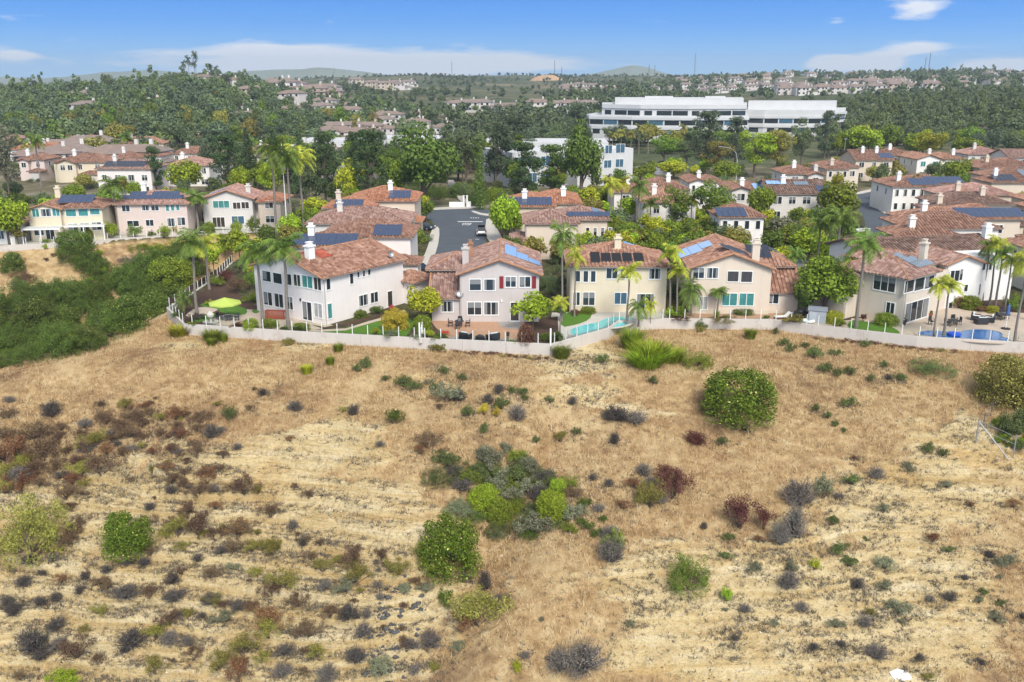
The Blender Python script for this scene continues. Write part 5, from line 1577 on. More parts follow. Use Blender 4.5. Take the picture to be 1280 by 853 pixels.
def wood(name, pts, wmin, wmax, mats, seed, kinds=(0, 1, 2, 0, 1, 2, 3), nl=150, ls=1.05):
    """a far wood that reads as one mass: many crowns in one mesh"""
    g = np.random.default_rng(seed); Vs = []; Qs = []; Mi_ = []; off = 0
    base = []
    for i in range(5):
        cl = ell_clumps(700 + i, 8, 9, 6.5, 1.6, 1.9, irr=.35) if i < 3 else [(g.uniform(-1.5, 1.5), g.uniform(-1.5, 1.5), z, 2.3 - .12 * z) for z in (3, 4.5, 6, 7.5, 9, 10.5)]
        base.append(leaf_quads(cl, nl, ls, 700 + i, jit=.8))
    for x, y in pts:
        V, Q = base[kinds[g.integers(len(kinds))]]
        s = g.uniform(wmin, wmax) / 9; a = g.uniform(0, 6.28)
        W_ = V * np.array([s, s, s * g.uniform(.85, 1.2)])
        W_ = np.stack([W_[:, 0] * math.cos(a) - W_[:, 1] * math.sin(a), W_[:, 0] * math.sin(a) + W_[:, 1] * math.cos(a), W_[:, 2]], 1) + np.array([x, y, gz(x, y) - .3])
        Vs.append(W_); Qs.append(Q + off); off += len(V); Mi_ += [int(g.integers(len(mats)))] * len(Q)
    o = link(name, npmesh(name, np.concatenate(Vs), np.concatenate(Qs), [leafm(k) for k in mats], midx=Mi_))
    return tag(o, kind='stuff')


# individual trees of the wooded hill: nearest rows and the crest
g_ = random.Random(5)
for i, (x, y) in enumerate(wood_points(150, -30, 480, 265, 470, 21, lambda px, y, x: .15 if in_foot(x, y) else 1)):
    put('far', (x, y, gz(x, y)), g_.uniform(7, 12), g_.uniform(7, 12.5), 'tree standing on the lower part of the wooded hill at the left', 'lower trees of the wooded hill', g_.choice(['farwood', 'farwood_dark', 'euc', 'green', 'olive', 'farwood', 'canyon']), v=g_.choice((0, 1, 2, 0, 1, 2, 3, 4)))
for px, dy, hh, wv, k in ((52, 8, 15, 7, 3), (100, 0, 8, 7, 1), (133, 4, 13, 11, 0), (118, 6, 9, 7, 3), (160, 0, 8, 7, 2), (175, 0, 9, 8, 1), (190, 0, 9, 8, 0), (205, 2, 10, 8, 1), (220, 0, 9, 9, 2), (252, 0, 8, 7, 0), (283, 0, 9, 9, 1), (300, 0, 9, 8, 2), (320, 0, 8, 8, 0), (338, 2, 9, 8, 1), (352, 0, 9, 8, 3), (372, 0, 8, 8, 0), (12, 4, 10, 8, 3), (30, 0, 8, 8, 1), (74, 3, 9, 9, 1)):
    y = 598 + g_.uniform(-8, 8); q = PY(px, 100, y)
    put('far', (q.x, y, gz(q.x, y)), wv, hh, 'tree breaking the skyline on the crest of the wooded hill', 'crest trees of the wooded hill', g_.choice(['farwood', 'farwood_dark']), v=k)
for px, hh in ((231, 15), (237, 17.5), (246, 19.5), (244, 14), (264, 12), (271, 11)):
    y = 596; q = PY(px, 100, y); put('palm', (q.x, y, gz(q.x, y)), 4.6, hh, 'tall thin palm on the very top of the wooded hill', 'hilltop palms', 'farwood_dark')
wood('woodland', wood_points(1150, -160, 520, 330, 680, 22), 6.5, 11, ['farwood', 'farwood_dark', 'euc', 'farwood', 'canyon', 'farwood_dark'], 31, nl=520, ls=.52)
wood('woodland', wood_points(1500, 985, 1560, 385, 690, 23, lambda px, y, x: 1 if px > 1130 else .35 * sstep(985, 1130, px) + .1), 6, 10, ['farwood', 'canyon', 'farwood'], 32, nl=420, ls=.55)
wood('woodland', wood_points(400, 400, 830, 420, 900, 24, lambda px, y, x: (.9 if (y > 700 or px > 640) else .5) * float(vnoise(x * .012, y * .012, 9)) ** 2), 6, 10, ['farwood_dark', 'farwood', 'euc'], 33)
wood('woodland', wood_points(760, 760, 1420, 640, 1380, 25, lambda px, y, x: float(vnoise(x * .01, y * .006, 19)) ** 2.2, 14), 7, 11, ['farwood', 'farwood_dark', 'farwood'], 34)
wood('woodland', wood_points(260, 880, 1330, 1380, 1520, 26, None, 12), 6, 10, ['farwood', 'farwood_dark'], 35)
wood('chaparral_scrub', wood_points(900, 300, 900, 900, 2050, 27, lambda px, y, x: float(vnoise(x * .01, y * .006, 5)) ** 2.5), 3.5, 7, ['farwood_dark', 'farwood', 'canyon'], 36, kinds=(0, 1, 2))

# ------------------------------------------------------------------ individual trees of the estate
T_ = [
    # kind, px, py(base), width, height, material, label
    ('dense', 530, 262, 96, 100, 'deep', 'huge round dense fig tree at the end of the street'),
    ('pine', 465, 262, 66, 92, 'pine', 'broad dark pine just left of the huge fig tree'),
    ('airy', 497, 262, 30, 62, 'bright', 'bright yellow green tree squeezed between the pine and the fig'),
    ('airy', 437, 262, 34, 62, 'lime', 'yellow green tree left of the broad dark pine'),
    ('conifer', 378, 248, 30, 84, 'pine', 'tall dark conifer, right one of the pair behind the flagpole'),
    ('conifer', 312, 226, 24, 66, 'pine', 'dark conifer spire above the left cluster of roofs'),
    ('conifer', 345, 226, 30, 64, 'pine', 'dark conifer, middle of the three spires left of the flagpole'),
    ('pine', 408, 262, 52, 88, 'pine', 'very dark pine behind the flagpole grove'),
    ('pine', 446, 232, 44, 62, 'pine', 'dark pine rising behind the low white glass building'),
    ('pine', 288, 240, 60, 66, 'pine', 'dark spreading pine right of the bright green round tree'),
    ('pine', 196, 244, 34, 56, 'pine', 'black green pine beside the white solar roofed house'),
    ('broad', 234, 246, 50, 44, 'bright', 'bright green round tree in front of the salmon pink roof'),
    ('broad', 302, 246, 30, 36, 'bright', 'light green tree above the pale grey gabled house'),
    ('euc', 14, 258, 42, 96, 'greygreen', 'grey green eucalyptus at the left edge above the houses'),
    ('broad', 12, 306, 60, 56, 'bright', 'bright green shrubby tree at the left edge beside the low house'),
    ('broad', 106, 240, 26, 22, 'olive', 'rounded olive tree before the white solar roofed house'),
    ('pine', 655, 250, 66, 66, 'pine', 'left tree of the umbrella pine group behind the orange roof'),
    ('pine', 690, 248, 64, 62, 'deep', 'middle tree of the umbrella pine group behind the orange roof'),
    ('dense', 726, 252, 62, 94, 'deep', 'tallest rounded pine in front of the low white office'),
    ('cypress', 600, 262, 15, 82, 'deep', 'narrow dark cypress beside the gate at the end of the street'),
    ('euc', 582, 246, 58, 92, 'euc', 'grey green eucalyptus behind the gate'),
    ('euc', 620, 238, 60, 92, 'farwood_dark', 'dark eucalyptus left of the umbrella pines'),
    ('pine', 560, 230, 46, 62, 'farwood_dark', 'dark tree peeking over the huge fig tree'),
    ('broad', 630, 304, 44, 58, 'bright', 'green street tree with a pale trunk beside the parked white car'),
    ('broad', 516, 318, 38, 38, 'gum', 'round green tree on the left pavement of the street'),
    ('broad', 1044, 286, 66, 58, 'gum', 'perfectly rounded green tree beside the curved street'),
    ('euc', 888, 302, 58, 82, 'green', 'tall light green tree before the white house with narrow windows'),
    ('euc', 842, 300, 46, 70, 'green', 'tall leafy tree left of its light green twin behind the gabled house'),
    ('broad', 948, 282, 40, 48, 'gum', 'dense green tree right of the blue solar strip'),
    ('broad', 905, 232, 40, 30, 'gum', 'green tree hiding the middle of the shuttered house'),
    ('broad', 528, 404, 52, 46, 'lime', 'bright lime green round tree at the left end of the brick patio'),
    ('airy', 666, 414, 56, 48, 'bright', 'leafy green tree before the door of the grey gabled house'),
    ('airy', 680, 318, 40, 38, 'lime', 'yellowish tree in front of the beige four window wall'),
    ('airy', 975, 310, 40, 40, 'greygreen', 'thin grey branched tree right of the white narrow window house'),
    ('broad', 1010, 330, 56, 44, 'bright', 'bright green shrubby tree left of the tall palms'),
    ('broad', 985, 316, 40, 30, 'lime', 'yellow green bushy tree beside the blue grey car park'),
    ('dense', 1030, 398, 84, 76, 'gum', 'thick dark green tree mass left of the sand coloured house'),
    ('broad', 1056, 384, 46, 62, 'gum', 'dark green tree touching the sand coloured house, behind the tall grey palm'),
    ('broad', 1005, 398, 34, 46, 'deep', 'leafy shrubby tree beside the red tiled wing'),
    ('euc', 1000, 214, 40, 62, 'euc', 'eucalyptus in front of the office wing'),
    ('euc', 970, 222, 44, 62, 'olive', 'olive toned tree at the foot of the office wing'),
    ('broad', 1075, 198, 44, 40, 'bright', 'light green broad tree at the edge of the dark wood'),
    ('broad', 1110, 192, 34, 36, 'green', 'green tree just right of the light green broad tree'),
    ('euc', 1160, 206, 42, 46, 'lime', 'yellow green tree behind the teal shuttered house'),
    ('broad', 1205, 200, 40, 28, 'gum', 'bushy tree between the two far right hip roofs'),
    ('broad', 1112, 252, 36, 34, 'gum', 'street tree at the inner bend of the curved street'),
    ('broad', 1155, 262, 46, 44, 'green', 'loose green tree in front of the white corner house'),
    ('broad', 1128, 244, 34, 26, 'deep', 'clipped dark tree over the curved kerb'),
    ('broad', 1190, 236, 50, 36, 'gum', 'wide green tree behind the solar rows of the corner house'),
    ('broad', 1225, 226, 46, 28, 'olive', 'olive green tree above the dark brown roofs'),
    ('pine', 882, 216, 60, 70, 'farwood_dark', 'big dark tree in front of the white office, right of its middle'),
    ('pine', 918, 212, 40, 60, 'farwood_dark', 'dark tree where the two white office blocks meet'),
    ('pine', 1030, 200, 36, 56, 'farwood_dark', 'dark tree before the balconies of the office wing'),
    ('euc', 942, 222, 56, 60, 'bright', 'bright yellow green tree before the office wing'),
    ('euc', 895, 222, 44, 48, 'olive', 'brownish green tree above the curved street lamp'),
    ('euc', 830, 208, 46, 40, 'green', 'green tree left of the office palms'),
    ('euc', 858, 208, 36, 34, 'euc', 'loose tree beside the office car park'),
    ('broad', 800, 228, 44, 20, 'gum', 'low rounded tree behind the brown tiled house'),
    ('broad', 842, 224, 44, 22, 'lime', 'yellowish low tree right of the parked office cars'),
    ('broad', 780, 222, 34, 22, 'deep', 'low dark tree beneath the office wall'),
    ('euc', 640, 200, 54, 64, 'farwood_dark', 'dark open tree left of the long white office'),
    ('broad', 700, 190, 44, 22, 'farwood_dark', 'dark tree left of the stepped office front'),
    ('euc', 720, 176, 40, 50, 'farwood_dark', 'tall dark tree at the left end of the long white office'),
    ('broad', 1246, 172, 60, 34, 'farwood', 'wide canyon edge tree at the far right'),
    ('airy', 392, 300, 30, 38, 'green', 'leafy tree below the flagpole'),
    ('euc', 388, 262, 36, 70, 'euc', 'thin grey tree just right of the flagpole'),
    ('euc', 345, 262, 40, 70, 'bright', 'light leafy tree just left of the flagpole'),
    ('airy', 420, 258, 30, 30, 'gum', 'small tree at the foot of the broad dark pine'),
    ('broad', 150, 310 - 20, 16, 22, 'gum', 'shrubby tree between the cream and pinkish houses'),
    ('airy', 735, 268, 34, 34, 'lime', 'yellow leaved tree right of the orange roof'),
    ('broad', 760, 262, 32, 26, 'gum', 'round green tree among the yellow palms'),
    ('airy', 865, 330, 34, 40, 'gum', 'leafy tree between the cream and the gabled house'),
    ('airy', 700, 402, 26, 26, 'green', 'small leafy tree between grey house and pool lawn'),
]
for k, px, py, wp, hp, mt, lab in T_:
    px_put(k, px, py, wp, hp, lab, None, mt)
PALMS = [
    ('palm', 361, 411, 62, 106, 'palm', 'right one of two tall palms before the big white house'), ('palm', 329, 404, 56, 96, 'palm', 'left one of two tall palms before the big white house'),
    ('palm', 247, 394, 52, 98, 'palm', 'tall palm with a dark trunk in the corner garden beside the green parasol'), ('palm', 262, 362, 46, 62, 'palmyellow', 'leaning yellowish palm along the side fence of the corner garden'),
    ('palm', 149, 294, 42, 66, 'palm', 'palm between the cream and the pinkish houses'), ('palm', 248, 290, 40, 46, 'palm', 'bushy palm before the pale grey gabled house'),
    ('palm', 347, 300, 48, 112, 'palm', 'very tall palm left of the flagpole'), ('palm', 365, 296, 40, 98, 'palm', 'palm just behind the flagpole'), ('palm', 380, 292, 44, 96, 'palmyellow', 'yellow tinged palm right of the flagpole'),
    ('palm', 702, 402, 40, 110, 'palm', 'tallest palm between the grey and the cream house'), ('palm', 718, 396, 32, 78, 'palmyellow', 'shorter yellow green palm between the grey and the cream house'),
    ('palm', 700, 420, 30, 44, 'palmyellow', 'small palm with orange fronds beside the pool corner'), ('palm', 784, 406, 40, 70, 'palmyellow', 'palm leaning over the turquoise pool'),
    ('palmlow', 798, 406, 32, 30, 'palm', 'low bushy palm at the end of the turquoise pool'), ('palmlow', 813, 402, 22, 26, 'palmyellow', 'tiny yellow palm right of the low bushy palm'),
    ('palm', 836, 396, 40, 82, 'palmyellow', 'left yellow palm before the beige gabled house'), ('palm', 845, 398, 36, 62, 'palmyellow', 'right yellow palm before the beige gabled house'),
    ('palmlow', 864, 396, 40, 42, 'palm', 'wide low palm before the door of the gabled house'), ('palm', 897, 394, 32, 32, 'palm', 'slender young palm before the teal windows'),
    ('palm', 1070, 410, 58, 108, 'palm', 'tall grey trunked palm before the sand coloured house'), ('palm', 1043, 356, 54, 86, 'palm', 'palm with a broad crown left of the tall grey trunked palm'), ('palm', 1020, 350, 40, 74, 'palm', 'leftmost palm above the thick dark green tree'),
    ('palm', 1167, 422, 34, 72, 'palmyellow', 'left one of two palms at the near edge of the deep blue pool'), ('palm', 1179, 420, 42, 66, 'palmyellow', 'right one of two palms at the near edge of the deep blue pool'),
    ('palm', 1228, 376, 34, 72, 'palm', 'palm left in the row beside the white house wing'), ('palm', 1236, 382, 36, 78, 'palmyellow', 'palm second from left in the row beside the white wing'), ('palm', 1244, 386, 40, 72, 'palm', 'palm third from left in the row beside the white wing'), ('palm', 1256, 388, 34, 66, 'palmyellow', 'palm right in the row beside the white wing'),
    ('palm', 1268, 430, 44, 112, 'palmyellow', 'tall palm at the right edge next to the closed parasol'), ('palm', 1284, 400, 44, 92, 'palm', 'palm cut by the right edge'),
    ('palm', 797, 300, 36, 70, 'palm', 'tall palm behind the cream house, among bright garden plants'), ('palm', 812, 296, 30, 44, 'palm', 'smaller palm right of the tall one behind the cream house'), ('palm', 762, 296, 30, 66, 'palmyellow', 'yellow green palm by the mauve roof'), ('palm', 775, 288, 30, 60, 'lime', 'lime coloured palm behind the mauve roof'),
    ('palm', 742, 246, 24, 34, 'palmyellow', 'yellow palm left of the brown tiled house'), ('palm', 728, 246, 22, 32, 'palmyellow', 'yellow palm above the orange roof'), ('palm', 862, 302, 26, 52, 'palm', 'thin palm between the two tall light trees'),
    ('palm', 52, 236, 28, 60, 'palm', 'lone palm between the two left houses'), ('palm', 278, 176, 16, 34, 'palmyellow', 'tall fan palm with a dry crown left of the conifers'), ('palm', 160, 200, 26, 30, 'palm', 'small palm before the cream orange roofed house'),
    ('palm', 92, 182, 24, 20, 'palm', 'palm crown behind the orange red roof'), ('palm', 66, 180, 30, 28, 'palm', 'fluffy palm left behind the wide orange roof'), ('palm', 228, 176, 26, 30, 'palmyellow', 'yellowish palm in the grove at the hill foot'), ('palm', 215, 180, 22, 24, 'palmyellow', 'small yellow palm in the grove at the hill foot'), ('palm', 110, 170, 22, 18, 'lime', 'pale palm above the wide orange roof'),
    ('palmlow', 214 + 16, 392, 30, 26, 'deep', 'cycad like low palm at the bend of the garden fence'),
    ('palm', 990, 376, 28, 60, 'palm', 'palm rising from the thick green planting beside the tiled wing'),
]
for k, px, py, wp, hp, mt, lab in PALMS:
    px_put(k, px, py, wp, hp, lab, None, mt)
for i in range(9):
    px_put('palm', 765 + i * 11 + rng.uniform(-2, 2), 194 + rng.uniform(-1, 2), 16, 30 + rng.uniform(-4, 4), 'golden palm in the row in front of the long white office', 'row of palms at the office', 'olive')
# green filling of the gardens between the houses
g_ = random.Random(77); cnt = 0
fill = [(-20, 345, 178, 300, 150), (360, 540, 256, 330, 44), (630, 1000, 208, 340, 230), (1000, 1400, 190, 300, 190), (980, 1400, 300, 380, 60), (640, 1000, 300, 372, 50)]
ROADPX = []
GARD = [('leafy garden shrub between the houses of the left cluster', 'garden shrubs of the left cluster'), ('garden shrub between the roofs left of the street', 'garden shrubs left of the street'), ('garden shrub between the houses right of the street', 'garden shrubs right of the street'),
        ('garden shrub along the curved street houses', 'garden shrubs of the curved street'), ('garden shrub beside the sand coloured and white houses', 'garden shrubs at the right'), ('garden shrub in the side yards of the front row', 'side yard shrubs of the front row')]
STREETS = []
# ------------------------------------------------------------------ roads, pavements, gardens
def px_poly(pts, z=0.0):
    q = [P(a, b, z) for a, b in pts]
    A = sum(q[i].x * q[(i + 1) % len(q)].y - q[(i + 1) % len(q)].x * q[i].y for i in range(len(q)))
    return [(p.x, p.y) for p in (q if A > 0 else q[::-1])]


def smooth_poly(pts, it=2):
    for _ in range(it):
        o = []
        for i in range(len(pts)):
            a, b = pts[i], pts[(i + 1) % len(pts)]
            o += [(a[0] * .75 + b[0] * .25, a[1] * .75 + b[1] * .25), (a[0] * .25 + b[0] * .75, a[1] * .25 + b[1] * .75)]
        pts = o
    return pts


def sheet(name, pts, z, mat, sm=0, thick=0, struct=True):
    pl = px_poly(pts)
    if sm: pl = smooth_poly(pl, sm)
    if pl[0][1] < 125: pl = [(x, max(y, float(np.interp(x, WX, WY)) + .1)) for x, y in pl]
    m = MB()
    if thick: m.prism(pl, -.05, z)
    else: m.face([(x, y, z) for x, y in pl])
    o = m.obj(name, [mat])
    if struct: tag(o, kind='structure')
    return o, pl


M_ASPH = mat_simple('asphalt', (.085, .098, .115), .9, .18, .35, .15, 0, .3)
M_ASPHL = mat_simple('worn asphalt', (.22, .22, .22), .9, .15, .3, .15)
M_PAVE = mat_simple('pavement concrete', (.50, .47, .42), .9, .12, .7, .1)
M_TAN = mat_simple('tan patio paving', (.46, .38, .30), .85, .18, 1.2, .15)
M_BRICK = mat_simple('brick patio paving', (.42, .255, .165), .9, .3, 2.5, .12)
M_GREYSTONE = mat_simple('grey stone paving', (.33, .31, .28), .9, .25, 2, .12)
M_SOIL = mat_simple('dark planting soil', (.085, .055, .04), .95, .4, 1.5, .05)


def mat_lawn():
    t = NT('lawn turf'); co = t.n('ShaderNodeNewGeometry').outputs['Position']
    a = t.noise(.6, 4, co, .7); b = t.noise(14, 3, co, .7)
    c = t.mix(a, (.075, .17, .022), (.13, .24, .035)); c = t.mix(t.math('MULTIPLY', t.math('GREATER_THAN', b, .52), .5), c, (.045, .11, .016))
    return t.end(t.pbr(c, .9, .1, 0, t.bump(b, .06, .8)))


M_LAWN = mat_lawn()
AVOID = []
for nm, pts, z, mat, sm in (
    ('road', [(524, 262), (607, 261), (620, 266), (606, 274), (606, 300), (613, 312), (600, 332), (575, 350), (520, 350), (541, 310), (546, 285), (537, 274), (524, 270)], .012, M_ASPH, 1),
    ('road', [(26, 231), (102, 230), (106, 238), (26, 240)], .012, M_ASPH, 0),
    ('driveway', [(26, 241), (104, 239), (128, 250), (60, 266), (30, 268)], .016, M_PAVE, 0),
    ('road', [(1066, 243), (1100, 237), (1098, 250), (1106, 261), (1132, 271), (1144, 282), (1110, 298), (1078, 298), (1083, 278), (1072, 260)], .012, M_ASPH, 2),
    ('driveway', [(984, 322), (1022, 328), (1016, 362), (984, 352)], .012, M_ASPHL, 0),
    ('car_park', [(640, 226), (700, 212), (760, 204), (856, 202), (866, 214), (770, 224), (690, 236)], .012, M_ASPHL, 0),
    ):
    o, pl = sheet(nm, pts, z, mat, sm); AVOID.append(pl)
for pts in ([(546, 283), (550, 288), (547, 312), (536, 334), (518, 340), (535, 312), (538, 290)], [(606, 276), (613, 273), (629, 300), (631, 307), (610, 307)], [(522, 261), (606, 258), (607, 260), (522, 263.5)],
            [(588, 265), (592, 264), (604, 268), (622, 268), (622, 270), (602, 270)], [(1093, 254), (1098, 251), (1106, 261), (1132, 271), (1136, 275), (1128, 275), (1100, 266)], [(1070, 241), (1096, 236), (1098, 238), (1070, 244)]):
    o, pl = sheet('pavement', pts, .13, M_PAVE, 1, .1); AVOID.append(pl)
# painted stop line and lettering
wl = mat_simple('road paint', (.72, .72, .70), .7, .12, 3)
a, b = P(572, 277.4), P(603.5, 277.4)
m = MB(); m.face([(a.x, a.y - .35, .02), (b.x, b.y - .35, .02), (b.x, b.y + .35, .02), (a.x, a.y + .35, .02)])
tag(m.obj('stop_line', [wl]), kind='structure')
cu = bpy.data.curves.new('stop_lettering', 'FONT'); cu.body = 'STOP'; cu.size = 1.0; cu.extrude = 0; cu.offset = .018; cu.space_character = 1.1
to = bpy.data.objects.new('tmp', cu); COL.objects.link(to)
me = bpy.data.meshes.new_from_object(to.evaluated_get(bpy.context.evaluated_depsgraph_get())); bpy.data.objects.remove(to)
xs = [v.co.x for v in me.vertices]; ys = [v.co.y for v in me.vertices]
a, b = P(577.3, 281.9), P(589.5, 279.2)
for v in me.vertices:
    v.co.x = a.x + (v.co.x - min(xs)) / (max(xs) - min(xs)) * (b.x - a.x); v.co.y = a.y + (v.co.y - min(ys)) / (max(ys) - min(ys)) * (b.y - a.y); v.co.z = .02
me.materials.clear(); me.materials.append(wl)
tag(link('stop_lettering', me), kind='structure')
m = MB()
for px in range(588, 600, 3):
    a = P(px, 273); m.face([(a.x, a.y, .02), (a.x + .25, a.y, .02), (a.x + .25, a.y + .8, .02), (a.x, a.y + .8, .02)])
a = P(594, 299.5); m.face([(a.x, a.y, .02), (a.x + .7, a.y, .02), (a.x + .7, a.y + .3, .02), (a.x, a.y + .3, .02)])
tag(m.obj('road_marking', [wl]), kind='structure')

q9 = lambda s, ox, oy, k: [(ox + x / k, oy + y / k) for x, y in s]
for nm, pts, z, mat, sm in (
    ('planting_bed', [(213, 390), (234, 409), (372, 418), (330, 388), (300, 372), (292, 330), (272, 350)], .010, M_SOIL, 0),
    ('patio', [(258, 398), (262, 408), (372, 417), (420, 408), (402, 402), (345, 386), (322, 388), (300, 386), (290, 392), (268, 396)], .016, M_TAN, 0),
    ('patio', q9([(250, 372), (300, 350), (400, 343), (482, 358), (420, 392), (330, 410), (190, 430)], 200, 330, 6.4), .020, M_TAN, 1),
    ('lawn', q9([(318, 322), (420, 296), (690, 350), (700, 400), (640, 412), (480, 396), (470, 360), (340, 345)], 200, 330, 6.4), .026, M_LAWN, 1),
    ('lawn', q9([(240, 450), (330, 415), (420, 388), (470, 412), (400, 452), (270, 472)], 200, 330, 6.4), .026, M_LAWN, 1),
    ('lawn', q9([(725, 375), (770, 365), (800, 385), (760, 402)], 200, 330, 6.4), .026, M_LAWN, 1),
    ('lawn', [(366, 411), (386, 415), (432, 413), (461, 404), (486, 397), (506, 393), (520, 404), (505, 425), (440, 421), (368, 416)], .024, M_LAWN, 0),
    ('path', [(372, 408), (386, 413.5), (432, 411), (461, 402), (486, 395), (506, 388), (508, 393), (486, 398), (461, 405), (432, 413.5), (386, 416), (368, 411)], .030, M_TAN, 0),
    ('planting_bed', [(388, 406), (406, 409.5), (430, 404), (470, 395), (496, 388), (497, 391), (470, 398), (432, 408), (404, 411.5)], .034, M_SOIL, 0),
    ('brick_patio', [(538, 401), (655, 401), (662, 424), (640, 432), (566, 428), (545, 410)], .016, M_BRICK, 0),
    ('patio', [(622, 402.5), (652, 402.5), (650, 412), (632, 411), (624, 407)], .022, M_GREYSTONE, 0),
    ('patio', [(565, 421), (640, 424), (655, 428), (640, 434), (556, 430)], .022, M_GREYSTONE, 0),
    ('planting_bed', [(512, 400), (540, 402), (556, 430), (512, 428)], .014, M_SOIL, 0),
    ('planting_bed', [(652, 402), (697, 396), (700, 432), (662, 432)], .014, M_SOIL, 0),
    ('pool_deck', [(690, 391), (835, 389), (838, 404), (778, 408), (764, 416), (692, 435), (684, 420)], .010, M_PAVE, 0),
    ('lawn', [(700, 391), (741, 391), (737, 400), (722, 406), (700, 410)], .022, M_LAWN, 1),
    ('brick_patio', [(838, 390), (992, 391), (1006, 402), (965, 406.5), (838, 405)], .012, M_BRICK, 0),
    ('patio', [(1060, 398), (1130, 400), (1180, 385), (1240, 378), (1330, 380), (1330, 436), (1145, 428), (1015, 412), (1000, 400)], .010, M_TAN, 0),
    ('lawn', [(1062, 400), (1079, 402), (1107, 406), (1122, 412.5), (1126, 418), (1107, 418), (1080, 414.5), (1058, 411)], .022, M_LAWN, 1),
    ('planting_bed', [(1000, 378), (1066, 384), (1064, 400), (1030, 404), (1000, 398)], .020, M_SOIL, 0),
    ('planting_bed', [(1196, 378), (1290, 372), (1290, 392), (1206, 388)], .022, M_SOIL, 0),
    ('patio', [(10, 308), (30, 301), (330, 285), (336, 289), (150, 299), (40, 306)], .012, M_PAVE, 0)):
    sheet(nm, pts, z, mat, sm)


def mat_water(name, c1, c2):
    t = NT(name); co = t.n('ShaderNodeNewGeometry').outputs['Position']
    nz = t.noise(.9, 4, co, .6, 1.5)
    return t.end(t.pbr(t.mix(nz, c1, c2), .06, .5, 0, t.bump(t.noise(2.5, 3, co), .04, .4)))


def pool(pts, c1, c2, lab, cop):
    pl = smooth_poly(px_poly(pts), 2)
    n = len(pl); out_ = []
    for i in range(n):
        a, b = Vector(pl[i - 1]), Vector(pl[(i + 1) % n]); d = (b - a).normalized(); nrm = Vector((d.y, -d.x)); out_.append(tuple(Vector(pl[i]) + nrm * .38))
    cx = sum(p[0] for p in pl) / n; cy = sum(p[1] for p in pl) / n
    rt = empty('swimming_pool', (cx, cy, 0), 0, lab, 'pool')
    m = MB()
    for i in range(n):
        j = (i + 1) % n
        r_ = lambda p, z: (p[0] - cx, p[1] - cy, z)
        m.face([r_(pl[i], .085), r_(pl[j], .085), r_(out_[j], .085), r_(out_[i], .085)][::-1]); m.face([r_(out_[i], 0), r_(out_[j], 0), r_(out_[j], .085), r_(out_[i], .085)]); m.face([r_(pl[i], .085), r_(pl[j], .085), r_(pl[j], 0), r_(pl[i], 0)])
    m.obj('coping', [cop], rt)
    m = MB(); m.face([(p[0] - cx, p[1] - cy, .045) for p in pl]); m.obj('water', [mat_water('pool water ' + lab[:9], c1, c2)], rt)
    return rt


pool([(712, 412), (733, 406), (748, 404), (760, 397), (786, 396.5), (795, 401), (780, 409), (752, 411), (736, 419), (714, 421)], (.06, .40, .44), (.16, .62, .64), 'turquoise kidney shaped pool in front of the cream house', M_PAVE)
pool(q9([(540, 752), (620, 725), (760, 735), (870, 745), (960, 720), (1080, 718), (1200, 735), (1245, 762), (1225, 780), (1290, 792), (1290, 828), (1100, 822), (900, 806), (700, 782), (600, 770)], 1060, 300, 6.4), (.008, .07, .26), (.02, .17, .46), 'deep blue curvy pool beside the palms at the right', M_TAN)
m = MB(); m.lathe([(.0, .05), (.6, .05), (.75, .12), (.7, .3), (.35, .42), (0, .45)], 14)
p = P(*qp(1060, 300, 6.4, 845, 765)); tag(m.obj('pool_cover_roll', [mat_simple('blue plastic', (.02, .08, .5), .35, .1)], None, (p.x, p.y, .0)), 'blue rounded cover heap at the edge of the deep blue pool', 'pool cover')

# ------------------------------------------------------------------ garden walls with posts and glass
t = NT('garden wall paint'); co = t.n('ShaderNodeNewGeometry').outputs['Position']
mp = t.n('ShaderNodeMapping'); mp.inputs['Scale'].default_value = (1.3, 1.3, .25); t.l(co, mp.inputs[0])
c = t.mix(t.noise(1, 5, mp.outputs[0], .65), (.46, .42, .37), (.58, .54, .49)); c = t.mix(t.math('MULTIPLY', t.math('GREATER_THAN', t.noise(.5, 4, co, .7), .60), .35), c, (.40, .33, .27))
M_GWALL = t.end(t.pbr(c, .9, .15, 0, t.bump(t.noise(12, 3, co), .02, .4)))
t = NT('fence glass'); g_s = t.n('ShaderNodeBsdfGlossy'); g_s.inputs['Roughness'].default_value = .02; tr = t.n('ShaderNodeBsdfTransparent'); tr.inputs[0].default_value = (.90, .95, .93, 1)
fr = t.n('ShaderNodeFresnel'); fr.inputs[0].default_value = 1.4; mx = t.n('ShaderNodeMixShader'); t.l(fr.outputs[0], mx.inputs[0]); t.l(tr.outputs[0], mx.inputs[1]); t.l(g_s.outputs[0], mx.inputs[2])
M_FGLASS = t.end(mx)
pm = MB(); pm.box(-.036, .036, -.036, .036, 0, 1.12); POSTM = pm.mesh('post', [M_WHITE])
pm = MB(); pm.box(-.08, .08, -.08, .08, -.2, 1.7); POSTB = pm.mesh('post', [M_WHITE])


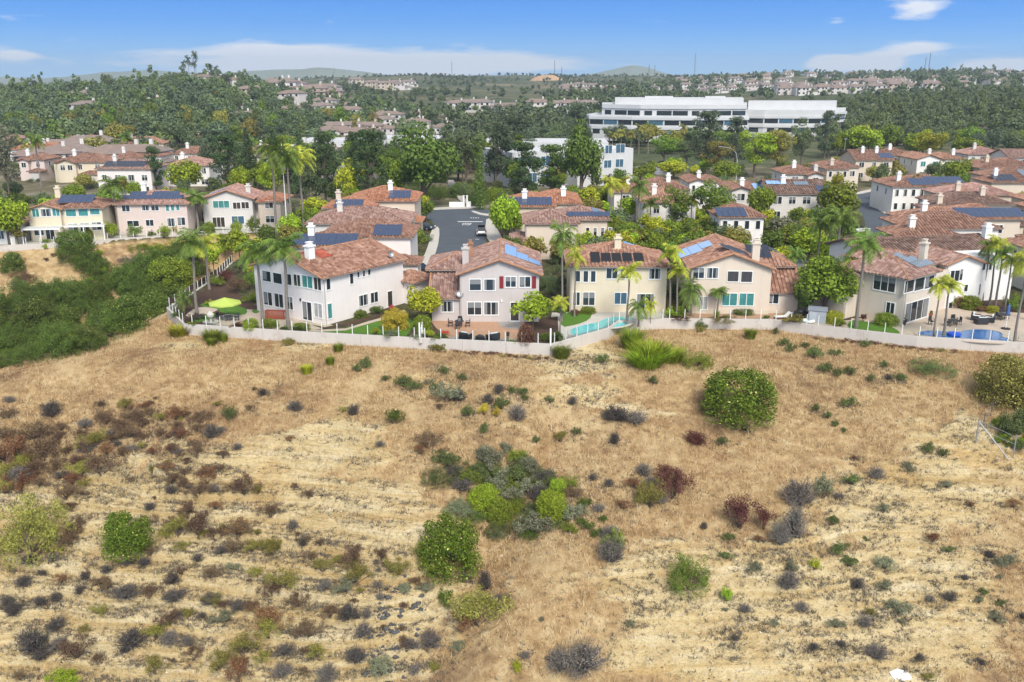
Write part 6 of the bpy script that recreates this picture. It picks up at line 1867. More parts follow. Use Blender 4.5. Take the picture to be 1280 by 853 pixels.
def garden_wall(pts, lab, top=.28, bot=-1.7, step=1.8, ends=(0, 0), glass=True, seams=True):
    o0 = Vector((*pts[0], 0)); rt = empty('garden_wall', o0, 0, lab, 'wall')
    m = MB(); th = .16; gl = MB(); carry = .6; rail = MB()
    V = [Vector(p) - o0.xy for p in pts]
    nr_ = []
    for i in range(len(V)):
        d = (V[min(i + 1, len(V) - 1)] - V[max(i - 1, 0)]).normalized(); nr_.append(Vector((d.y, -d.x)))
    for i in range(len(V) - 1):
        a, b = V[i], V[i + 1]; na, nb = nr_[i], nr_[i + 1]
        f = lambda p, n, s_, z: (p.x + n.x * th * s_, p.y + n.y * th * s_, z)
        m.face([f(a, na, 1, bot), f(b, nb, 1, bot), f(b, nb, 1, top), f(a, na, 1, top)]); m.face([f(a, na, 1, top), f(b, nb, 1, top), f(b, nb, -1, top), f(a, na, -1, top)])
        m.face([f(b, nb, -1, bot), f(a, na, -1, bot), f(a, na, -1, top), f(b, nb, -1, top)])
        L = (b - a).length; d = (b - a) / L
        while carry < L:
            p = a + d * carry; link('post', POSTM, rt, (p.x, p.y, top), math.atan2(d.y, d.x)); carry += step
        carry -= L
        if glass: gl.face([(a.x, a.y, top + .06), (b.x, b.y, top + .06), (b.x, b.y, top + 1.08), (a.x, a.y, top + 1.08)])
        if seams:
            k = int(L / 7)
            for j in range(1, k + 1):
                p = a + (b - a) * j / (k + 1); n_ = na.lerp(nb, .5); q = p + n_ * (th + .004)
                rail.face([(q.x - d.x * .02, q.y - d.y * .02, bot), (q.x + d.x * .02, q.y + d.y * .02, bot), (q.x + d.x * .02, q.y + d.y * .02, top), (q.x - d.x * .02, q.y - d.y * .02, top)])
    m.face([(V[0].x + nr_[0].x * th, V[0].y + nr_[0].y * th, bot), (V[0].x + nr_[0].x * th, V[0].y + nr_[0].y * th, top), (V[0].x - nr_[0].x * th, V[0].y - nr_[0].y * th, top), (V[0].x - nr_[0].x * th, V[0].y - nr_[0].y * th, bot)])
    m.obj('wall', [M_GWALL], rt)
    if glass: gl.obj('glass_panel', [M_FGLASS], rt)
    if rail.f: rail.obj('seam', [mat_simple('wall seam', (.33, .30, .27), .9, .1)], rt)
    for e, p in zip(ends, (V[0], V[-1])):
        if e: link('post', POSTB, rt, (p.x, p.y, top))
    return rt


garden_wall([wxy(291, 328), wxy(272, 346), wxy(248, 362), wxy(228, 376)], 'side fence wall of the corner garden running back from the bend', .1, -1.4, 1.7)
garden_wall([wxy(228, 376), WALL[0], WALL[1], WALL[2], WALL[3]], 'white wall with slim posts around the garden of the big white house', ends=(0, 1))
garden_wall([WALL[3], WALL[4], ], 'white wall with slim posts below the brick patio of the grey gabled house', ends=(0, 1))
garden_wall([WALL[4], WALL[5], WALL[6], WALL[7]], 'white wall turning back along the turquoise pool')
garden_wall([WALL[7], WALL[8], WALL[9]], 'vine draped white wall in front of the beige gabled house', ends=(0, 0))
garden_wall([WALL[9], WALL[10], WALL[11], WALL[12]], 'white wall below the deep blue pool at the right', ends=(0, 0))
LW = [wxy(px, py, -.3) for px, py in ((-60, 313), (0, 311), (40, 309), (110, 306), (150, 301.5), (250, 296), (341, 291.5))]
garden_wall(LW, 'long white wall with glass and posts below the row of houses at the left', .25, -1.6, 2.2)
p0, p1 = P(526, 427), P(530, 408)
garden_wall([(p0.x, p0.y), (p1.x, p1.y)], 'short white dividing fence between the lawn and the brick patio', .3, -.2, 1.2, glass=False, seams=False)

# ------------------------------------------------------------------ gate, sign, lamp, flagpole
rt = empty('gate', P(578, 259.5), 0, 'white walled pedestrian gate at the end of the street', 'gate')
m = MB(); m.box(-2.9, .2, -.15, .15, 0, 1.2); m.box(1.25, 1.9, -.15, .15, 0, 1.3); m.obj('wall', [M_WHITE], rt)
for x in (.3, 1.05):
    m = MB(); m.box(x - .14, x + .18, -.22, .22, 0, 2.5); m.box(x - .2, x + .24, -.28, .28, 2.5, 2.65); m.obj('pillar', [M_WHITE], rt)
m = MB()
for k in range(5): m.box(.52 + k * .09, .55 + k * .09, -.02, .02, .1, 2.1)
m.obj('gate_leaf', [M_METAL], rt)
a, b = P(580, 254), P(563, 236)
m = MB(); m.prism([(a.x - .7, a.y), (a.x + .7, a.y), (b.x + .7, b.y), (b.x - .7, b.y)], -.1, .35)
for k in range(26):
    f = k / 26; x = a.x + (b.x - a.x) * f; y = a.y + (b.y - a.y) * f; m.box(x - .7, x + .7, y, y + .5, .35, .35 + .13 * k * .6)
tag(m.obj('stairway', [M_CONC]), 'pale concrete stairway climbing away behind the gate', 'stairs')
rt = empty('street_sign', P(533, 260.5), 0, 'small green and white board on two posts beside the street end', 'sign')
m = MB(); m.box(-.5, .5, -.04, .04, .9, 1.6); m.obj('board', [mat_simple('pale green board', (.45, .62, .52), .5, .05)], rt)
m = MB(); m.box(-.46, .46, -.052, -.041, 1.32, 1.54); m.obj('header', [mat_simple('green header', (.04, .30, .16), .5, .05)], rt)
for x in (-.4, .4):
    m = MB(); m.box(x - .04, x + .04, -.03, .03, 0, .9); m.obj('post', [M_METAL], rt)
p = P(920, 226); hh = 8.5
rt = empty('street_lamp', p, 0, 'street lamp with a long arm curving left above the olive trees', 'lamp')
m = MB(); m.path([(0, 0, -.2), (0, 0, 5.5), (-.5, 0, 7.6), (-2.0, 0, 8.9), (-4.6, 0, 9.3)], [.13, .10, .08, .07, .05], 7); m.obj('pole', [mat_simple('galvanised steel', (.45, .46, .47), .5, .1)], rt)
m = MB(); m.box(-5.5, -4.5, -.17, .17, 9.2, 9.4); m.obj('lamp_head', [M_METAL], rt)
for px, py, lab in ((671, 222, 'straight lamp post by the low white office corner'), (1054, 205, 'straight thin lamp post left of the light green broad tree'), (444, 0, '')):
    if not lab: continue
    p = P(px, py); rt = empty('street_lamp', p, 0, lab, 'lamp'); m = MB(); m.path([(0, 0, -.2), (0, 0, 8)], [.12, .08], 6); m.obj('pole', [M_METAL], rt); m = MB(); m.box(-.5, .5, -.2, .2, 8, 8.2); m.obj('lamp_head', [M_METAL], rt)
p = P(359.5, 296); rt = empty('flagpole', p, 0, 'tall white flagpole with a furled orange and white flag among the palms', 'flagpole')
m = MB(); m.path([(0, 0, -.3), (0, 0, 16.5)], [.11, .05], 7); m.lathe([(0, 16.5), (.12, 16.6), (0, 16.74)], 8); m.obj('pole', [M_WHITE], rt)
for nm, z0, z1, mt in (('flag', 13.0, 14.3, mat_simple('orange cloth', (.6, .26, .08), .8, .1)), ('flag', 11.9, 12.98, mat_simple('white cloth', (.7, .68, .66), .8, .1))):
    m = MB(); m.lathe([(.06, z1), (.26, z1 - .2), (.34, (z0 + z1) / 2), (.26, z0 + .2), (.1, z0)], 9, T=Matrix.Translation((.15, 0, 0))); m.obj(nm, [mt], rt)


# ------------------------------------------------------------------ cars
def car(loc, rz, col, lab, suv=True):
    rt = empty('parked_car', loc, rz, lab, 'car')
    L, W = 4.6, 1.84; hb, ht = (.98, 1.66) if suv else (.88, 1.42)
    def shell(prof, w0, w1, z0, z1, m, mi=0):
        pass
    m = MB()
    prof = [(-2.28, .32), (-2.3, .75), (-2.2, hb), (-.95, hb + .04), (1.35, hb + .02), (2.18, hb - .14), (2.3, .62), (2.26, .32)]
    n = len(prof)
    for s_ in (-1, 1):
        pts = [(x, s_ * W / 2 * (1 if .4 < z < hb - .05 else .93), z) for x, z in prof]
        m.face(pts if s_ < 0 else pts[::-1])
    for i in range(n):
        a, b = prof[i], prof[(i + 1) % n]
        fa = 1 if .4 < a[1] < hb - .05 else .93; fb = 1 if .4 < b[1] < hb - .05 else .93
        m.face([(a[0], -W / 2 * fa, a[1]), (a[0], W / 2 * fa, a[1]), (b[0], W / 2 * fb, b[1]), (b[0], -W / 2 * fb, b[1])])
    rb = (-2.0 if suv else -1.55)
    roof = [(rb + .15, ht - .02), (.3, ht), (.55, ht - .05)]
    m.face([(rb + .25, -.62, ht), (.35, -.64, ht), (.35, .64, ht), (rb + .25, .62, ht)]); m.face([(rb + .25, -.62, ht), (rb + .25, .62, ht), (.35, .64, ht), (.35, -.64, ht)])
    bm_ = m.obj('body', [mat_simple('car paint ' + str(col), col, .25, .02, 1, .6)], rt)
    m = MB()
    lo = [(rb - .2, -.82), (1.15, -.84), (1.15, .84), (rb - .2, .82)]; hi = [(rb + .25, -.62), (.35, -.64), (.35, .64), (rb + .25, .62)]
    for i in range(4):
        a, b = lo[i], lo[(i + 1) % 4]; c, d = hi[(i + 1) % 4], hi[i]
        m.face([(a[0], a[1], hb + .02), (b[0], b[1], hb + .02), (c[0], c[1], ht - .005), (d[0], d[1], ht - .005)])
    m.obj('window', [glassm('dark')], rt)
    for x in (-1.42, 1.42):
        for s_ in (-1, 1):
            m = MB(); m.lathe([(.0, -.11), (.33, -.11), (.34, 0), (.33, .11), (0, .11)], 14, T=Matrix.Translation((x, s_ * .82, .33)) @ Matrix.Rotation(PI / 2, 4, 'X')); wo = m.obj('wheel', [M_BLACK], rt)
            m = MB(); m.lathe([(0, .125), (.2, .12)], 10, T=Matrix.Translation((x, s_ * .82, .33)) @ Matrix.Rotation(PI / 2 * (-s_), 4, 'X')); m.obj('rim', [M_METAL], wo)
    for s_ in (-1, 1):
        m = MB(); m.box(2.2, 2.3, s_ * .68 - .2, s_ * .68 + .2, .62, .78); m.obj('headlight', [M_FRAME], rt)
        m = MB(); m.box(-2.33, -2.22, s_ * .76 - .12, s_ * .76 + .12, .78, .98); m.obj('taillight', [mat_simple('tail lamp red', (.35, .02, .02), .3, .1)], rt)
    m = MB(); m.box(-2.36, -2.26, -.8, .8, .36, .58); m.obj('bumper', [M_BLACK], rt)
    return rt


p = P(602, 293.5); car((p.x, p.y, .015), R(92), (.72, .72, .72), 'white SUV parked along the right kerb of the street, seen from behind')
p = P(529, 287); car((p.x, p.y, .015), R(-28), (.03, .045, .07), 'dark blue car on the driveway left of the street', False)
p = P(1071, 291); car((p.x, p.y, .015), R(20), (.7, .7, .7), 'white car on the pavement side of the curved street, half behind the palm', False)
p = P(524, 343); car((p.x, p.y, .015), R(60), (.03, .03, .035), 'black car beside the garage wing of the big white house')
for i, (px, py, c, rz, lab) in enumerate(((690, 217, (.5, .52, .55), 10, 'silver car at the left of the office car park'), (706, 215, (.6, .62, .64), 15, 'pale grey car right of the silver one in the office car park'), (722, 213, (.05, .07, .12), 12, 'dark car in the middle of the office car park'),
                                          (812, 207, (.7, .7, .7), 80, 'white car before the glass wall of the low office'), (826, 208, (.05, .05, .06), 85, 'black car at the right of the office car park'), (1122, 277, (.03, .03, .03), 60, 'black car parked at the outer kerb of the curved street'))):
    p = P(px, py); car((p.x, p.y, .02), R(rz), c, lab, i % 2 == 0)


# ------------------------------------------------------------------ garden furniture
def chair(loc, rz, lab, mat=M_DARK, cat='chair'):
    rt = empty('garden_chair', loc, rz, lab, cat)
    m = MB(); m.box(-.26, .26, -.26, .26, .42, .48); m.obj('seat', [mat], rt)
    m = MB(); m.box(-.26, .26, .22, .28, .52, .98); m.obj('backrest', [mat], rt)
    for x in (-.23, .23):
        for y in (-.23, .23):
            m = MB(); m.box(x - .025, x + .025, y - .025, y + .025, 0, .42 if y < 0 else .6); m.obj('leg', [mat], rt)
    m = MB()
    for x in (-.29, .29): m.box(x - .025, x + .025, -.25, .25, .64, .68); m.box(x - .02, x + .02, -.25, -.21, .42, .64)
    m.obj('armrest', [mat], rt)


def table(loc, lab, r=.55, hh=.74, mat=M_DARK):
    rt = empty('garden_table', loc, 0, lab, 'table')
    m = MB(); m.lathe([(0, hh - .05), (r, hh - .05), (r, hh), (0, hh)], 16); m.obj('tabletop', [mat], rt)
    for k in range(4):
        a = k * PI / 2 + .7; m = MB(); m.path([(r * .75 * math.cos(a), r * .75 * math.sin(a), 0), (r * .5 * math.cos(a), r * .5 * math.sin(a), hh - .05)], .03, 5); m.obj('leg', [mat], rt)


def armchair(loc, rz, lab, w_=1.15, mat=M_DARK, nm='armchair'):
    rt = empty(nm, loc, rz, lab, 'armchair' if w_ < 1.5 else 'sofa')
    m = MB(); m.box(-w_ / 2, w_ / 2, -.5, .5, .06, .34); m.obj('seat', [mat], rt)
    m = MB(); m.box(-w_ / 2, w_ / 2, .34, .52, .34, .82); m.obj('backrest', [mat], rt)
    for s_ in (-1, 1):
        m = MB(); m.box(s_ * (w_ / 2 - .09) - .09, s_ * (w_ / 2 - .09) + .09, -.5, .34, .34, .6); m.obj('armrest', [mat], rt)
    m = MB(); m.box(-w_ / 2 + .2, w_ / 2 - .2, -.48, .32, .345, .5); m.box(-w_ / 2 + .2, w_ / 2 - .2, .18, .33, .5, .9); m.obj('cushion', [M_CUSH], rt)


def pot(loc, lab, r=.4, hh=.6, mat=M_DARK, plant='loose', pm_='gum', ph=.9):
    rt = empty('plant_pot', loc, 0, lab, 'plant pot')
    m = MB(); m.lathe([(0, 0), (r * .65, 0), (r, hh * .8), (r * .95, hh), (r * .8, hh - .04), (0, hh - .06)], 14); m.obj('pot', [mat], rt)
    V, Q = leaf_quads(ell_clumps(3, 8, r * 2, ph, hh - .1, r * .6), 160, .09, 5); link('plant', npmesh('plant', V, Q, leafm(pm_)), rt)


table(P(574, 409), 'dark round dining table on the brick patio with chairs around it')
for dx, dy, rz, lab in ((-1.0, .1, 90, 'dark patio chair at the left of the dining table on the brick patio'), (1.0, .1, -90, 'dark patio chair at the right of the dining table on the brick patio'), (.05, 1.0, 0, 'dark patio chair behind the dining table, towards the grey house'), (-.1, -1.0, 180, 'dark patio chair in front of the dining table, towards the wall')):
    p = P(574, 409); chair((p.x + dx, p.y + dy, .02), R(rz), lab)
m = MB(); m.lathe([(0, 0), (.16, 0), (.2, .25), (.1, .3)], 10); p = P(574, 409); tag(m.obj('flower_vase', [M_METAL], None, (p.x, p.y, .745)), 'small grey vase standing on the dark dining table', 'vase')
armchair(P(582, 424, .025), R(150), 'dark wicker armchair with a white cushion, left one by the patio wall'); armchair(P(616, 425, .025), R(-150), 'dark wicker armchair with a pale cushion, right one by the patio wall', 1.3)
rt = empty('covered_fire_pit', P(600, 425, .025), 0, 'dark covered fire pit between the two wicker armchairs', 'fire pit')
m = MB(); m.lathe([(0, 0), (.55, 0), (.52, .4), (.3, .52), (.08, .62), (0, .64)], 10); m.obj('cover', [M_DARK], rt); m = MB(); m.lathe([(.57, 0), (.6, .04), (.57, .08)], 12); m.obj('rim', [M_METAL], rt)
rt = empty('stone_lantern', P(635, 428, .025), 0, 'small stone lantern on the patio edge right of the armchairs', 'lantern')
m = MB(); m.lathe([(.22, 0), (.22, .08), (.1, .14), (.1, .6), (.24, .68), (.24, .74)], 8); m.obj('pedestal', [M_CONC], rt); m = MB(); m.lathe([(.14, .74), (.16, 1.0), (.28, 1.04), (.0, 1.25)], 6); m.obj('lantern_top', [M_DARK], rt)
# red brown serving bar beside the white house
rt = empty('serving_bar', P(345, 399), R(-8), 'red brown slatted wooden serving bar against the big white house', 'bar')
m = MB(); m.box(-1.25, 1.25, -.35, .35, .98, 1.06); m.obj('counter', [M_WOODR], rt)
m = MB()
for k in range(7): m.box(-1.18, 1.18, -.3, -.26, .12 + k * .12, .21 + k * .12)
m.obj('front_panel', [M_WOODR], rt)
for x in (-1.15, 1.15):
    for y in (-.26, .26):
        m = MB(); m.box(x - .05, x + .05, y - .04, y + .04, 0, .98); m.obj('leg', [M_WOODR], rt)
# green parasol
p = P(283, 400.5)
rt = empty('parasol', p, 0, 'lime green eight sided parasol over the corner garden', 'parasol')
m = MB(); m.path([(0, 0, 0), (0, 0, 2.75)], .035, 7); m.lathe([(.28, 0), (.28, .08), (.05, .1)], 12); m.obj('pole', [M_METAL], rt)
m = MB(); n = 8; r0 = 1.95
for k in range(n):
    a, b = 2 * PI * k / n, 2 * PI * (k + 1) / n; A_ = (r0 * math.cos(a), r0 * math.sin(a), 2.15); B_ = (r0 * math.cos(b), r0 * math.sin(b), 2.15)
    m.face([A_, B_, (0, 0, 2.8)]); m.face([(A_[0], A_[1], 2.0), (B_[0], B_[1], 2.0), B_, A_])
m.obj('canopy', [mat_simple('lime canvas', (.42, .52, .10), .8, .06, 1)], rt)
m = MB()
for k in range(n):
    a = 2 * PI * k / n; m.path([(0, 0, 2.72), (r0 * math.cos(a), r0 * math.sin(a), 2.12)], .014, 4)
m.obj('rib', [M_METAL], rt)
p = P(284, 401); table((p.x + .25, p.y - .2, .02), 'small dark table under the lime green parasol', .5, .6)
for dx, rz, lab in ((-.9, 70, 'dark garden chair left under the lime green parasol'), (1.2, -80, 'dark garden chair right under the lime green parasol')): chair((p.x + dx, p.y - .1, .02), R(rz), lab)
rt = empty('stone_fountain', P(264, 405), 0, 'pale stone urn fountain near the bend of the garden wall', 'fountain')
m = MB(); m.lathe([(.9, 0), (.95, .3), (.85, .32), (.8, .15), (0, .15)], 16); m.obj('basin', [M_CONC], rt); m = MB(); m.lathe([(.15, .15), (.12, .6), (.38, .9), (.42, 1.15), (.2, 1.5), (0, 1.55)], 14); m.obj('urn', [M_PAVE], rt)
# lounge, shed, dinghy, grill of the beige house
rt = empty('sun_lounger', P(977, 399), R(8), 'white sun lounger with a raised back on the brick patio right of the teal windows', 'lounger')
m = MB(); m.box(-.9, .45, -.33, .33, .3, .38); m.obj('seat', [M_WHITE], rt); m = MB(); m.box(0, .75, -.33, .33, 0, .07, 0, Matrix.Translation((.45, 0, .32)) @ Matrix.Rotation(R(-42), 4, 'Y')); m.obj('backrest', [M_WHITE], rt)
for x in (-.8, .35):
    for y in (-.28, .28): m = MB(); m.box(x - .03, x + .03, y - .03, y + .03, 0, .3); m.obj('leg', [M_DARK], rt)
rt = empty('garden_shed', P(1021, 402.5), R(-20), 'small grey garden shed behind the white wall', 'shed')
m = MB(); m.box(-1.0, 1.0, -.7, .7, 0, 1.5); m.obj('wall', [mat_simple('grey shed plastic', (.33, .35, .38), .6, .08)], rt)
m = MB(); m.face([(-1.1, -.8, 1.5), (1.1, -.8, 1.5), (1.1, 0, 1.9), (-1.1, 0, 1.9)]); m.face([(1.1, .8, 1.5), (-1.1, .8, 1.5), (-1.1, 0, 1.9), (1.1, 0, 1.9)]); m.face([(-1.1, -.8, 1.5), (-1.1, 0, 1.9), (-1.1, .8, 1.5)]); m.face([(1.1, -.8, 1.5), (1.1, .8, 1.5), (1.1, 0, 1.9)]); m.obj('roof', [mat_simple('shed roof grey', (.20, .22, .25), .6, .1)], rt)
m = MB(); m.box(-.85, -.1, -.72, -.701, .05, 1.35); m.obj('door', [mat_simple('shed door', (.40, .42, .45), .6, .08)], rt)
rt = empty('inflatable_dinghy', P(1006, 404), R(5), 'blue and white inflatable dinghy lying left of the grey shed', 'dinghy')
m = MB(); m.path([(1.0 * math.cos(2 * PI * k / 16), .5 * math.sin(2 * PI * k / 16), .22) for k in range(17)], .2, 8, cap=False); m.obj('tube', [M_WHITE], rt); m = MB(); m.prism([(.85 * math.cos(2 * PI * k / 16), .38 * math.sin(2 * PI * k / 16)) for k in range(16)], .08, .2); m.obj('floor', [mat_simple('blue plastic light', (.04, .22, .55), .4, .1)], rt)
rt = empty('covered_grill', P(999, 399), 0, 'black covered grill between the sun lounger and the grey shed', 'grill')
m = MB(); m.box(-.6, .6, -.3, .3, .1, .95); m.lathe([(.5, .95), (.42, 1.2), (0, 1.3)], 10); m.obj('cover', [M_BLACK], rt)
for x in (-.5, .5): m = MB(); m.box(x - .04, x + .04, -.25, .25, 0, .1); m.obj('leg', [M_METAL], rt)
# pool terrace at the right
for x, y, rz, lab in ((1020, 640, 60, 'dark wicker sofa left of the low table by the deep blue pool'), (1062, 672, 180, 'dark wicker ottoman chair in front of the low table by the pool'), (1135, 655, -120, 'dark wicker sofa right of the low table by the deep blue pool')):
    armchair(P(*qp(1060, 300, 6.4, x, y), .015), R(rz), lab, 1.3)
table(P(*qp(1060, 300, 6.4, 1085, 640)), 'low dark table in the middle of the wicker sofas by the pool', .6, .4)
table(P(*qp(1060, 300, 6.4, 835, 690)), 'dark round table behind the two pool palms', .6)
for x, y, rz, lab in ((790, 690, 90, 'dark chair left of the round table behind the pool palms'), (880, 680, -90, 'dark chair right of the round table behind the pool palms'), (845, 665, 10, 'dark chair behind the round table near the pool palms'), (665, 680, 30, 'dark chair alone beside the left pool palm')):
    chair(P(*qp(1060, 300, 6.4, x, y), .015), R(rz), lab)
table(P(*qp(1060, 300, 6.4, 1235, 640)), 'dark dining table at the far right of the pool terrace', .8)
for x, y, rz, lab in ((1200, 640, 90, 'dark chair left of the far right dining table'), (1262, 630, -90, 'dark chair right of the far right dining table'), (1232, 615, 0, 'dark chair behind the far right dining table')): chair(P(*qp(1060, 300, 6.4, x, y), .015), R(rz), lab)
rt = empty('parasol', P(1257, 411.5), 0, 'closed blue parasol on a black base at the pool terrace', 'parasol')
m = MB(); m.path([(0, 0, 0), (0, 0, 3.0)], .04, 7); m.obj('pole', [M_WHITE], rt); m = MB(); m.lathe([(.5, 0), (.5, .1), (.08, .16)], 14); m.obj('base', [M_BLACK], rt); m = MB(); m.lathe([(.06, 1.6), (.2, 1.75), (.16, 2.6), (.05, 3.0)], 10); m.obj('canopy', [mat_simple('blue canvas', (.06, .12, .3), .8, .1)], rt)
pot(P(*qp(1060, 300, 6.4, 432, 680)), 'big black plant pot left of the wide sliding door', .55, .7); pot(P(*qp(1060, 300, 6.4, 655, 618)), 'dark red plant pot right of the wide sliding door', .3, .5, mat_simple('red clay', (.25, .07, .04), .7, .1), pm_='gum', ph=.5)
# wire fence at the lower right
FP = [onT(1266, 573), onT(1219.5, 554.5), onT(1228.6, 536), onT(1238, 521), onT(1248, 508)]
rt = empty('wire_fence', FP[1], 0, 'old wire fence of metal posts with a slanted brace rail at the right edge', 'fence')
HT = (2.2, 2.4, 1.5, 1.5, 1.5)
for p, hh in zip(FP, HT):
    m = MB(); m.path([(0, 0, -.3), (0, 0, hh)], .055 if hh > 2 else .035, 6); m.obj('post', [M_METAL if hh > 2 else mat_simple('rusty steel', (.12, .08, .06), .8, .2)], rt, p - FP[1])
m = MB(); e = onT(1261, 579); m.path([(0, 0, 2.1), (e - FP[1]) + Vector((0, 0, .1))], .05, 6); m.obj('brace', [M_METAL], rt)
m = MB()
for f in (.3, .6, .92):
    for i in range(len(FP) - 1):
        a = FP[i] - FP[1]; b = FP[i + 1] - FP[1]; m.path([a + Vector((0, 0, HT[i] * f)), b + Vector((0, 0, HT[i + 1] * f))], .012, 3, cap=False)
m.obj('wire', [M_METAL], rt)
m = MB(); c = onT(1125, 845); g = random.Random(4)
pts = [(.9 * math.cos(a) * g.uniform(.7, 1.1), .5 * math.sin(a) * g.uniform(.7, 1.1)) for a in [k * PI / 6 for k in range(12)]]
m.face([(x, y, H1(c.x + x, c.y + y) - c.z + .06) for x, y in pts]); tag(m.obj('torn_sheet', [M_WHITE], None, c), 'scrap of white sheeting on the bare slope at the bottom right', 'litter')
# ------------------------------------------------------------------ planting of the gardens
def in_avoid(x, y): return any(inside(f, x, y) for f in AVOID)


g_ = random.Random(77)
for (x0, x1, y0, y1, n), (lab, grp) in zip(fill, GARD):
    c = t_ = 0
    while c < n and t_ < n * 30:
        t_ += 1
        px, py = g_.uniform(x0, x1), g_.uniform(y0, y1); p = P(px, py)
        if 1056 < px < 1150 and 236 < py < 330: continue
        if p.y > 290 or in_foot(p.x, p.y) or in_avoid(p.x, p.y) or H1(p.x, p.y) < -.3: continue
        if p.x < np.interp(p.y, XAy, XAx) and p.y < np.interp(p.x, LX, LY) + 4: continue
        if p.y < 118 and not (-2 < p.x < 6 and p.y > 112): continue
        c += 1
        k = g_.choice(['loose', 'loose', 'bush', 'broad', 'airy']) if p.y > 125 else g_.choice(['loose', 'bush'])
        if k in ('broad', 'airy'): put(k, p, g_.uniform(3.5, 6), g_.uniform(4, 6), lab.replace('shrub', 'tree'), grp.replace('shrubs', 'trees'), g_.choice(['gum', 'green', 'bright', 'deep', 'lime', 'olive', 'euc']))
        else: put(k, p, g_.uniform(1.6, 4), g_.uniform(1.2, 2.8), lab, grp, g_.choice(['gum', 'green', 'bright', 'deep', 'lime', 'olive', 'canyon', 'palm']), nm='garden_bush' if k == 'bush' else 'garden_shrub')
# vegetation bank behind the street end and along the left cluster / conifer row
for i in range(46):
    px = g_.uniform(420, 640); p = P(px, g_.uniform(240, 256)); put(g_.choice(['loose', 'bush']), p, g_.uniform(3, 6), g_.uniform(2, 4), 'dark shrub on the bank behind the end of the street', 'bank shrubs at the street end', g_.choice(['deep', 'canyon', 'euc', 'gum']))
for i in range(70):
    px = g_.uniform(330, 660); p = P(px, g_.uniform(206, 240)); put(g_.choice(['broad', 'euc', 'pine', 'broad']), p, g_.uniform(6, 10), g_.uniform(7, 12), 'dark green tree in the belt behind the end of the street', 'tree belt behind the street', g_.choice(['deep', 'pine', 'euc', 'gum', 'farwood_dark', 'green']))
for i in range(60):
    px = g_.uniform(790, 1290); p = P(px, g_.uniform(184, 200))
    if in_foot(p.x, p.y): continue
    put(g_.choice(['broad', 'euc', 'broad']), p, g_.uniform(7, 11), g_.uniform(6, 11), 'green tree in the belt between the estate and the white offices', 'tree belt at the offices', g_.choice(['gum', 'green', 'euc', 'bright', 'olive', 'farwood_dark', 'farwood']))
for i in range(30):
    px = g_.uniform(620, 800); p = P(px, g_.uniform(176, 190))
    if in_foot(p.x, p.y): continue
    put(g_.choice(['broad', 'euc']), p, g_.uniform(7, 11), g_.uniform(7, 11), 'dark tree beyond the low white office', 'trees beyond the low office', g_.choice(['farwood_dark', 'farwood', 'euc']))
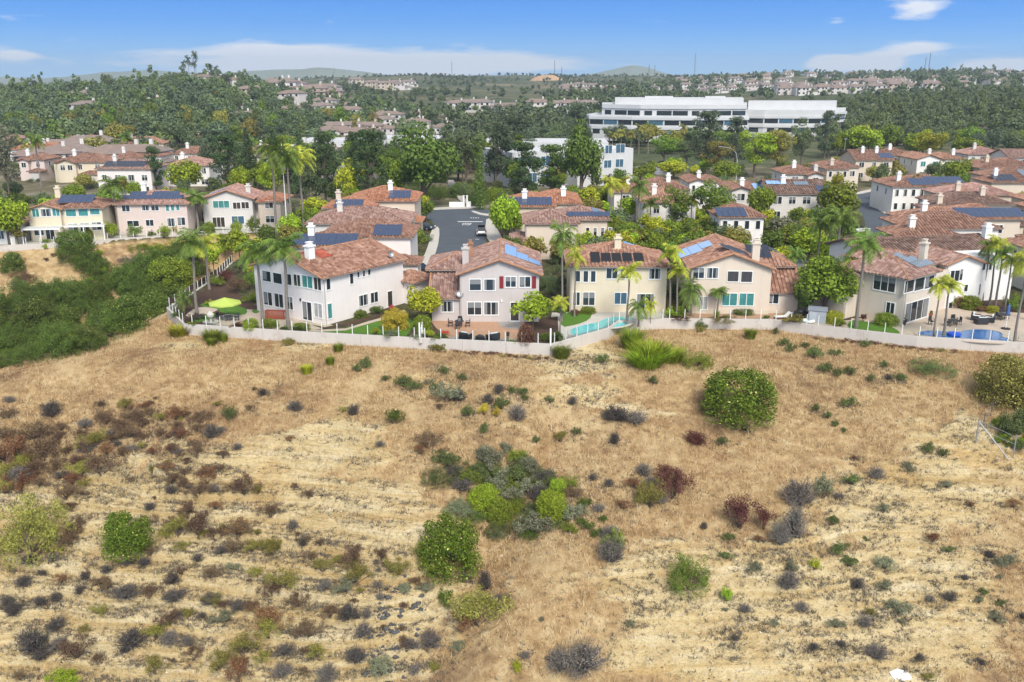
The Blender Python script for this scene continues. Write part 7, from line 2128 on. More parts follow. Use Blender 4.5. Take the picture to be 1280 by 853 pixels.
HEDGE = [
    ('bush', 338, 409, 24, 11, 'gum', 'clipped rounded hedge before the serving bar'), ('bush', 314, 412, 22, 14, 'bright', 'bright clipped shrub left of the rounded hedge'), ('loose', 298, 410, 20, 9, 'rust', 'low flowering shrub inside the corner garden wall'),
    ('bush', 376, 413, 26, 9, 'gum', 'low hedge left end of the front lawn'), ('loose', 356, 414, 18, 7, 'green', 'small leafy shrub between hedge and lawn'),
    ('bush', 451, 397, 18, 10, 'green', 'green shrub in the bed below the twin windows of the white house'), ('loose', 470, 392, 26, 11, 'deep', 'dark shrub in the bed beside the side door of the white house'), ('loose', 490, 388, 12, 8, 'redflower', 'red flowering shrub near the side door of the white house'),
    ('bush', 494, 411, 38, 26, 'yellow', 'yellow flowered round shrub at the end of the lawn'), ('loose', 470, 418, 14, 10, 'lime', 'small lime shrub at the wall before the lawn'), ('loose', 487, 422, 30, 10, 'sage', 'grey sage shrub at the wall before the lawn'),
    ('bush', 528, 413, 26, 20, 'gum', 'green shrub under the bright lime tree'), ('loose', 536, 422, 18, 12, 'lime', 'lime shrub in the bed at the patio corner'), ('loose', 548, 425, 22, 10, 'green', 'low green planting left of the wicker armchairs'), ('loose', 556, 419, 14, 7, 'redflower', 'red leaved planting left of the wicker armchairs'), ('loose', 520, 424, 22, 10, 'sage', 'grey green planting at the short white fence'),
    ('bush', 657, 430, 24, 25, 'maroon', 'big round maroon green shrub at the wall end of the brick patio'), ('bush', 694, 428, 22, 14, 'deep', 'dark round shrub beside the pool corner palm'), ('loose', 680, 426, 16, 12, 'green', 'loose shrub left of the pool corner'), ('loose', 640, 430, 12, 6, 'bright', 'tiny green plant beside the stone lantern'),
    ('bush', 735, 391.5, 22, 8, 'gum', 'low rounded shrub on the pool lawn by the cream house'), ('loose', 719, 393, 20, 7, 'rust', 'orange leaved shrub at the back of the pool lawn'),
    ('bush', 928, 392, 32, 8, 'deep', 'long clipped hedge below the teal windows'), ('loose', 896, 398, 8, 12, 'gum', 'narrow shrub beside the slender young palm'), ('loose', 957, 400, 12, 7, 'green', 'small shrub at the foot of the white sun lounger'), ('airy', 967, 391, 6, 10, 'green', 'small potted tree beside the wing window'), ('bush', 850, 396, 18, 14, 'gum', 'green shrub under the two yellow palms'), ('loose', 838, 398, 18, 16, 'bright', 'bright shrub between cream and gabled houses'),
    ('bush', 1107, 406, 32, 15, 'gum', 'glossy shrub under the small window of the sand coloured house'), ('loose', 1079, 402, 10, 12, 'maroon', 'maroon shrub beside the tall grey palm trunk'), ('bush', 1042, 404, 28, 16, 'lime', 'yellow green hedge sloping right of the shed'), ('loose', 1050, 408, 20, 10, 'gum', 'loose green planting at the wall right of the shed'),
    ('bush', 1212, 386, 30, 17, 'gum', 'green shrubs under the right palms'), ('loose', 1200, 385, 24, 16, 'rust', 'orange flowered bush at the back of the pool terrace'), ('bush', 1240, 391, 18, 9, 'lime', 'round lime bush behind the wicker sofas'), ('loose', 1226, 390, 16, 9, 'rust', 'small rust coloured bush behind the wicker sofas'), ('loose', 1262, 388, 26, 20, 'green', 'leafy bush at the right end of the pool terrace'), ('loose', 1276, 386, 22, 24, 'gum', 'green bush cut by the right edge of the terrace'), ('loose', 1190, 384, 18, 18, 'gum', 'bush beside the white gabled wing'),
    ('loose', 270, 358, 22, 16, 'gum', 'green shrub inside the side fence of the corner garden'), ('loose', 282, 352, 26, 18, 'maroon', 'reddish shrub along the side fence'), ('loose', 296, 366, 30, 24, 'brown', 'brownish round shrub above the green parasol'), ('loose', 314, 362, 26, 28, 'green', 'flowering shrub at the corner of the big white house'), ('loose', 316, 378, 26, 12, 'gum', 'low green shrub below the first white house windows'), ('loose', 302, 342, 28, 22, 'euc', 'blue green shrub high along the side fence'), ('loose', 322, 345, 24, 28, 'lime', 'lime shrub behind the left tall palm'),
    ('airy', 300, 330, 36, 44, 'bright', 'bright green plumed tree at the back of the side fence'), ('airy', 318, 336, 32, 40, 'bright', 'bright green tree left of the big white house roof'), ('broad', 334, 318, 30, 36, 'deep', 'dark tree behind the chimney of the solar roof'),
    ('loose', 245, 400, 26, 10, 'blackish', 'dark spiky planting in the corner bed'), ('loose', 222, 398, 14, 10, 'deep', 'dark planting at the bend of the wall'), ('loose', 240, 408, 16, 9, 'gum', 'green spiky plant at the wall corner'), ('loose', 262, 382, 14, 8, 'lime', 'lime planting behind the round pad'),
    ('loose', 58, 305, 12, 8, 'bright', 'bright shrub before the cream house patio'), ('bush', 112, 300, 12, 14, 'gum', 'dark green shrub before the cream house windows'), ('loose', 138, 298, 24, 26, 'bright', 'bright shrub right of the cream house'), ('loose', 170, 297, 22, 18, 'green', 'shrub before the pinkish house'), ('loose', 205, 295, 18, 16, 'bright', 'light shrub at the right part of the pinkish house'), ('loose', 218, 293, 14, 14, 'lime', 'yellowish shrub at the pinkish house corner'), ('bush', 262, 293, 16, 16, 'gum', 'shrub before the pale grey gabled house'), ('loose', 296, 291, 22, 18, 'bright', 'shrub under the right windows of the pale grey house'), ('loose', 316, 290, 20, 22, 'green', 'tall shrub at the right end of the left row'), ('airy', 23, 306, 26, 24, 'olive', 'orange green tree at the left end of the row wall'), ('loose', 190, 297, 12, 10, 'palm', 'tiny shrub in the middle of the pinkish house front'),
]
for k, px, py, wp, hp, mt, lab in HEDGE: px_put(k, px, py, wp, hp, lab, None, mt)

# ------------------------------------------------------------------ canyon brush at the left
CAN = [(-40, 470), (0, 458), (90, 446), (150, 418), (203, 392), (210, 372), (238, 352), (262, 332), (236, 322), (196, 340), (150, 346), (112, 346), (62, 370), (0, 386), (-40, 388)]
CAN2 = [[(82, 306), (128, 310), (142, 340), (118, 350), (100, 338)], [(192, 322), (240, 318), (258, 330), (214, 346)]]
c = 0
while c < 190:
    px, py = g_.uniform(-40, 300), g_.uniform(300, 472)
    if not (inside(CAN, px, py) or (inside(CAN2[0], px, py) or inside(CAN2[1], px, py)) and g_.random() < .5): continue
    p = onT(px, py)
    if p.y > 165 or H1(p.x, p.y) == 0: continue
    c += 1
    far_ = py < 345
    mt = g_.choice(['deep', 'canyon', 'deep', 'canyon']) if far_ else g_.choice(['canyon', 'sage', 'sage', 'gum', 'deep', 'greygreen', 'canyon', 'olive', 'bright', 'euc', 'dark', 'dark', 'deep'])
    w_ = g_.uniform(1.8, 4.6) if g_.random() < .65 else g_.uniform(4.5, 7)
    put(g_.choice(['bush', 'loose', 'scrub', 'scrub']), p, w_, w_ * g_.uniform(.38, .85), 'dark rounded shrub high on the canyon side under the left row of houses' if far_ else 'dense green shrub in the thicket filling the canyon at the left', 'upper canyon shrubs' if far_ else 'canyon thicket shrubs', mt, nm='canyon_shrub')
for k, px, py, wp, hp, mt, lab in (
        ('bush', 16, 340, 34, 26, 'deep', 'lone dark shrub on the brown slope at the far left'), ('loose', 30, 356, 30, 20, 'brown', 'brown shrub below the lone dark shrub at the far left'), ('bare', 24, 362, 26, 14, 'grey', 'grey bare shrub in front of the brown one at the far left'), ('dry', 58, 327, 12, 6, 'brown', 'small brown shrub pair on the brown slope, left one'), ('dry', 67, 322, 12, 6, 'brown', 'small brown shrub pair on the brown slope, right one'), ('dry', 50, 358, 14, 6, 'brown', 'flat brown shrub left of the canyon thicket'),
        ('loose', 56, 306 + 6, 10, 8, 'bright', 'little bright bush at the foot of the long left wall'), ('loose', 215, 318, 60, 18, 'bright', 'bright green ground bush below the pinkish house wall'), ('loose', 180, 312, 40, 8, 'gum', 'low green bush below the pinkish house wall'), ('loose', 206, 298, 14, 6, 'gum', 'leafy bush hanging on the left wall'), ('bush', 215, 362, 62, 44, 'gum', 'big bright rounded shrub left of the garden corner'), ('loose', 170, 330, 40, 12, 'grey', 'greyish dry shrub on the brown slope under the wall'), ('airy', 268, 345, 30, 46, 'bright', 'light green tree outside the side fence'), ('airy', 245, 338, 30, 40, 'green', 'bushy tree outside the side fence, lower down'), ('airy', 282, 326, 30, 36, 'gum', 'bushy tree outside the top of the side fence')):
    px_put(k, px, py, wp, hp, lab, None, mt, terr=True)

# ------------------------------------------------------------------ brush of the dry slope
NAMED = [
    ('loose', 540, 716, 44, 30, 'olive', 'ragged olive skirt of the round green bush low in the middle'),
    ('bush', 562, 714, 84, 78, 'bushgreen', 'dense round green bush with pale flower tips, low in the middle of the slope'),
    ('bush', 923, 524, 98, 66, 'bushgreen', 'biggest round green bush on the right of the slope'),
    ('bush', 161, 694, 66, 56, 'bushgreen', 'small dense bright green bush on the terraced soil at lower left'),
    ('scrub', 42, 690, 104, 78, 'olive', 'large olive and yellow shrub at the lower left edge'),
    ('bush', 1258, 502, 84, 62, 'olive', 'large yellow green shrub cut by the right edge below the pool wall'),
    ('bush', 1284, 510, 40, 44, 'gum', 'dark green shrub tucked behind the yellow green one at the right edge'),
    ('loose', 1268, 545, 44, 40, 'canyon', 'dark trailing shrub beside the wire fence'),
    ('loose', 860, 738, 62, 48, 'green', 'sparse spreading green shrub right of the middle of the slope'),
    ('grass', 812, 450, 44, 25, 'bright', 'tallest bright green grass clump below the pool wall'),
    ('grass', 790, 436, 34, 26, 'gum', 'green grass clump at the end of the pool wall'),
    ('grass', 838, 452, 40, 18, 'bright', 'right hand bright grass clump below the pool wall'),
    ('grass', 808, 458, 52, 20, 'bright', 'front bright grass clump below the pool wall'),
    ('loose', 872, 458, 46, 18, 'gum', 'low spreading green weed right of the grass clumps'),
    ('bare', 772, 526, 46, 20, 'blackish', 'black heap of dead branches, right part, above the slope middle'),
    ('bare', 795, 530, 40, 18, 'grey', 'grey heap of dead branches beside the black one'),
    ('bare', 870, 556, 36, 20, 'maroon', 'red brown heap of dead brush left of the biggest bush'),
    ('loose', 493, 530, 30, 24, 'deep', 'small dark green shrub alone on the upper left of the slope'),
    ('loose', 288, 524, 30, 20, 'canyon', 'small green shrub at the top of the brown brush field'),
    ('loose', 80, 856, 48, 20, 'bright', 'bright green shrub cut by the bottom edge at the left'),
    ('dry', 842, 622, 54, 46, 'maroon', 'maroon dry shrub above the sparse green shrub'), ('dry', 812, 634, 50, 44, 'olive', 'olive and orange dry shrub left of the maroon one'), ('dry', 832, 600, 44, 28, 'maroon', 'dark red dry shrub behind the maroon one'),
    ('dry', 924, 660, 60, 48, 'maroon', 'largest dark maroon dry shrub on the right of the slope'), ('dry', 954, 662, 34, 38, 'maroon', 'maroon dry shrub touching the largest maroon one'),
    ('bare', 998, 632, 52, 40, 'grey', 'dark grey brush right of the maroon shrubs'), ('loose', 1028, 624, 34, 38, 'greygreen', 'grey green brush at the top right of the grey brush'), ('bare', 992, 672, 40, 52, 'grey', 'pale grey bare brush below the dark grey brush'), ('bare', 976, 680, 36, 34, 'grey', 'grey brown brush below the maroon shrubs'),
    ('loose', 1165, 466, 60, 16, 'canyon', 'dark low mat of shrub above the right slope'),
    ('bush', 690, 648, 44, 40, 'bright', 'brightest green shrub in the middle thicket'), ('bush', 606, 640, 46, 36, 'bright', 'bright green shrub at the left of the middle thicket'), ('bush', 625, 654, 36, 30, 'gum', 'green shrub under the bright one in the middle thicket'), ('bush', 697, 618, 24, 22, 'bright', 'small bright shrub at the top right of the middle thicket'),
    ('loose', 766, 690, 44, 34, 'gum', 'green top shrub of the clump right of the middle thicket'), ('bare', 764, 702, 44, 40, 'grey', 'grey bare shrub of the clump right of the middle thicket'),
    ('loose', 556, 756, 28, 26, 'deep', 'small deep green shrub under the round green bush'), ('dry', 598, 782, 76, 58, 'olive', 'wide olive brown shrub right of the black rocks'), ('dry', 578, 792, 46, 34, 'rust', 'rust brown shrub in front of the wide olive one'), ('bare', 607, 738, 22, 34, 'blackish', 'dark upright dead shrub above the wide olive one'),
    ('loose', 646, 842, 18, 20, 'lime', 'tiny lime shrub near the bottom edge'), ('bare', 730, 836, 78, 38, 'grey', 'big grey bare shrub near the bottom right of the middle'), ('bare', 700, 838, 56, 26, 'grey', 'grey bare shrub beside the big grey one'),
    ('loose', 605, 520, 16, 20, 'yellow', 'yellow flowering weed, left of two, at the slope top middle'), ('loose', 621, 522, 14, 16, 'yellow', 'yellow flowering weed, right of two, at the slope top middle'),
    ('loose', 548, 440, 24, 12, 'olive', 'brown green bush against the wall left of the dark vine'), ('loose', 908, 752, 18, 24, 'bright', 'small upright green weed right of the sparse shrub'), ('loose', 1018, 712, 18, 18, 'lime', 'single lime weed on the bare right slope'),
    ('bare', 880, 662, 12, 12, 'blackish', 'small black ball of brush on white soil'),
]
for k, px, py, wp, hp, mt, lab in NAMED: px_put(k, px, py, wp, hp, lab, None, mt, terr=True)
ROW = {}
K_ = dict(b=('dry', 'brown', 'brown'), g=('bare', 'grey', 'grey'), o=('dry', 'olive', 'olive'), G=('loose', 'canyon', 'green'), B=('loose', 'gum', 'green'), r=('dry', 'rust', 'rust brown'), k=('bare', 'blackish', 'blackish'), s=('loose', 'greygreen', 'grey green'))


BR = []


def field(ox, oy, zone, txt, hk=.55):
    for i, tok in enumerate(txt.split()):
        a = tok.split(','); cx, cy, w_ = float(a[0]), float(a[1]), float(a[2]); kk = a[3] if len(a) > 3 else 'b'
        k, mt, word = K_[kk]
        if kk == 'b' and i % 5 == 3: k, mt, word = 'dry', 'rust', 'rust brown'
        if kk == 'b' and i % 7 == 5: k, mt, word = 'dry', 'olive', 'olive'
        px, py, wp = ox + cx / 2.977, oy + cy / 2.977 + .30 * w_ / 2.977, w_ / 2.977 * (1.4 if kk in 'borgk' and ox == 0 else 1.22)
        size = 'big' if w_ > 85 else ('small' if w_ < 55 else 'middling')
        lab = '%s %s shrub %s' % (size, word, zone)
        q_ = onT(px, py); BR.append((q_.x, q_.y, wp * mpp(q_), kk))
        px_put(k, px, py, wp, wp * hk * g_.uniform(.85, 1.15), lab, lab.replace('shrub', 'shrubs'), mt, terr=True, nm=('weed' if k == 'loose' and w_ < 62 else None))


field(0, 400, 'in the brush field on the left of the slope', '30,350,60 195,335,80,k 130,410,110 60,480,130 160,480,120 40,560,120 120,550,100 200,545,80 75,605,100 250,485,60 230,395,60 375,315,40 470,315,60 540,320,45 395,370,70 500,360,80 475,415,80 530,380,60 660,345,90 600,365,50 745,360,80 735,400,60 790,420,70,k 670,425,60 600,420,50 535,430,50 355,445,100 310,470,70 400,485,80 460,490,60 375,540,110 300,530,80 640,480,60 530,470,40 720,455,40 735,500,80 695,530,40 830,505,50 620,555,50 640,590,60 570,565,40 490,595,35 690,580,40 770,580,80 820,550,40 740,630,80 905,620,100 960,630,50 270,590,70 250,640,90 260,690,60 310,650,25 700,710,80 800,690,60 660,770,100 740,770,120 640,750,60 800,800,80 895,780,90 1010,725,80 1150,660,45 1010,835,60,o 930,325,35 1100,320,60,k 290,770,80 270,830,60 450,395,70 20,430,90 90,520,90 160,420,70 560,345,50 300,430,50 420,440,60 570,490,45 660,395,45 20,620,80 150,600,60 980,270,40,k 1080,450,30')
field(0, 570, 'on the pale terraced soil at lower left', '890,275,90 870,340,90 940,340,70,o 1010,350,90,o 790,435,75 955,430,55,o 1195,345,40 1160,380,50 1260,385,50,o 1060,460,110,o 1010,510,80 1110,535,80 1200,440,60 1210,480,60,g 645,455,65,k 400,480,60 560,515,80 470,520,90,k 650,530,80,k 700,580,55 375,570,60,o 230,455,50,r 90,465,60,k 55,595,70,k 780,530,70,k 630,610,80 580,660,90,o 490,685,100,k 630,680,70,g 130,690,120,k 285,720,110 365,780,50 720,735,75 580,800,90 75,815,50 820,760,100,o 910,720,120,o 890,800,110,r 1000,600,120 1000,680,90,o 975,770,60 1060,720,70,k 1150,650,90 1180,730,80,o 1230,580,80 1100,690,50 830,600,80,s 890,560,60,k 940,560,50 1050,800,80,g 1220,810,90,g 240,690,60,g 300,500,45,k 320,450,40,k 700,690,50,g 150,740,60,k 740,380,40,k 870,410,50,s 1090,260,50,g 560,200,40,k 640,150,45,k 210,530,45,k 150,540,50,k 30,545,50,k 400,440,45,k 540,400,45,k 200,380,50,g 110,390,60,k 420,350,50 560,360,60 1130,330,45,k 260,320,70')
field(425, 570, 'around the black rocks at the bottom middle', '155,375,70 50,370,110 60,430,120,o 215,410,110,o 20,480,90,s 510,545,60,o 570,560,60,o 340,680,100,g 440,710,60,s 90,650,70,g 150,800,110,s 60,750,90,k 30,600,90,k 350,790,60,o 140,480,40,g 150,540,40,g 240,490,50,G 320,500,60,G 470,450,40,s 265,700,60,g 280,800,60,g 100,600,50,g 590,530,40,g 690,740,40,g 750,610,25,G 1080,620,40,s', .58)
field(850, 570, 'on the bare ochre slope at lower right', '590,150,40,g 290,310,50,r 280,410,60,s 400,480,90,g 410,410,70,s 570,240,50,s 590,340,70,G 760,400,80,s 755,205,50,s 990,105,50,s 940,310,60,r 1000,530,60,k 660,475,60,k 760,480,60,s 580,620,60,G 710,580,45,o 690,620,60,g 820,560,90,s 730,735,90,g 600,700,40,k 350,625,40,G 205,675,40,k 495,715,40,k 890,750,40,k 1170,600,60,s 1120,770,40,k 1060,455,30,k 920,835,50,o 645,10,28,r 850,40,50,s 730,70,60,g 1190,450,30,G 1110,550,40,G 820,628,30,B 175,520,50,B 170,575,25,B 398,465,30,B 1240,170,70,r 1275,600,30,k 1150,370,50,k 1210,390,70,s 450,560,60,g 240,570,50,g 170,370,45,s 640,90,60,s 1080,180,40,r 690,310,25,G 630,390,60,s 180,300,50,s 1000,350,40,s 1130,510,40,G 1190,550,40,s 930,530,40,g', .6)
field(850, 400, 'among the dry grass of the right slope', '260,60,40,B 385,85,45,B 465,97,32,B 500,125,60,B 578,125,40,B 690,90,40,B 550,180,40,B 585,195,45,B 635,195,45,B 760,170,35,s 625,310,50,s 550,357,35,B 575,390,30,B 410,105,45,s 530,185,35,s 710,220,35,s 820,215,45,s 610,415,25,B 505,335,35,s 775,215,30,k 920,480,50,s 980,495,40,s 75,22,50,s 355,45,30,B 155,450,45,s 240,405,30,k', .8)
field(425, 400, 'in the dry grass of the upper middle slope', '170,218,35,B 235,228,62,G 330,232,36,B 400,275,100,s 280,248,50,s 440,285,60,k 600,312,70,G 680,270,45,B 590,258,50,k 660,350,80,g 475,345,50,s 535,405,45,s 50,345,50,k 975,147,50,B 825,127,56,B 1160,225,40,B 730,450,35,G 330,450,90,b 300,485,60,b 820,440,60,b 95,165,50,B 450,215,35,s 865,302,40,k 780,300,30,s 385,190,40,s 60,180,40,B 1000,355,60,k 240,245,30,s 350,250,40,G 550,300,50,k 690,290,30,s 640,260,40,s 1020,450,50,k 880,415,40,s', .72)
field(425, 400, 'in the thicket in the middle of the slope', '400,520,100,G 480,580,90,B 560,520,120,s 620,480,60,G 540,500,80,s 450,610,90,k 590,600,110,s 560,570,90,G 650,580,110,G 700,540,100,s 760,590,100,k 700,620,100,s 660,700,70,B 720,760,130,s 760,740,100,b 870,720,80,s 870,640,70,b 760,690,90,G 850,775,60,G 660,510,70,B 430,560,80,k 520,560,80,G 520,640,70,G 620,650,80,s 640,620,80,B 740,640,90,k 800,620,70,G 580,690,60,G 820,700,90,s 910,680,60,s 960,700,50,g 910,760,60,s', .62)
field(425, 400, 'beside the maroon shrubs right of the thicket', '1090,605,70,r 1130,655,80,o 1130,560,70,g 1050,690,60,r 1000,795,90,g 1020,835,60,G 1160,600,60,g 1190,660,70,g 980,740,40,G 1000,610,40,k 940,585,35,k 960,790,50,G', .6)
for i in range(30):
    a_ = g_.uniform(0, 2 * PI); r_ = math.sqrt(g_.random())
    px, py = 638 + 96 * r_ * math.cos(a_) + 18 * r_ * math.sin(a_), 628 + 50 * r_ * math.sin(a_)
    w_ = g_.uniform(24, 46)
    px_put('scrub', px, py, w_, w_ * g_.uniform(.32, .52), 'tangled grey green shrub filling the thicket in the middle of the slope', 'tangled thicket shrubs', g_.choice(['canyon', 'green', 'canyon', 'deep', 'sage', 'blackish', 'gum']), terr=True)
for i in range(14):
    px_put('loose', g_.uniform(1246, 1300), g_.uniform(520, 570), g_.uniform(18, 34), g_.uniform(9, 16), 'dark green trailing shrub on the bank behind the wire fence', 'bank shrubs at the wire fence', g_.choice(['canyon', 'deep', 'gum']), terr=True)
# smaller brush between the listed shrubs of the left field
src = [b for b in BR if b[3] in 'bkorg' and b[0] < 2]
for i in range(110):
    b = g_.choice(src); x, y = b[0] + g_.gauss(0, 1) * (b[2] * .7 + .4), b[1] + g_.gauss(0, 1) * (b[2] * .6 + .4)
    if y > 92 or y < 52: continue
    kk = g_.choice('bbbgko'); k, mt, word = K_[kk]; w_ = b[2] * g_.uniform(.45, .85)
    put(k, (x, y, H1(x, y)), w_, w_ * .45, 'little %s shrub crowded between bigger brush on the left of the slope' % word, 'little %s shrubs of the left slope' % word, mt)
# weeds and vines along the walls
for k, px, py, wp, hp, mt, lab in (
        ('grass', 266, 426, 26, 14, 'gum', 'green grass tuft at the wall bend, larger one'), ('grass', 225, 420, 28, 14, 'lime', 'pale green grass patch below the wall bend'), ('grass', 280, 428, 12, 12, 'gum', 'thin weed right of the larger wall tuft'), ('grass', 423, 440, 14, 12, 'gum', 'small weed below the wall in front of the lawn'), ('loose', 360, 431, 24, 9, 'olive', 'olive mound hanging on the wall below the right tall palm'), ('grass', 413, 457, 12, 12, 'gum', 'single green weed under the lawn wall'), ('grass', 384, 468, 16, 12, 'lime', 'bright yellow green weed left of the slope top'), ('grass', 265, 432, 14, 10, 'gum', 'tiny weed under the wall bend'),
        ('grass', 702, 448, 24, 16, 'gum', 'weed clump at the corner post of the pool wall'), ('loose', 876, 415, 16, 9, 'olive', 'weed bush under the vine draped wall'), ('loose', 992, 415, 34, 14, 'olive', 'olive vine mound hanging over the wall below the dinghy'), ('loose', 903, 408, 40, 6, 'olive', 'vine trailing along the top of the wall below the teal windows'), ('loose', 850, 410, 34, 6, 'brown', 'dry vine on the wall below the yellow palms'), ('grass', 938, 424, 16, 14, 'gum', 'weed under the vine draped wall')):
    px_put(k, px, py, wp, hp, lab, None, mt, terr=True)
# low creeping mat under the wall of the patio and of the right pool
for (pa, pb, n, lab) in (((560, 437), (690, 449), 16, 'low red brown creeping plant at the foot of the patio wall'), ((1020, 423), (1200, 440), 22, 'dark red creeping plant at the foot of the right pool wall')):
    for i in range(n):
        f = (i + g_.random()) / n
        p = onT(pa[0] + (pb[0] - pa[0]) * f, pa[1] + (pb[1] - pa[1]) * f + g_.uniform(0, 3)); put('dry', p, g_.uniform(.9, 1.7), g_.uniform(.2, .4), lab, 'creeping plants ' + ('at the patio wall' if n == 16 else 'at the pool wall'), g_.choice(['rust', 'maroon', 'olive', 'brown']))

# ------------------------------------------------------------------ dry grass, clods and rocks (uncountable)
def mat_dry():
    t = NT('dry grass blades'); g = t.n('ShaderNodeNewGeometry')
    c = t.ramp(g.outputs['Random Per Island'], [(0, (.16, .098, .048)), (.3, (.36, .23, .11)), (.65, (.54, .38, .19)), (1, (.72, .58, .36))])
    red = t.math('MULTIPLY', t.math('MAXIMUM', t.math('SUBTRACT', t.noise(.13, 4, g.outputs['Position'], .6), .5), 0), 4.5)
    c = t.mix(t.math('MINIMUM', red, .7), c, (.32, .17, .085)); pal = t.noise(.11, 5, g.outputs['Position'], .7)
    c = t.mix(t.math('MINIMUM', t.math('MULTIPLY', t.math('MAXIMUM', t.math('SUBTRACT', pal, .53), 0), 6.0), .7), c, (.60, .46, .26)); c = t.mix(t.math('MINIMUM', t.math('MULTIPLY', t.math('MAXIMUM', t.math('SUBTRACT', .44, pal), 0), 7.0), .65), c, (.20, .12, .065))
    p = t.pbr(c, .8, .15); return t.end(p)


def blades(name, n, seed, region, lmin, lmax, wid, nb=3, spread=.16, mat=None):
    g = np.random.default_rng(seed)
    y = g.uniform(region[0], region[1], int(n * 1.6)); s = g.uniform(-.70, .70, len(y)); x = s * (y * .961 + 12)
    wgt = (y * .961 + 12); keep = g.random(len(y)) < wgt / wgt.max()
    x, y = x[keep], y[keep]
    dens = (1 - soilness(x, y)) * (.18 + 1.1 * fbm(x * .35, y * .35, 3, 51) ** 1.5) + .035
    _, yw, t_ = base_front(x, y)
    ok = (y < yw - .18)
    keep = (g.random(len(x)) < dens) & ok
    x, y = x[keep], y[keep]
    z = H(x, y)
    k = len(x)
    X = np.repeat(x, nb) + g.normal(0, spread, k * nb); Y_ = np.repeat(y, nb) + g.normal(0, spread, k * nb); Z_ = np.repeat(z, nb) - .04
    m = len(X); L = g.uniform(lmin, lmax, m); a = g.uniform(0, 2 * PI, m); tl = g.uniform(.2, 1.1, m)
    b = a + PI / 2 + g.normal(0, .5, m)
    p0 = np.stack([X, Y_, Z_], 1); w_ = np.stack([np.cos(b), np.sin(b), b * 0], 1) * wid
    tip = p0 + np.stack([np.cos(a) * np.sin(tl), np.sin(a) * np.sin(tl), np.cos(tl)], 1) * L[:, None]
    V = np.stack([p0 - w_, p0 + w_, tip], 1).reshape(-1, 3)
    o = link(name, npmesh(name, V, np.arange(m * 3).reshape(m, 3), mat)); return tag(o, kind='stuff')


blades('dry_grass', 130000, 61, (46, 116), .22, .6, .022, 5, .17, mat_dry())
t = NT('rubble'); g = t.n('ShaderNodeNewGeometry'); M_RUB = t.end(t.pbr(t.ramp(g.outputs['Random Per Island'], [(0, (.16, .11, .06)), (.4, (.38, .28, .16)), (1, (.62, .53, .40))]), .95, .1))


def clods(name, n, seed, fn, smin, smax, mat):
    g = np.random.default_rng(seed); xs, ys = fn(g, n); zs = H(xs, ys)
    k = len(xs); s = smin + (smax - smin) * g.random(k) ** 4
    base = np.array([[1, 0, 0], [-1, 0, 0], [0, 1, 0], [0, -1, 0], [0, 0, 1], [0, 0, -1]], float)
    V = base[None] * g.uniform(.5, 1.2, (k, 6, 1)) * s[:, None, None] * np.array([1, 1, .6]); a = g.uniform(0, 6.28, k)
    ca, sa = np.cos(a)[:, None], np.sin(a)[:, None]
    V = np.stack([V[..., 0] * ca - V[..., 1] * sa, V[..., 0] * sa + V[..., 1] * ca, V[..., 2]], -1) + np.stack([xs, ys, zs], 1)[:, None]
    T_ = np.array([[0, 2, 4], [2, 1, 4], [1, 3, 4], [3, 0, 4], [2, 0, 5], [1, 2, 5], [3, 1, 5], [0, 3, 5]])
    Q = (np.arange(k)[:, None, None] * 6 + T_[None]).reshape(-1, 3)
    return tag(link(name, npmesh(name, V.reshape(-1, 3), Q, mat)), kind='stuff')


def soilpts(g, n):
    y = g.uniform(46, 100, n * 4); x = g.uniform(-.6, .6, n * 4) * (y * .961 + 10)
    k = g.random(n * 4) < soilness(x, y) * .7 + .06; return x[k][:n], y[k][:n]


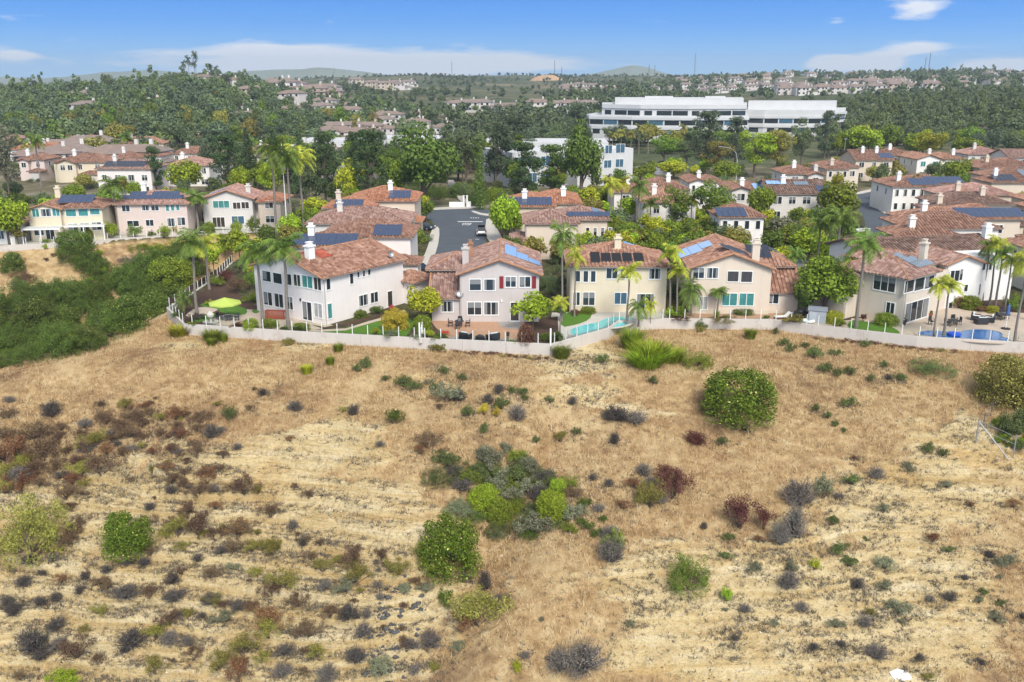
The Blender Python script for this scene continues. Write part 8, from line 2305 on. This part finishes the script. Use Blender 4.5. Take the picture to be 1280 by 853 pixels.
def rockpts(g, n):
    c1 = onT(487, 770); c2 = onT(510, 840); f = g.random(n); q = g.normal(0, 1, (n, 2)) * np.array([1.0, 1.3])
    return c1.x + (c2.x - c1.x) * 0 + q[:, 0] + (f - .5) * 1.4, c1.y + (f - .65) * 8 + q[:, 1] * .6


clods('gravel', 16000, 71, soilpts, .025, .17, M_RUB)
# little dead twigs and tufts strewn over the bare soil
def mat_twig():
    t = NT('dead twigs'); g = t.n('ShaderNodeNewGeometry')
    c = t.ramp(g.outputs['Random Per Island'], [(0, (.05, .045, .04)), (.4, (.13, .10, .07)), (.7, (.20, .17, .14)), (1, (.16, .17, .08))])
    return t.end(t.pbr(c, .9, .1))


def twigs(name, n, seed):
    g = np.random.default_rng(seed); x, y = soilpts(g, n); z = H(x, y); k = len(x); nb = 7
    cl_ = g.random(k) < .08 + sstep(.48, .60, fbm(x * .45, y * .6, 4, 88)); x, y = x[cl_], y[cl_]
    mats_ = [(b[0] + g.normal(0, .55 * b[2], 46), b[1] + g.normal(0, .5 * b[2], 46)) for b in BR if b[3] in 'bkorgs' and b[1] < 97]
    x = np.concatenate([x] + [q[0] for q in mats_]); y = np.concatenate([y] + [q[1] for q in mats_]); z = H(x, y); k = len(x)
    m = k * nb; X = np.repeat(x, nb) + g.normal(0, .10, m); Y_ = np.repeat(y, nb) + g.normal(0, .10, m); Z_ = np.repeat(z, nb)
    a = g.uniform(0, 6.28, m); L = g.uniform(.1, .42, m); tl = g.uniform(.4, 1.35, m); p0 = np.stack([X, Y_, Z_], 1); b = a + 1.57
    w_ = np.stack([np.cos(b), np.sin(b), b * 0], 1) * .022; tip = p0 + np.stack([np.cos(a) * np.sin(tl), np.sin(a) * np.sin(tl), np.cos(tl)], 1) * L[:, None]
    V = np.stack([p0 - w_, p0 + w_, tip], 1).reshape(-1, 3)
    return tag(link(name, npmesh(name, V, np.arange(m * 3).reshape(m, 3), mat_twig())), kind='stuff')


twigs('dead_twigs', 26000, 73)
clods('rocks', 520, 72, rockpts, .05, .42, mat_simple('black rock', (.085, .085, .085), .9, .5, 2, .2, 0, .6))

# remove the hidden originals
def kill(o):
    for c in KIDS.get(o.name, []): kill(c)
    bpy.data.objects.remove(o)


for L in KIND.values():
    for root, a, b in L: kill(root)
